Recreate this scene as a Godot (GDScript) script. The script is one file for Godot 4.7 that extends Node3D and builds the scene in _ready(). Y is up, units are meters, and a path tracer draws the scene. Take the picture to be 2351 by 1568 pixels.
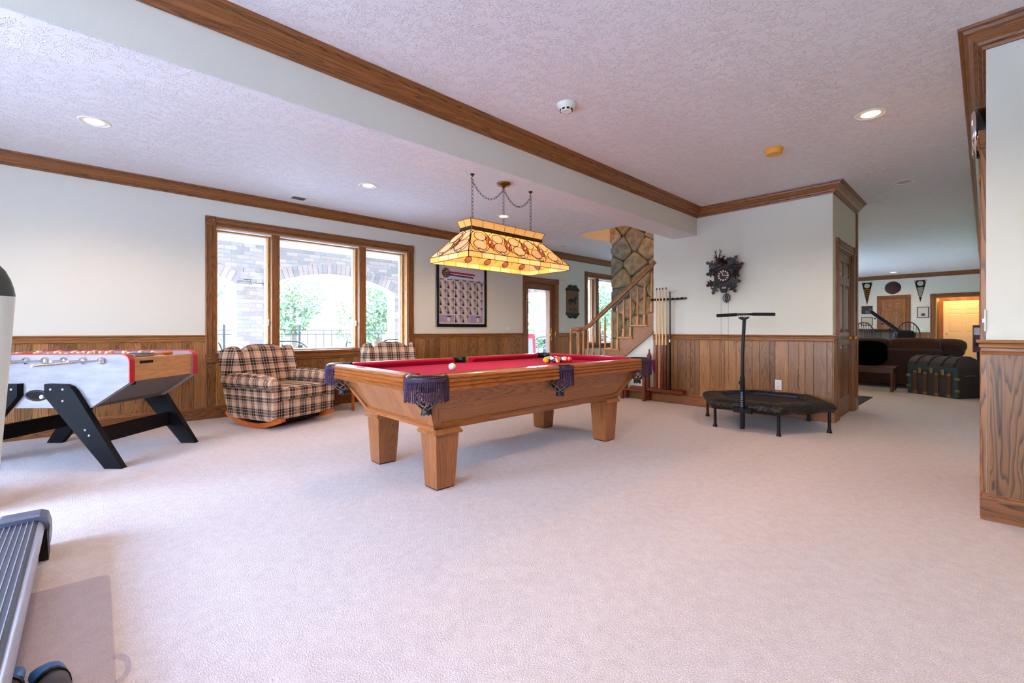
extends Node3D

var rng := RandomNumberGenerator.new()
var M := {}
var used := {}
var oak_tex: ImageTexture

const WW := -6.19      # inner face of the window wall (z)
const CW := 5.99       # face of the wall with the cue rack (x)
const CZ := -1.166     # corner where that wall turns into the corridor (z)
const COL := 3.536     # face of the wall end at the right (x); the corridor's right wall is z = 0
const FAR := 17.3      # far wall of the family room (x)
const CEIL := 2.655
const RAIL := 0.97
const LEFT := -2.4
const BACK := 2.6

func _ready() -> void:
	rng.seed = 7
	make_camera()
	make_light()
	make_materials()
	make_shell()
	make_windows_and_doors()
	make_outside()
	make_stairs()
	make_fixtures()
	make_pool_table()
	make_pool_lamp()
	make_seating()
	make_foosball()
	make_gym()
	make_trampoline()
	make_cue_corner()
	make_wall_things()
	make_far_room()

func make_camera() -> void:
	var cam := Camera3D.new()
	cam.name = "camera"
	add_child(cam)
	cam.position = Vector3(0, 1.02, 0)
	cam.rotation_degrees = Vector3(0, -43.418, 0)
	cam.projection = Camera3D.PROJECTION_FRUSTUM
	cam.near = 0.05
	cam.far = 200.0
	cam.size = 0.05 * 1568.0 / 1030.0
	cam.frustum_offset = Vector2(0, -25.0 / 1030.0 * 0.05)
	cam.current = true

func make_light() -> void:
	var env := Environment.new()
	env.background_mode = Environment.BG_SKY
	var sky := Sky.new()
	var sm := ProceduralSkyMaterial.new()
	sm.sky_top_color = Color(0.62, 0.76, 1.0)
	sm.sky_horizon_color = Color(0.90, 0.95, 1.0)
	sm.ground_horizon_color = Color(0.80, 0.84, 0.86)
	sm.ground_bottom_color = Color(0.55, 0.56, 0.52)
	sm.sky_energy_multiplier = 4.6
	sm.ground_energy_multiplier = 2.0
	sky.sky_material = sm
	env.sky = sky
	env.tonemap_mode = Environment.TONE_MAPPER_LINEAR
	env.tonemap_exposure = 1.13
	env.sdfgi_enabled = true
	env.ssao_enabled = true
	env.ssil_enabled = true
	var we := WorldEnvironment.new()
	we.name = "environment"
	we.environment = env
	add_child(we)
	var sun := DirectionalLight3D.new()
	sun.name = "sun"
	sun.light_color = Color(1.0, 0.95, 0.86)
	sun.light_energy = 4.0
	sun.light_angular_distance = 0.6
	sun.shadow_enabled = true
	sun.sky_mode = DirectionalLight3D.SKY_MODE_LIGHT_ONLY
	add_child(sun)
	sun.look_at_from_position(Vector3.ZERO, Vector3(0.52, -0.80, 0.20))

func make_materials() -> void:
	oak_tex = oak_image(1.0)
	oak("oak_panel", Color(0.77, 0.66, 0.54), 0.4)
	oak("oak_panel_b", Color(0.70, 0.60, 0.49), 0.4)
	oak("oak_panel_c", Color(0.84, 0.73, 0.60), 0.4)
	oak("oak_trim", Color(0.72, 0.56, 0.42), 0.38)
	oak("oak_rail", Color(0.80, 0.65, 0.50), 0.38)
	oak_tex = oak_image(0.7)
	oak("oak_table", Color(0.84, 0.60, 0.38), 0.3, 0.4)
	oak("oak_table_side", Color(0.84, 0.64, 0.46), 0.35, 0.25)
	oak("oak_leg", Color(0.80, 0.60, 0.43), 0.35, 0.25)
	oak("oak_stair", Color(0.80, 0.66, 0.53), 0.4)
	oak("oak_tread", Color(1.0, 0.86, 0.68), 0.4)
	oak("oak_door", Color(0.62, 0.46, 0.35), 0.35)
	oak("oak_light", Color(1.0, 0.86, 0.66), 0.4)
	oak("oak_dark", Color(0.45, 0.29, 0.20), 0.4)
	oak("oak_red", Color(0.62, 0.30, 0.20), 0.3)
	var wall := mat("wall_paint", Color(0.86, 0.85, 0.79), 0.75, 0.0, 0.3)
	wall.normal_enabled = true
	wall.normal_texture = noise_tex(noise(0.09, FastNoiseLite.TYPE_SIMPLEX_SMOOTH, 3, 3), 256, Color.BLACK, Color.WHITE, true, 2.0)
	wall.normal_scale = 0.12
	wall.uv1_triplanar = true
	wall.uv1_world_triplanar = true
	wall.uv1_scale = Vector3(3, 3, 3)
	var ce := mat("ceiling_texture", Color(0.90, 0.89, 0.89), 0.85, 0.0, 0.3)
	ce.uv1_triplanar = true
	ce.uv1_world_triplanar = true
	ce.uv1_scale = Vector3(1.1, 1.1, 1.1)
	ce.heightmap_enabled = true
	ce.heightmap_texture = stomp_image()
	ce.heightmap_scale = 0.42
	var ca := mat("carpet", Color(0.97, 0.95, 0.94), 1.0, 0.0, 0.1)
	ca.albedo_texture = carpet_image()
	ca.uv1_triplanar = true
	ca.uv1_world_triplanar = true
	ca.uv1_scale = Vector3(1.25, 1.25, 1.25)
	ca.heightmap_enabled = true
	ca.heightmap_texture = noise_tex(noise(0.14, FastNoiseLite.TYPE_CELLULAR, 2, 8), 1024, Color.BLACK, Color.WHITE)
	ca.heightmap_scale = 0.25
	ca.rim_enabled = true
	ca.rim = 0.3
	mat("white_paint", Color(0.92, 0.92, 0.91), 0.5)
	mat("white_plastic", Color(0.90, 0.89, 0.86), 0.35)
	mat("black_metal", Color(0.022, 0.022, 0.026), 0.35, 0.0, 0.35)
	mat("black_plastic", Color(0.032, 0.032, 0.036), 0.5, 0.0, 0.35)
	mat("brass", Color(0.90, 0.68, 0.34), 0.25, 1.0)
	mat("antique_brass", Color(0.50, 0.36, 0.20), 0.32, 1.0)
	mat("chrome", Color(0.88, 0.89, 0.90), 0.12, 1.0)
	mat("iron", Color(0.12, 0.10, 0.09), 0.45, 0.7)
	var gl := mat("pane_glass", Color(1, 1, 1, 0.04), 0.0)
	gl.transparency = BaseMaterial3D.TRANSPARENCY_ALPHA

# crow's-foot stomp texture of the ceilings: short curved ridges fanning out of many centres
func stomp_image() -> ImageTexture:
	var w := 1024
	var im := Image.create(w, w, false, Image.FORMAT_L8)
	im.fill(Color(0.25, 0.25, 0.25))
	var r2 := RandomNumberGenerator.new()
	r2.seed = 4
	var buf := PackedByteArray()
	buf.resize(w * w)
	buf.fill(60)
	for k in 620:
		var c := Vector2(r2.randf() * w, r2.randf() * w)
		var a0 := r2.randf() * TAU
		for j in r2.randi_range(7, 13):
			var a := a0 + r2.randf_range(-1.1, 1.1) + (PI if r2.randf() < 0.35 else 0.0)
			var bend := r2.randf_range(-0.03, 0.03)
			var p := c + Vector2.from_angle(a) * r2.randf_range(2, 14)
			var top := r2.randi_range(130, 255)
			for s in r2.randi_range(14, 34):
				a += bend + r2.randf_range(-0.06, 0.06)
				p += Vector2.from_angle(a)
				var xi := posmod(int(p.x), w)
				var yi := posmod(int(p.y), w)
				var at := yi * w + xi
				buf[at] = maxi(buf[at], top)
				var at2 := yi * w + posmod(xi + 1, w)
				buf[at2] = maxi(buf[at2], top - 50)
				var at3 := posmod(yi + 1, w) * w + xi
				buf[at3] = maxi(buf[at3], top - 50)
	var out := Image.create_from_data(w, w, false, Image.FORMAT_L8, buf)
	out.resize(512, 512, Image.INTERPOLATE_BILINEAR)
	out.resize(1024, 1024, Image.INTERPOLATE_CUBIC)
	return ImageTexture.create_from_image(out)

# cut-pile carpet: fine tufts, with lighter and darker sweeps of brushed pile
func carpet_image() -> ImageTexture:
	var w := 1024
	var fine := noise(0.18, FastNoiseLite.TYPE_CELLULAR, 1, 21).get_seamless_image(w, w)
	var mid := noise(0.012, FastNoiseLite.TYPE_SIMPLEX_SMOOTH, 3, 22).get_seamless_image(w, w)
	var fd := fine.get_data()
	var md := mid.get_data()
	var out := PackedByteArray()
	out.resize(w * w * 3)
	for i in w * w:
		var v := 0.85 + 0.16 * (float(fd[i]) / 255.0 - 0.4) + 0.05 * (float(md[i]) / 255.0 - 0.5)
		out[i * 3] = int(clampf(v, 0, 1) * 255)
		out[i * 3 + 1] = int(clampf(v * 0.965, 0, 1) * 255)
		out[i * 3 + 2] = int(clampf(v * 0.93, 0, 1) * 255)
	return ImageTexture.create_from_image(Image.create_from_data(w, w, false, Image.FORMAT_RGB8, out))
# ---------------------------------------------------------------- geometry
class Mk:
	var st := SurfaceTool.new()
	var xf := Transform3D()
	var grain := Vector3.RIGHT
	var sc := 1.0
	var off := Vector2.ZERO
	var tint := false
	var col := Color.WHITE
	func _init() -> void:
		st.begin(Mesh.PRIMITIVE_TRIANGLES)
	func vert(p: Vector3, uv: Vector2, g: int) -> void:
		st.set_smooth_group(g)
		st.set_uv(uv)
		if tint:
			st.set_color(col)
		st.add_vertex(xf * p)
	func auto_uv(n: Vector3, p: Vector3) -> Vector2:
		var g := grain - n * grain.dot(n)
		if g.length() < 0.2:
			g = Vector3(n.y, n.z, n.x)
			g = g - n * g.dot(n)
		g = g.normalized()
		return Vector2(p.dot(n.cross(g)) / sc, p.dot(g) / sc) + off
	# corners run anticlockwise seen from outside
	func tri(a: Vector3, b: Vector3, c: Vector3, g := -1) -> void:
		var n := (b - a).cross(c - a)
		if n.length_squared() < 1e-16:
			return
		n = n.normalized()
		vert(a, auto_uv(n, a), g)
		vert(c, auto_uv(n, c), g)
		vert(b, auto_uv(n, b), g)
	func quad(a: Vector3, b: Vector3, c: Vector3, d: Vector3, g := -1) -> void:
		tri(a, b, c, g)
		tri(a, c, d, g)
	func quad_uv(a: Vector3, b: Vector3, c: Vector3, d: Vector3, ua: Vector2, ub: Vector2, uc: Vector2, ud: Vector2, g := -1) -> void:
		vert(a, ua, g); vert(c, uc, g); vert(b, ub, g)
		vert(a, ua, g); vert(d, ud, g); vert(c, uc, g)
	func hexa(p: Array) -> void:
		# p: 4 bottom corners then 4 top corners, both anticlockwise seen from above
		quad(p[3], p[2], p[1], p[0])
		quad(p[4], p[5], p[6], p[7])
		for i in 4:
			var j := (i + 1) % 4
			quad(p[i], p[j], p[j + 4], p[i + 4])
	func box(c: Vector3, s: Vector3, bev := 0.0) -> void:
		var h := s * 0.5
		if bev <= 0.0:
			hexa([c + Vector3(-h.x, -h.y, h.z), c + Vector3(h.x, -h.y, h.z), c + Vector3(h.x, -h.y, -h.z), c + Vector3(-h.x, -h.y, -h.z),
				c + Vector3(-h.x, h.y, h.z), c + Vector3(h.x, h.y, h.z), c + Vector3(h.x, h.y, -h.z), c + Vector3(-h.x, h.y, -h.z)])
			return
		var e := minf(bev, minf(h.x, minf(h.y, h.z)) * 0.98)
		for ax in 3:
			for sg in [-1.0, 1.0]:
				var n := Vector3.ZERO
				n[ax] = sg
				var u := Vector3.ZERO
				u[(ax + 1) % 3] = 1.0
				var w := n.cross(u)
				var hu: float = h[(ax + 1) % 3] - e
				var hw: float = absf(h.dot(w.abs())) - e
				var o: Vector3 = c + n * h[ax]
				quad(o - u * hu - w * hw, o + u * hu - w * hw, o + u * hu + w * hw, o - u * hu + w * hw)
		for ax in 3:
			var b1 := (ax + 1) % 3
			var b2 := (ax + 2) % 3
			for s1 in [-1.0, 1.0]:
				for s2 in [-1.0, 1.0]:
					var p1 := c
					var p2 := c
					p1[b1] += s1 * h[b1]; p1[b2] += s2 * (h[b2] - e)
					p2[b1] += s1 * (h[b1] - e); p2[b2] += s2 * h[b2]
					var d := Vector3.ZERO
					d[ax] = h[ax] - e
					oriented(c, p1 - d, p1 + d, p2 + d, p2 - d)
		for sx in [-1.0, 1.0]:
			for sy in [-1.0, 1.0]:
				for sz in [-1.0, 1.0]:
					var a := c + Vector3(sx * h.x, sy * (h.y - e), sz * (h.z - e))
					var b := c + Vector3(sx * (h.x - e), sy * h.y, sz * (h.z - e))
					var d2 := c + Vector3(sx * (h.x - e), sy * (h.y - e), sz * h.z)
					if (b - a).cross(d2 - a).dot(a - c) > 0.0:
						tri(a, b, d2)
					else:
						tri(a, d2, b)
	func oriented(c: Vector3, p: Vector3, q: Vector3, r: Vector3, s: Vector3, g := -1) -> void:
		if (q - p).cross(r - p).dot(p + r - c * 2.0) > 0.0:
			quad(p, q, r, s, g)
		else:
			quad(s, r, q, p, g)
	# box between two corners
	func bb(a: Vector3, b: Vector3, bev := 0.0) -> void:
		box((a + b) * 0.5, (b - a).abs(), bev)
	# bar of rectangular section from a to b
	func bar(a: Vector3, b: Vector3, w: float, h: float, up := Vector3.UP, bev := 0.0) -> void:
		var keep := xf
		var kg := grain
		var z := (b - a).normalized()
		if absf(z.dot(up)) > 0.99:
			up = Vector3.RIGHT
		var x := up.cross(z).normalized()
		xf = keep * Transform3D(Basis(x, z.cross(x), z), (a + b) * 0.5)
		grain = Vector3.BACK
		box(Vector3.ZERO, Vector3(w, h, (b - a).length()), bev)
		xf = keep
		grain = kg
	func ring_at(p: Vector3, t: Vector3, rx: float, n: int, side: Vector3) -> PackedVector3Array:
		var x := (side - t * side.dot(t)).normalized()
		var y := t.cross(x)
		var out := PackedVector3Array()
		for i in n:
			var a := TAU * i / n
			out.append(p + x * cos(a) * rx + y * sin(a) * rx)
		return out
	# round tube along a path; rad is a number or one for each point
	func tube(path: Array, rad, n := 8, closed := false, caps := true) -> void:
		var m := path.size()
		var rings := []
		var t0: Vector3 = (path[1] - path[0]).normalized()
		var side := Vector3.UP if absf(t0.y) < 0.9 else Vector3.RIGHT
		side = (side - t0 * side.dot(t0)).normalized()
		for i in m:
			var a: Vector3 = path[(i - 1 + m) % m] if (i > 0 or closed) else path[0]
			var b: Vector3 = path[(i + 1) % m] if (i < m - 1 or closed) else path[m - 1]
			var t := (b - a).normalized()
			side = (side - t * side.dot(t)).normalized()
			rings.append(ring_at(path[i], t, rad[i] if rad is Array else rad, n, side))
		skin(rings, true, closed, caps)
	# joins closed loops of the same count; loops run anticlockwise seen against the direction of travel
	func skin(rings: Array, smooth := true, closed := false, caps := true) -> void:
		var m := rings.size()
		var n: int = rings[0].size()
		var g := 0 if smooth else -1
		var along := 0.0
		for i in (m if closed else m - 1):
			var a: PackedVector3Array = rings[i]
			var b: PackedVector3Array = rings[(i + 1) % m]
			var step := a[0].distance_to(b[0])
			var round_ := 0.0
			for k in n:
				var l := (k + 1) % n
				var w := maxf(a[k].distance_to(a[l]), b[k].distance_to(b[l]))
				quad_uv(a[k], a[l], b[l], b[k], Vector2(round_, along) / sc + off, Vector2(round_ + w, along) / sc + off, Vector2(round_ + w, along + step) / sc + off, Vector2(round_, along + step) / sc + off, g)
				round_ += w
			along += step
		if caps and not closed:
			fan(rings[0], true)
			fan(rings[m - 1], false)
	func fan(loop: PackedVector3Array, flip: bool) -> void:
		var c := Vector3.ZERO
		for p in loop:
			c += p
		c /= loop.size()
		for k in loop.size():
			var a := loop[k]
			var b := loop[(k + 1) % loop.size()]
			if flip:
				tri(c, b, a)
			else:
				tri(c, a, b)
	# turned shape about the y axis: prof holds (radius, height) from the bottom up
	func lathe(prof: Array, n := 20, at := Vector3.ZERO, smooth := true, caps := true) -> void:
		var rings := []
		for q in prof:
			var loop := PackedVector3Array()
			for i in n:
				var a := -TAU * i / n
				loop.append(at + Vector3(cos(a) * q.x, q.y, sin(a) * q.x))
			rings.append(loop)
		skin(rings, smooth, false, caps)
	# outline in x, y (anticlockwise) from z0 to z1
	func extrude(poly: PackedVector2Array, z0: float, z1: float) -> void:
		if Geometry2D.is_polygon_clockwise(poly):
			poly = poly.duplicate()
			poly.reverse()
		var idx := Geometry2D.triangulate_polygon(poly)
		for i in range(0, idx.size(), 3):
			var a := poly[idx[i]]
			var b := poly[idx[i + 1]]
			var c := poly[idx[i + 2]]
			if (b - a).cross(c - a) < 0.0:
				var s := b
				b = c
				c = s
			tri(Vector3(a.x, a.y, z1), Vector3(b.x, b.y, z1), Vector3(c.x, c.y, z1))
			tri(Vector3(a.x, a.y, z0), Vector3(c.x, c.y, z0), Vector3(b.x, b.y, z0))
		for i in poly.size():
			var a := poly[i]
			var b := poly[(i + 1) % poly.size()]
			quad(Vector3(a.x, a.y, z0), Vector3(b.x, b.y, z0), Vector3(b.x, b.y, z1), Vector3(a.x, a.y, z1))
	# pillow-edged plate: the outline at z0, inset by e at z1
	func plate(poly: PackedVector2Array, z0: float, z1: float, e: float) -> void:
		if Geometry2D.is_polygon_clockwise(poly):
			poly = poly.duplicate()
			poly.reverse()
		var c := Vector2.ZERO
		for p in poly:
			c += p
		c /= poly.size()
		var inner := PackedVector2Array()
		for p in poly:
			inner.append(p + (c - p).normalized() * minf(e, p.distance_to(c) * 0.5))
		var zm := lerpf(z0, z1, 0.55)
		var n := poly.size()
		for i in n:
			var j := (i + 1) % n
			quad(Vector3(poly[i].x, poly[i].y, z0), Vector3(poly[j].x, poly[j].y, z0), Vector3(poly[j].x, poly[j].y, zm), Vector3(poly[i].x, poly[i].y, zm))
			quad(Vector3(poly[i].x, poly[i].y, zm), Vector3(poly[j].x, poly[j].y, zm), Vector3(inner[j].x, inner[j].y, z1), Vector3(inner[i].x, inner[i].y, z1))
			tri(Vector3(c.x, c.y, z1), Vector3(inner[i].x, inner[i].y, z1), Vector3(inner[j].x, inner[j].y, z1))
	func ball(c: Vector3, r: Vector3, nu := 16, nv := 10) -> void:
		var rings := []
		for j in nv + 1:
			var t := PI * j / nv
			var loop := PackedVector3Array()
			for i in nu:
				var a := -TAU * i / nu
				loop.append(c + Vector3(cos(a) * sin(t) * r.x, -cos(t) * r.y, sin(a) * sin(t) * r.z))
			rings.append(loop)
		skin(rings, true, false, false)
	# f(u, v) gives a point; u and v run over 0..1; seen from outside u runs right and v up
	func sheet(f: Callable, nu: int, nv: int, us := 1.0, vs := 1.0, g := 0) -> void:
		var p := []
		for j in nv + 1:
			var row := []
			for i in nu + 1:
				row.append(f.call(float(i) / nu, float(j) / nv))
			p.append(row)
		for j in nv:
			for i in nu:
				var u0 := us * i / nu
				var u1 := us * (i + 1) / nu
				var v0 := vs * j / nv
				var v1 := vs * (j + 1) / nv
				quad_uv(p[j][i], p[j][i + 1], p[j + 1][i + 1], p[j + 1][i], Vector2(u0, v0) + off, Vector2(u1, v0) + off, Vector2(u1, v1) + off, Vector2(u0, v1) + off, g)
	# profile of (out, height) swept from a to b along the wall; outward is out_dir; m0 and m1 shear the ends for mitres
	func moulding(prof: Array, a: Vector3, b: Vector3, out_dir: Vector3, m0 := 0.0, m1 := 0.0) -> void:
		var d := (b - a).normalized()
		var kg := grain
		grain = d
		var n := prof.size()
		var la := PackedVector3Array()
		var lb := PackedVector3Array()
		for q in prof:
			la.append(a + out_dir * q.x + Vector3.UP * q.y + d * (m0 * q.x))
			lb.append(b + out_dir * q.x + Vector3.UP * q.y - d * (m1 * q.x))
		var mid := Vector3.ZERO
		for p in la:
			mid += p / (2.0 * n)
		for p in lb:
			mid += p / (2.0 * n)
		for i in n:
			var j := (i + 1) % n
			oriented(mid, la[i], lb[i], lb[j], la[j])
		var pa := PackedVector2Array()
		for q in prof:
			pa.append(q)
		var idx := Geometry2D.triangulate_polygon(pa)
		for i in range(0, idx.size(), 3):
			oriented_tri(la[idx[i]], la[idx[i + 1]], la[idx[i + 2]], -d)
			oriented_tri(lb[idx[i]], lb[idx[i + 1]], lb[idx[i + 2]], d)
		grain = kg
	func oriented_tri(a: Vector3, b: Vector3, c: Vector3, n: Vector3) -> void:
		if (b - a).cross(c - a).dot(n) > 0.0:
			tri(a, b, c)
		else:
			tri(a, c, b)
	func done() -> ArrayMesh:
		st.generate_normals()
		return st.commit()

# ---------------------------------------------------------------- nodes
func numbered(called: String) -> String:
	used[called] = used.get(called, -1) + 1
	return called if used[called] == 0 else "%s_%03d" % [called, used[called]]

func tag(o: Node, label: String, category: String, group := "", kind := "") -> void:
	o.set_meta("label", label)
	o.set_meta("category", category)
	if group:
		o.set_meta("group", group)
	if kind:
		o.set_meta("kind", kind)

func thing(called: String, label: String, category: String, at := Vector3.ZERO, turn := 0.0, group := "") -> Node3D:
	var o := Node3D.new()
	o.name = numbered(called)
	add_child(o, true)
	o.position = at
	o.rotation.y = turn
	tag(o, label, category, group)
	return o

func setting(called: String, label: String, category: String, at := Vector3.ZERO, turn := 0.0) -> Node3D:
	var o := thing(called, label, category, at, turn)
	o.set_meta("kind", "structure")
	return o

func part(called: String, what, m: Material, parent: Node, at := Vector3.ZERO) -> MeshInstance3D:
	var o := MeshInstance3D.new()
	o.name = called
	o.mesh = what.done() if what is Mk else what
	o.material_override = m
	o.position = at
	parent.add_child(o, true)
	return o

func solo(called: String, what, m: Material, label: String, category: String, at := Vector3.ZERO, group := "") -> MeshInstance3D:
	var o := part(numbered(called), what, m, self, at)
	tag(o, label, category, group)
	return o

func rr(a: float, b: float) -> float:
	return rng.randf_range(a, b)

func face_turn(o: Node3D, side: String) -> void:
	o.rotation.y = {"south": 0.0, "west": -PI / 2, "east": PI / 2, "north": PI}[side]

func disc(r: float, n := 20, c := Vector2.ZERO, ry := -1.0) -> PackedVector2Array:
	var out := PackedVector2Array()
	for i in n:
		out.append(c + Vector2(cos(TAU * i / n) * r, sin(TAU * i / n) * (r if ry < 0.0 else ry)))
	return out

func lettering(parent: Node, called: String, text: String, size: float, m: Material, at: Vector3, rot := Vector3.ZERO, font_name := "Droid Sans", squeeze := 1.0, bold := false) -> MeshInstance3D:
	var f := SystemFont.new()
	f.font_names = PackedStringArray([font_name])
	if bold:
		f.font_weight = 700
	var t := TextMesh.new()
	t.text = text
	t.font = f
	t.font_size = 32
	t.pixel_size = size / 32.0
	t.depth = 0.002
	t.curve_step = 2.0
	var o := MeshInstance3D.new()
	o.name = called
	o.mesh = t
	o.material_override = m
	o.position = at
	o.rotation = rot
	o.scale = Vector3(squeeze, 1, 1)
	parent.add_child(o, true)
	return o

# ---------------------------------------------------------------- materials
func mat(key: String, c: Color, rough := 0.6, metal := 0.0, spec := 0.5) -> StandardMaterial3D:
	var m := StandardMaterial3D.new()
	m.resource_name = key
	m.albedo_color = c
	m.roughness = rough
	m.metallic = metal
	m.metallic_specular = spec
	M[key] = m
	return m

func noise(freq: float, kind := FastNoiseLite.TYPE_SIMPLEX_SMOOTH, octaves := 3, s := 1) -> FastNoiseLite:
	var n := FastNoiseLite.new()
	n.noise_type = kind
	n.frequency = freq
	n.fractal_octaves = octaves
	n.seed = s
	return n

func noise_tex(n: FastNoiseLite, size: int, lo: Color, hi: Color, normal := false, bump := 1.0) -> NoiseTexture2D:
	var t := NoiseTexture2D.new()
	t.width = size
	t.height = size
	t.seamless = true
	t.noise = n
	if normal:
		t.as_normal_map = true
		t.bump_strength = bump
	else:
		var g := Gradient.new()
		g.set_color(0, lo)
		g.set_color(1, hi)
		t.color_ramp = g
	return t

# oak boards: eight board widths side by side, 1 m of boards across and 2 m along the grain
func oak_image(depth: float) -> ImageTexture:
	var w := 1024
	var h := 1024
	var warp := noise(0.010, FastNoiseLite.TYPE_SIMPLEX_SMOOTH, 3, 11).get_seamless_image(w, 160)
	warp.resize(w, h, Image.INTERPOLATE_CUBIC)
	var fib_n := noise(0.12, FastNoiseLite.TYPE_SIMPLEX_SMOOTH, 2, 5)
	var fib := fib_n.get_seamless_image(w, 64)
	fib.resize(w, h, Image.INTERPOLATE_BILINEAR)
	var wd := warp.get_data()
	var fd := fib.get_data()
	wd = warp.get_data() if warp.get_format() == Image.FORMAT_L8 else wd
	var out := PackedByteArray()
	out.resize(w * h * 3)
	var cells := 8
	var cw := w / cells
	var kinds := [[0.35, 9.0, 1.0], [0.62, 0.0, 7.0], [0.5, 12.0, 2.0], [0.1, 0.0, 9.0], [0.55, -8.0, 1.4], [0.9, 4.0, 4.0], [0.45, 14.0, 2.4], [0.2, 0.0, 6.0]]
	var tone := [0.0, 0.05, -0.04, 0.03, -0.06, 0.06, -0.02, 0.02]
	for y in h:
		var fy := float(y) / h
		for c in cells:
			var k = kinds[c]
			var t0: float = tone[c]
			for xi in cw:
				var x := c * cw + xi
				var at := y * w + x
				var fx := float(xi) / cw
				var dx: float = fx - k[0]
				var wv := float(wd[at]) / 255.0
				var ring: float = dx * dx * 9.0 * (1.0 if k[1] != 0.0 else 0.2) + absf(dx) * k[2] + fy * k[1] + wv * 3.4
				var f := ring - floorf(ring)
				var late := pow(f, 5.0) + maxf(0.0, 1.0 - f * 9.0) * 0.8
				var pore := float(fd[at]) / 255.0
				var v := 0.78 + 0.02 * depth + t0 * depth - 0.42 * depth * late * (0.45 + 0.75 * pore) - 0.24 * depth * maxf(0.0, 0.52 - pore) + 0.05 * (wv - 0.5)
				v = clampf(v, 0.12, 1.0)
				var i := at * 3
				out[i] = int(255.0 * clampf(v * 0.98, 0.0, 1.0))
				out[i + 1] = int(255.0 * clampf(v * 0.815 - 0.018, 0.0, 1.0))
				out[i + 2] = int(255.0 * clampf(v * 0.62 - 0.05, 0.0, 1.0))
	return ImageTexture.create_from_image(Image.create_from_data(w, h, false, Image.FORMAT_RGB8, out))

func oak(key: String, c: Color, rough := 0.42, coat := 0.0) -> StandardMaterial3D:
	var m := mat(key, c, rough)
	m.albedo_texture = oak_tex
	m.uv1_scale = Vector3(1, 0.5, 1)
	if coat > 0.0:
		m.clearcoat_enabled = true
		m.clearcoat = coat
		m.clearcoat_roughness = 0.18
	return m
# ---------------------------------------------------------------- the room
const CROWN := [Vector2(0, 0), Vector2(0, -0.115), Vector2(0.013, -0.115), Vector2(0.016, -0.099), Vector2(0.030, -0.093), Vector2(0.033, -0.080), Vector2(0.050, -0.068), Vector2(0.066, -0.046), Vector2(0.070, -0.040), Vector2(0.083, -0.034), Vector2(0.087, -0.018), Vector2(0.105, -0.013), Vector2(0.108, 0)]
const CHAIR := [Vector2(0, 0.890), Vector2(0.016, 0.890), Vector2(0.020, 0.902), Vector2(0.013, 0.910), Vector2(0.013, 0.925), Vector2(0.026, 0.930), Vector2(0.028, 0.944), Vector2(0.022, 0.950), Vector2(0.036, 0.956), Vector2(0.038, 0.970), Vector2(0, 0.970)]
const BASE := [Vector2(0, 0), Vector2(0.022, 0), Vector2(0.022, 0.118), Vector2(0.016, 0.126), Vector2(0.016, 0.132), Vector2(0.008, 0.146), Vector2(0, 0.146)]

# wall in a plane: local x along it, y up, facing local +z, with openings [x0, x1, y0, y1]
func wall_boxes(mk: Mk, x0: float, x1: float, y0: float, y1: float, depth: float, holes: Array) -> void:
	var xs := [x0, x1]
	for h in holes:
		xs.append(h[0])
		xs.append(h[1])
	xs.sort()
	for i in xs.size() - 1:
		var a: float = xs[i]
		var b: float = xs[i + 1]
		if b - a < 1e-4:
			continue
		var y := y0
		var cuts := []
		for h in holes:
			if h[0] <= a + 1e-4 and h[1] >= b - 1e-4:
				cuts.append(h)
		cuts.sort_custom(func(p, q): return p[2] < q[2])
		for h in cuts:
			if h[2] > y + 1e-4:
				mk.bb(Vector3(a, y, -depth), Vector3(b, h[2], 0))
			y = h[3]
		if y1 > y + 1e-4:
			mk.bb(Vector3(a, y, -depth), Vector3(b, y1, 0))

# oak boards of a wainscot as pieces of a wall; spans run in local x
func wainscot(wall: Node3D, spans: Array, widths: Array, y0 := 0.13, y1 := 0.90) -> void:
	var cache := {}
	var k := 0
	for s in spans:
		var x: float = s[0]
		while x < s[1] - 0.01:
			var w: float = widths[rng.randi() % widths.size()]
			if s[1] - x - w < 0.03:
				w = s[1] - x
			var cell := rng.randi() % 8
			var key := "%.3f_%d" % [w, cell]
			if not cache.has(key):
				var mk := Mk.new()
				mk.grain = Vector3.UP
				mk.off = Vector2(cell / 8.0 + 0.0625, rng.randf())
				mk.bb(Vector3(-w / 2 + 0.0008, y0, 0.0005), Vector3(w / 2 - 0.0008, y1, 0.011), 0.0022)
				cache[key] = mk.done()
			part("plank", cache[key], [M.oak_panel, M.oak_panel, M.oak_panel_b, M.oak_panel_c][rng.randi() % 4], wall, Vector3(x + w / 2, 0, 0))
			x += w
			k += 1

func trims(called: String, label: String, list: Array, prof: Array, m: Material, y := 0.0) -> Node3D:
	var o := setting(called, label, "moulding")
	for t in list:
		var mk := Mk.new()
		mk.off = Vector2(rng.randf(), rng.randf())
		mk.moulding(prof, Vector3(t[0], y, t[1]), Vector3(t[2], y, t[3]), t[4], t[5], t[6])
		part("length", mk, m, o)
	return o

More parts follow.
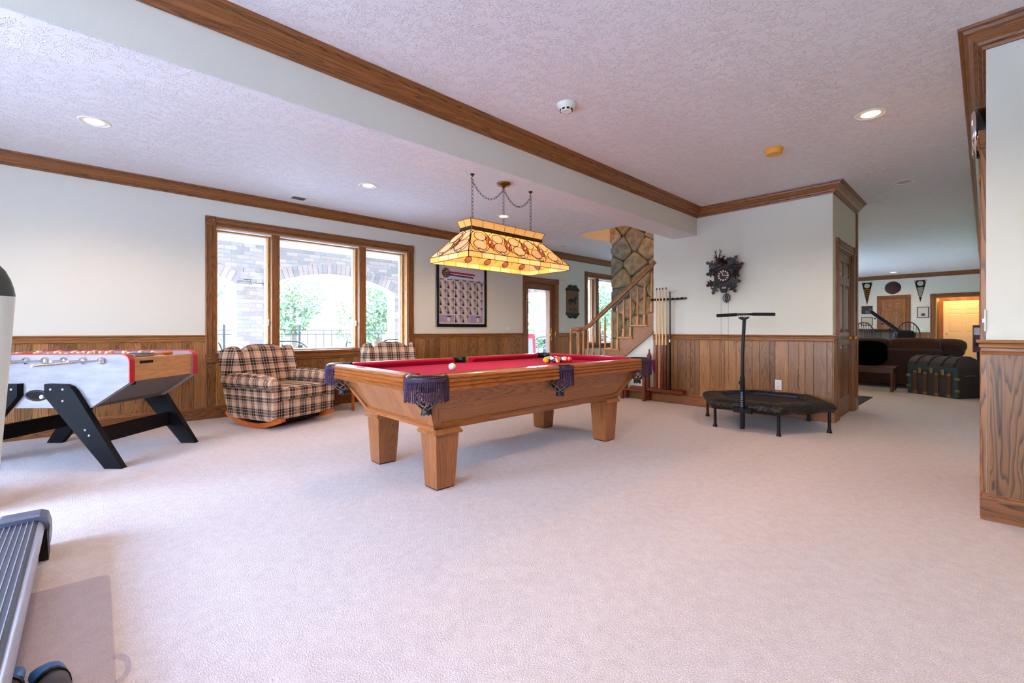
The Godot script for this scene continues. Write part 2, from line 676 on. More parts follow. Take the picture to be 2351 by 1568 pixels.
func make_shell() -> void:
	var fl := Mk.new()
	fl.bb(Vector3(LEFT - 0.2, -0.12, WW - 0.25), Vector3(FAR + 0.2, 0, BACK + 0.2))
	var f := part("floor", fl, M.carpet, self)
	tag(f, "pale beige cut-pile carpet across the whole room", "floor", "", "structure")
	var ce := Mk.new()
	# slabs round the stair opening x 6.08..7.08, z -4.82..-1.6
	ce.bb(Vector3(LEFT - 0.2, CEIL, WW - 0.25), Vector3(6.08, CEIL + 0.25, BACK + 0.2))
	ce.bb(Vector3(7.13, CEIL, WW - 0.25), Vector3(FAR + 0.2, CEIL + 0.25, BACK + 0.2))
	ce.bb(Vector3(6.08, CEIL, WW - 0.25), Vector3(7.13, CEIL + 0.25, -4.82))
	ce.bb(Vector3(6.08, CEIL, -1.6), Vector3(7.13, CEIL + 0.25, BACK + 0.2))
	var c := part("ceiling", ce, M.ceiling_texture, self)
	tag(c, "white ceiling with a stomped plaster texture", "ceiling", "", "structure")
	# upper stairwell
	var up := Mk.new()
	up.bb(Vector3(5.96, CEIL + 0.25, -4.94), Vector3(7.2, 5.0, -4.82))
	up.bb(Vector3(5.96, CEIL + 0.25, -4.94), Vector3(6.08, 5.0, -1.5))
	up.bb(Vector3(5.96, CEIL + 0.25, -1.6), Vector3(8.2, 5.0, -1.5))
	up.bb(Vector3(5.96, 5.0, -4.94), Vector3(8.2, 5.1, -1.5))
	var u := part("wall_stairwell", up, M.wall_paint, self)
	tag(u, "painted upper stairwell walls above the ceiling opening", "wall", "", "structure")
	# beam
	var bm := Mk.new()
	bm.bb(Vector3(LEFT, 2.309, -3.03), Vector3(CW + 0.05, CEIL + 0.01, -2.69))
	var beam := setting("beam", "long dropped ceiling beam with cream painted sides", "beam")
	part("body", bm, M.wall_paint, beam)
	var so := Mk.new()
	so.bb(Vector3(LEFT, 2.303, -3.03), Vector3(CW + 0.05, 2.309, -2.69))
	part("soffit", so, M.ceiling_texture, beam)

	# window wall
	var w := setting("wall_back", "pale painted window wall with oak wainscot below", "wall", Vector3(0, 0, WW))
	var mk := Mk.new()
	wall_boxes(mk, LEFT - 0.2, 11.2, 0, CEIL, 0.25, [[1.085, 3.62, 0.745, 2.245], [6.245, 7.095, 0.0, 1.985], [8.2, 10.3, 0.72, 2.245]])
	part("plaster", mk, M.wall_paint, w)
	wainscot(w, [[LEFT, 1.0], [3.72, 6.14], [7.2, 8.1]], [0.083, 0.108, 0.127, 0.14])
	wainscot(w, [[1.0, 3.72]], [0.083, 0.108, 0.127], 0.13, 0.66)
	# cue wall
	w = setting("wall_right", "white wall with oak wainscot behind the trampoline", "wall", Vector3(CW, 0, 0), -PI / 2)
	mk = Mk.new()
	wall_boxes(mk, -3.33, CZ, 0, CEIL, 0.12, [])
	part("plaster", mk, M.wall_paint, w)
	wainscot(w, [[-3.33, CZ]], [0.062, 0.083, 0.108, 0.127, 0.14])
	# wall under the stairs
	w = setting("wall_understair", "white wall below the stair stringer beside the cue rack", "wall", Vector3(CW + 0.03, 0, 0), -PI / 2)
	mk = Mk.new()
	mk.extrude(PackedVector2Array([Vector2(-4.72, 0), Vector2(-3.30, 0), Vector2(-3.30, 1.02), Vector2(-4.72, 0.03)]), -0.1, 0)
	part("plaster", mk, M.wall_paint, w)
	# corridor wall
	w = setting("wall_corridor", "painted corridor wall around the oak closet door", "wall", Vector3(0, 0, CZ))
	mk = Mk.new()
	wall_boxes(mk, CW - 0.001, 7.3, 0, CEIL, 0.12, [[6.23, 7.04, 0, 1.97]])
	part("plaster", mk, M.wall_paint, w)
	wainscot(w, [[CW, 6.13]], [0.14])
	# wall end at the right, and the corridor's right wall
	w = setting("wall_end", "pale wall end with oak wainscot at the right", "wall", Vector3(COL, 0, 0), -PI / 2)
	mk = Mk.new()
	wall_boxes(mk, 0.0, BACK + 0.2, 0, CEIL, 0.14, [])
	part("plaster", mk, M.wall_paint, w)
	wainscot(w, [[0.0, 0.155], [0.155, 1.2]], [0.155, 0.127])
	w = setting("wall_hall", "corridor wall seen edge-on at the right", "wall", Vector3.ZERO, PI)
	mk = Mk.new()
	wall_boxes(mk, -FAR - 0.2, -COL, 0, CEIL, 0.14, [])
	part("plaster", mk, M.wall_paint, w)
	# far wall and side of the family room
	w = setting("wall_far", "cream far wall of the family room with two doors", "wall", Vector3(FAR, 0, 0), -PI / 2)
	mk = Mk.new()
	wall_boxes(mk, -4.2, 0.2, 0, CEIL, 0.2, [[-2.16, -1.60, 0, 1.96], [-0.985, -0.11, 0, 1.955]])
	part("plaster", mk, M.wall_paint, w)
	wainscot(w, [[-1.50, -1.08]], [0.108, 0.127])
	w = setting("wall_family", "hidden side wall of the family room", "wall", Vector3(0, 0, -4.0))
	mk = Mk.new()
	wall_boxes(mk, 7.3, FAR + 0.2, 0, CEIL, 0.2, [[11.6, 15.4, 0.3, 2.2]])
	part("plaster", mk, M.wall_paint, w)
	w = setting("wall_block", "wall between the stairs and the family room", "wall", Vector3(7.3, 0, 0), PI / 2)
	mk = Mk.new()
	wall_boxes(mk, -CZ, 4.0, 0, CEIL, 0.12, [])
	part("plaster", mk, M.wall_paint, w)
	# east end of the window wall bay
	w = setting("wall_bay", "painted wall closing the bay behind the stairs", "wall", Vector3(11.0, 0, 0), -PI / 2)
	mk = Mk.new()
	wall_boxes(mk, -6.4, -4.0, 0, CEIL, 0.2, [])
	part("plaster", mk, M.wall_paint, w)
	# left wall with a wide glazed opening, and the wall behind the camera
	w = setting("wall_left", "left wall with patio doors and a window, outside the photo", "wall", Vector3(LEFT, 0, 0), PI / 2)
	mk = Mk.new()
	wall_boxes(mk, -BACK - 0.2, 6.45, 0, CEIL, 0.2, [[-0.5, 2.1, 0.85, 2.10], [2.8, 4.4, 0.05, 2.05]])
	part("plaster", mk, M.wall_paint, w)
	w = setting("wall_front", "wall behind the camera, outside the photo", "wall", Vector3(0, 0, BACK), PI)
	mk = Mk.new()
	wall_boxes(mk, -COL - 0.2, -LEFT + 0.2, 0, CEIL, 0.2, [])
	part("plaster", mk, M.wall_paint, w)

	# mouldings: [x0, z0, x1, z1, outward, mitre at start, mitre at end]; a positive mitre shortens the outer edge
	var S := Vector3.BACK
	var W := Vector3.LEFT
	var N := Vector3.FORWARD
	var E := Vector3.RIGHT
	trims("trim_crown", "stepped oak crown moulding round the ceiling", [
		[LEFT, WW, 11.0, WW, S, 1.0, 0.0], [LEFT, WW, LEFT, -3.03, E, 1.0, 0.0], [LEFT, -2.69, LEFT, BACK, E, 1.0, 0.0], [LEFT, -2.69, CW, -2.69, S, 1.0, 1.0], [CW, -2.69, CW, CZ, W, 1.0, -1.0], [CW, CZ, 7.3, CZ, S, -1.0, 0.0],
		[COL, 0, COL, BACK, W, -1.0, 0.0], [COL, 0, FAR, 0, N, -1.0, 1.0], [FAR, -4.0, FAR, 0, W, 0.0, 1.0]], CROWN, M.oak_trim, CEIL)
	trims("trim_chair_rail", "moulded oak chair rail round the room", [
		[LEFT, WW, 0.99, WW, S, 1.0, 0.0], [LEFT, WW, LEFT, -4.5, E, 1.0, 0.0], [LEFT, 0.6, LEFT, BACK, E, 0.0, 0.0], [3.725, WW, 6.14, WW, S, 0.0, 0.0], [7.19, WW, 8.1, WW, S, 0.0, 0.0], [CW, -3.33, CW, CZ, W, 0.0, -1.0], [CW, CZ, 6.12, CZ, S, -1.0, 0.0],
		[COL, 0, COL, BACK, W, -1.0, 0.0], [COL, 0, COL + 0.03, 0, N, -1.0, 0.0], [FAR, -4.0, FAR, -2.27, W, 0.0, 0.0], [FAR, -1.49, FAR, -1.09, W, 0.0, 0.0]], CHAIR, M.oak_rail)
	trims("baseboard_room", "tall oak baseboard round the room", [
		[LEFT, WW, 6.14, WW, S, 1.0, 0.0], [LEFT, WW, LEFT, -4.5, E, 1.0, 0.0], [LEFT, -2.7, LEFT, BACK, E, 0.0, 0.0], [7.19, WW, 11.0, WW, S, 0.0, 0.0], [CW, -3.33, CW, CZ, W, 0.0, -1.0], [CW, CZ, 6.12, CZ, S, -1.0, 0.0], [7.15, CZ, 7.3, CZ, S, 0.0, 0.0],
		[CW + 0.03, -4.6, CW + 0.03, -3.3, W, 0.0, 0.0], [COL, 0, COL, BACK, W, -1.0, 0.0], [COL, 0, COL + 0.045, 0, N, -1.0, 0.0], [FAR, -4.0, FAR, -2.27, W, 0.0, 0.0], [FAR, -1.49, FAR, -1.09, W, 0.0, 0.0]], BASE, M.oak_trim)
# ---------------------------------------------------------------- windows, doors
# reeded casing board from a to b in the local x-y plane, facing +z
func reeded(a: Vector2, b: Vector2, w: float, t := 0.02) -> Mk:
	var mk := Mk.new()
	mk.off = Vector2(rng.randf(), rng.randf())
	var d := (b - a).normalized()
	var s := Vector2(d.y, -d.x)
	var prof := [Vector2(-0.5, 0), Vector2(-0.5, 0.8), Vector2(-0.44, 1.0), Vector2(-0.30, 1.0), Vector2(-0.27, 0.62), Vector2(-0.22, 0.62), Vector2(-0.19, 0.95), Vector2(0.19, 0.95), Vector2(0.22, 0.62), Vector2(0.27, 0.62), Vector2(0.30, 1.0), Vector2(0.44, 1.0), Vector2(0.5, 0.8), Vector2(0.5, 0)]
	mk.grain = Vector3(d.x, d.y, 0)
	var n := prof.size()
	for i in n:
		var p: Vector2 = prof[i]
		var q: Vector2 = prof[(i + 1) % n]
		var p0 := a + s * p.x * w
		var q0 := a + s * q.x * w
		var p1 := b + s * p.x * w
		var q1 := b + s * q.x * w
		mk.quad(Vector3(q0.x, q0.y, q.y * t), Vector3(p0.x, p0.y, p.y * t), Vector3(p1.x, p1.y, p.y * t), Vector3(q1.x, q1.y, q.y * t))
	return mk

func rosette(c: Vector2, w: float, parent: Node3D) -> void:
	var mk := Mk.new()
	mk.off = Vector2(rng.randf(), rng.randf())
	mk.box(Vector3(c.x, c.y, 0.0135), Vector3(w, w, 0.027), 0.003)
	mk.xf = Transform3D(Basis(Vector3.RIGHT, PI / 2), Vector3(c.x, c.y, 0.027))
	var r := w * 0.42
	mk.lathe([Vector2(r, -0.002), Vector2(r * 0.92, 0.006), Vector2(r * 0.80, 0.007), Vector2(r * 0.70, 0.001), Vector2(r * 0.55, 0.001), Vector2(r * 0.42, 0.008), Vector2(r * 0.2, 0.010), Vector2(0.001, 0.011)], 20, Vector3.ZERO, true, false)
	part("rosette", mk, M.oak_trim, parent)

# casing round an opening; inner edges given; bottom: also a sill side
func casing(parent: Node3D, x0: float, x1: float, y0: float, y1: float, w: float, bottom: bool) -> void:
	var h := w / 2
	part("casing", reeded(Vector2(x0 - h, y0 if bottom else 0.0), Vector2(x0 - h, y1), w), M.oak_trim, parent)
	part("casing", reeded(Vector2(x1 + h, y0 if bottom else 0.0), Vector2(x1 + h, y1), w), M.oak_trim, parent)
	part("casing", reeded(Vector2(x0, y1 + h), Vector2(x1, y1 + h), w), M.oak_trim, parent)
	rosette(Vector2(x0 - h, y1 + h), w + 0.004, parent)
	rosette(Vector2(x1 + h, y1 + h), w + 0.004, parent)
	if bottom:
		part("casing", reeded(Vector2(x0, y0 - h), Vector2(x1, y0 - h), w), M.oak_trim, parent)
		rosette(Vector2(x0 - h, y0 - h), w + 0.004, parent)
		rosette(Vector2(x1 + h, y0 - h), w + 0.004, parent)

func glazed_window(called: String, label: String, x0: float, x1: float, y0: float, y1: float, muls: Array) -> void:
	var o := setting(called, label, "window", Vector3(0, 0, WW))
	casing(o, x0, x1, y0, y1, 0.1, true)
	var mk := Mk.new()
	mk.bb(Vector3(x0, y0, -0.25), Vector3(x0 + 0.012, y1, 0.0))
	mk.bb(Vector3(x1 - 0.012, y0, -0.25), Vector3(x1, y1, 0.0))
	mk.bb(Vector3(x0, y1 - 0.012, -0.25), Vector3(x1, y1, 0.0))
	part("jamb", mk, M.oak_light, o)
	mk = Mk.new()
	mk.bb(Vector3(x0 - 0.02, y0 - 0.012, -0.25), Vector3(x1 + 0.02, y0 + 0.014, 0.03), 0.004)
	part("sill", mk, M.oak_trim, o)
	mk = Mk.new()
	mk.bb(Vector3(x0 + 0.012, y1 - 0.03, -0.085), Vector3(x1 - 0.012, y1 - 0.012, -0.03))
	part("head_track", mk, M.white_paint, o)
	var xs := [x0 + 0.012]
	for m in muls:
		mk = Mk.new()
		mk.grain = Vector3.UP
		mk.off = Vector2(rng.randf(), rng.randf())
		mk.bb(Vector3(m[0], y0, -0.16), Vector3(m[1], y1 - 0.005, -0.012), 0.003)
		part("mullion", mk, M.oak_trim, o)
		xs.append(m[0])
		xs.append(m[1])
	xs.append(x1 - 0.012)
	for i in range(0, xs.size(), 2):
		var a: float = xs[i]
		var b: float = xs[i + 1]
		mk = Mk.new()
		var s := 0.026
		for q in [[a, a + s, y0, y1 - 0.02], [b - s, b, y0, y1 - 0.02], [a + s, b - s, y0, y0 + s], [a + s, b - s, y1 - 0.02 - s, y1 - 0.02]]:
			mk.bb(Vector3(q[0], q[2], -0.15), Vector3(q[1], q[3], -0.10), 0.004)
		part("sash", mk, M.oak_light, o)
		mk = Mk.new()
		s = 0.04
		for q in [[a, a + s, y0, y1], [b - s, b, y0, y1], [a + s, b - s, y0, y0 + s], [a + s, b - s, y1 - s - 0.012, y1]]:
			mk.bb(Vector3(q[0], q[2], -0.20), Vector3(q[1], q[3], -0.155), 0.003)
		part("outer_frame", mk, M.white_paint, o)
		mk = Mk.new()
		mk.bb(Vector3(a + 0.02, y0 + 0.02, -0.128), Vector3(b - 0.02, y1 - 0.04, -0.122))
		part("pane", mk, M.pane_glass, o)
		if i < xs.size() - 2:
			mk = Mk.new()
			mk.bb(Vector3(b - 0.02, y0 + 0.34, -0.10), Vector3(b - 0.006, y0 + 0.42, -0.088), 0.003)
			mk.bar(Vector3(b - 0.013, y0 + 0.40, -0.09), Vector3(b - 0.03, y0 + 0.34, -0.06), 0.008, 0.008)
			part("latch", mk, M.white_plastic, o)

# six raised panels between stiles and rails; local x-y plane, facing +z, left bottom corner at the origin
func six_panel(parent: Node3D, w: float, h: float, m: Material) -> void:
	var mk := Mk.new()
	mk.grain = Vector3.UP
	mk.bb(Vector3(0, 0.004, -0.03), Vector3(w, h, -0.012))
	part("slab", mk, m, parent)
	var st := w * 0.13
	var ys := [0.0, h * 0.115, h * 0.43, h * 0.51, h * 0.80, h * 0.855, h * 0.945, h]
	for x in [[0.0, st], [w / 2 - st * 0.4, w / 2 + st * 0.4], [w - st, w]]:
		mk = Mk.new()
		mk.grain = Vector3.UP
		mk.off = Vector2(rng.randf(), rng.randf())
		mk.bb(Vector3(x[0], 0.004, -0.014), Vector3(x[1], h, 0.0), 0.003)
		part("stile", mk, m, parent)
	for i in [0, 2, 4, 6]:
		mk = Mk.new()
		mk.off = Vector2(rng.randf(), rng.randf())
		mk.bb(Vector3(st, maxf(ys[i], 0.004), -0.014), Vector3(w - st, ys[i + 1], -0.0008), 0.003)
		part("rail", mk, m, parent)
	for i in [1, 3, 5]:
		for k in 2:
			var x0: float = st + 0.008 if k == 0 else w / 2 + st * 0.4 + 0.008
			var x1: float = w / 2 - st * 0.4 - 0.008 if k == 0 else w - st - 0.008
			var y0: float = ys[i] + 0.008
			var y1: float = ys[i + 1] - 0.008
			mk = Mk.new()
			mk.grain = Vector3.UP
			mk.off = Vector2(rng.randf(), rng.randf())
			var e := 0.03
			var a := [Vector3(x0, y0, -0.012), Vector3(x1, y0, -0.012), Vector3(x1, y1, -0.012), Vector3(x0, y1, -0.012)]
			var b := [Vector3(x0 + e, y0 + e, -0.002), Vector3(x1 - e, y0 + e, -0.002), Vector3(x1 - e, y1 - e, -0.002), Vector3(x0 + e, y1 - e, -0.002)]
			for j in 4:
				mk.quad(a[j], a[(j + 1) % 4], b[(j + 1) % 4], b[j])
			mk.quad(b[0], b[1], b[2], b[3])
			part("panel", mk, m, parent)

func knob(parent: Node3D, at: Vector3, m: Material) -> void:
	var mk := Mk.new()
	mk.xf = Transform3D(Basis(Vector3.RIGHT, PI / 2), at)
	mk.lathe([Vector2(0.032, 0), Vector2(0.032, 0.006), Vector2(0.012, 0.010), Vector2(0.011, 0.035), Vector2(0.024, 0.042), Vector2(0.029, 0.056), Vector2(0.022, 0.068), Vector2(0.001, 0.071)], 18)
	part("knob", mk, m, parent)

func hinges(parent: Node3D, x: float, ys: Array, z := 0.004) -> void:
	for y in ys:
		var mk := Mk.new()
		mk.tube([Vector3(x, y - 0.045, z), Vector3(x, y + 0.045, z)], 0.007, 8)
		part("hinge", mk, M.brass, parent)

func make_windows_and_doors() -> void:
	glazed_window("window_1", "wide three-pane oak window behind the plaid recliners", 1.085, 3.62, 0.745, 2.245, [[1.693, 1.785], [2.845, 2.945]])
	glazed_window("window_2", "oak window behind the stair railing", 8.2, 10.3, 0.72, 2.245, [[8.545, 8.655]])
	# glazed door in the window wall
	var o := setting("door_1", "oak framed glass patio door beside the tavern sign", "door", Vector3(0, 0, WW))
	casing(o, 6.245, 7.095, 0.0, 1.985, 0.1, false)
	var mk := Mk.new()
	mk.grain = Vector3.UP
	mk.bb(Vector3(6.245, 0, -0.25), Vector3(6.265, 1.985, 0.0))
	mk.bb(Vector3(7.075, 0, -0.25), Vector3(7.095, 1.985, 0.0))
	mk.bb(Vector3(6.245, 1.965, -0.25), Vector3(7.095, 1.985, 0.0))
	part("jamb", mk, M.oak_door, o)
	for q in [[6.266, 6.352, 0.03, 1.963], [6.985, 7.074, 0.03, 1.963]]:
		mk = Mk.new()
		mk.grain = Vector3.UP
		mk.off = Vector2(rng.randf(), rng.randf())
		mk.bb(Vector3(q[0], q[2], -0.09), Vector3(q[1], q[3], -0.045), 0.004)
		part("stile", mk, M.oak_trim, o)
	for q in [[6.352, 6.985, 0.03, 0.24], [6.352, 6.985, 1.85, 1.963]]:
		mk = Mk.new()
		mk.off = Vector2(rng.randf(), rng.randf())
		mk.bb(Vector3(q[0], q[2], -0.088), Vector3(q[1], q[3], -0.047), 0.004)
		part("rail", mk, M.oak_trim, o)
	mk = Mk.new()
	mk.bb(Vector3(6.35, 0.238, -0.072), Vector3(6.987, 1.852, -0.066))
	part("pane", mk, M.pane_glass, o)
	mk = Mk.new()
	mk.bb(Vector3(7.012, 0.80, -0.046), Vector3(7.048, 1.08, -0.040), 0.004)
	mk.tube([Vector3(7.03, 0.93, -0.04), Vector3(7.03, 0.93, 0.008), Vector3(7.02, 0.93, 0.012), Vector3(6.93, 0.935, 0.012)], 0.008, 8)
	part("handle", mk, M.brass, o)
	mk = Mk.new()
	mk.bb(Vector3(7.078, 0.88, -0.03), Vector3(7.09, 1.02, -0.01), 0.003)
	mk.tube([Vector3(7.075, 0.9, 0.0), Vector3(7.085, 0.9, 0.02), Vector3(7.085, 0.99, 0.02)], 0.007, 8)
	part("latch", mk, M.brass, o)
	# closet door in the corridor
	o = setting("door_2", "dark oak six-panel closet door in the corridor", "door", Vector3(0, 0, CZ))
	casing(o, 6.23, 7.04, 0.0, 1.97, 0.1, false)
	mk = Mk.new()
	mk.grain = Vector3.UP
	mk.bb(Vector3(6.23, 0, -0.12), Vector3(6.245, 1.97, 0.0))
	mk.bb(Vector3(7.025, 0, -0.12), Vector3(7.04, 1.97, 0.0))
	mk.bb(Vector3(6.23, 1.955, -0.12), Vector3(7.04, 1.97, 0.0))
	part("jamb", mk, M.oak_trim, o)
	var d := Node3D.new()
	d.name = "leaf"
	o.add_child(d, true)
	d.position = Vector3(6.248, 0.008, -0.012)
	six_panel(d, 0.774, 1.945, M.oak_door)
	knob(o, Vector3(6.955, 0.93, -0.012), M.brass)
	hinges(o, 6.247, [0.25, 1.07, 1.77], 0.0)
	mk = Mk.new()
	mk.grain = Vector3.UP
	mk.bb(Vector3(7.255, 0.0, -0.13), Vector3(7.325, CEIL - 0.115, 0.018), 0.004)
	var tr := part("trim_corner", mk, M.oak_trim, self, Vector3(0, 0, CZ))
	tag(tr, "tall oak corner board at the end of the corridor wall", "trim", "", "structure")
	# door casing seen edge-on on the corridor's right wall, its switch and the round alarm bell above
	o = setting("door_3", "edge of an oak door casing in the corridor, right", "door", Vector3(0, 0, 0), PI)
	part("casing", reeded(Vector2(-3.63, 0.0), Vector2(-3.63, 2.02), 0.1, 0.024), M.oak_rail, o)
	rosette(Vector2(-3.63, 2.072), 0.106, o)
	part("casing", reeded(Vector2(-3.68, 2.072), Vector2(-4.5, 2.072), 0.1, 0.024), M.oak_rail, o)
	rosette(Vector2(-4.55, 2.072), 0.106, o)
	part("casing", reeded(Vector2(-4.55, 0.0), Vector2(-4.55, 2.02), 0.1, 0.024), M.oak_rail, o)
	var dl := Node3D.new()
	dl.name = "leaf"
	o.add_child(dl, true)
	dl.position = Vector3(-4.5, 0.008, 0.003)
	dl.scale = Vector3(1, 1, 0.1)
	six_panel(dl, 0.82, 2.0, M.oak_door)
	# far doors
	o = setting("door_4", "oak six-panel door on the far family room wall", "door", Vector3(FAR, 0, 0), -PI / 2)
	casing(o, -2.16, -1.60, 0.0, 1.96, 0.1, false)
	d = Node3D.new()
	d.name = "leaf"
	o.add_child(d, true)
	d.position = Vector3(-2.158, 0.008, -0.004)
	mk = Mk.new()
	mk.bb(Vector3(-2.16, 0, -0.2), Vector3(-1.60, 1.96, -0.04))
	part("jamb", mk, M.oak_rail, o)
	six_panel(d, 0.556, 1.948, M.oak_rail)
	hinges(o, -1.602, [1.62, 0.9], 0.006)
	o = setting("door_5", "open doorway to a warmly lit cream six-panel door", "door", Vector3(FAR, 0, 0), -PI / 2)
	casing(o, -0.985, -0.11, 0.0, 1.955, 0.1, false)
	mk = Mk.new()
	mk.grain = Vector3.UP
	mk.bb(Vector3(-0.985, 0, -0.2), Vector3(-0.965, 1.955, 0.0))
	mk.bb(Vector3(-0.13, 0, -0.2), Vector3(-0.11, 1.955, 0.0))
	mk.bb(Vector3(-0.985, 1.935, -0.2), Vector3(-0.11, 1.955, 0.0))
	part("jamb", mk, M.oak_light, o)
	# the little hall behind it
	w_hall_box()
	# glazing of the left wall, outside the photo
	for q in [["door_7", "patio doors in the left wall, outside the photo", 2.8, 4.4, 0.05, 2.05, "door"], ["window_3", "window in the left wall, outside the photo", -0.5, 2.1, 0.85, 2.10, "window"]]:
		o = setting(q[0], q[1], q[6], Vector3(LEFT, 0, 0), PI / 2)
		casing(o, q[2], q[3], q[4], q[5], 0.1, q[6] == "window")
		var mid: float = (q[2] + q[3]) / 2
		for f in [[q[2], mid], [mid, q[3]]]:
			mk = Mk.new()
			for r in [[f[0], f[0] + 0.05, q[4], q[5]], [f[1] - 0.05, f[1], q[4], q[5]], [f[0] + 0.05, f[1] - 0.05, q[4], q[4] + 0.06], [f[0] + 0.05, f[1] - 0.05, q[5] - 0.06, q[5]]]:
				mk.bb(Vector3(r[0], r[2], -0.13), Vector3(r[1], r[3], -0.08), 0.004)
			part("sash", mk, M.oak_light, o)
			mk = Mk.new()
			mk.bb(Vector3(f[0] + 0.04, q[4] + 0.05, -0.108), Vector3(f[1] - 0.04, q[5] - 0.05, -0.102))
			part("pane", mk, M.pane_glass, o)

func w_hall_box() -> void:
	var o := setting("wall_utility", "small warmly lit hall behind the open doorway", "wall", Vector3(FAR, 0, 0), -PI / 2)
	var mk := Mk.new()
	mk.bb(Vector3(-1.15, 0, -1.5), Vector3(-1.05, 2.5, -0.2))
	mk.bb(Vector3(0.05, 0, -1.5), Vector3(0.15, 2.5, -0.2))
	mk.bb(Vector3(-1.15, 2.4, -1.5), Vector3(0.15, 2.5, -0.2))
	mk.bb(Vector3(-1.15, 0, -1.6), Vector3(0.15, 2.5, -1.5))
	mk.bb(Vector3(-1.15, -0.1, -1.6), Vector3(0.15, 0.0, -0.2))
	part("plaster", mk, mat("hall_paint", Color(0.90, 0.85, 0.74), 0.7), o)
	o = setting("door_6", "cream painted six-panel door in the lit hall", "door", Vector3(FAR, 0, 0), -PI / 2)
	mk = Mk.new()
	mk.grain = Vector3.UP
	mk.bb(Vector3(-0.97, 0, -1.3), Vector3(-0.88, 1.98, -1.27), 0.004)
	mk.bb(Vector3(-0.97, 1.9, -1.3), Vector3(0.05, 2.0, -1.272), 0.004)
	part("casing", mk, M.oak_rail, o)
	var d := Node3D.new()
	d.name = "leaf"
	o.add_child(d, true)
	d.position = Vector3(-0.88, 0.008, -1.275)
	six_panel(d, 0.86, 1.89, mat("cream_door", Color(0.93, 0.87, 0.74), 0.5))
	knob(o, Vector3(-0.80, 0.93, -1.275), M.chrome)
	var lamp := thing("ceiling_lamp", "warm ceiling globe inside the lit hall behind the far doorway", "lamp", Vector3(FAR + 0.75, 2.4, -0.5))
	mk = Mk.new()
	mk.ball(Vector3(0, -0.06, 0), Vector3(0.1, 0.06, 0.1), 16, 8)
	part("globe", mk, glow("hall_lamp_glow", Color(1.0, 0.72, 0.36), 4.0), lamp)
	omni(lamp, Vector3(0, -0.16, 0), Color(1.0, 0.84, 0.62), 0.62, 0.08)

func glow(key: String, c: Color, e: float) -> StandardMaterial3D:
	var m := mat(key, c, 0.5)
	m.emission_enabled = true
	m.emission = c
	m.emission_energy_multiplier = e
	return m

func omni(parent: Node, at: Vector3, c: Color, e: float, size: float) -> void:
	var l := OmniLight3D.new()
	l.name = "light"
	parent.add_child(l, true)
	l.position = at
	l.light_color = c
	l.light_energy = e
	l.light_size = size
	l.omni_range = 30.0
	l.omni_attenuation = 2.0
	l.shadow_enabled = true
# ---------------------------------------------------------------- the porch and garden
const AZ := -9.2
const PERIOD := 3.12

func brick_mats() -> Array:
	var out := []
	var cs := [Color(0.74, 0.65, 0.62), Color(0.68, 0.61, 0.60), Color(0.78, 0.68, 0.64), Color(0.64, 0.59, 0.58), Color(0.80, 0.72, 0.67), Color(0.71, 0.66, 0.64)]
	var nt := noise_tex(noise(0.05, FastNoiseLite.TYPE_SIMPLEX_SMOOTH, 4, 31), 256, Color(0.72, 0.72, 0.72), Color.WHITE)
	for i in cs.size():
		var m := mat("brick_%d" % i, cs[i], 0.85)
		m.albedo_texture = nt
		m.uv1_triplanar = true
		m.uv1_world_triplanar = true
		m.uv1_scale = Vector3(4, 4, 4)
		out.append(m)
	return out

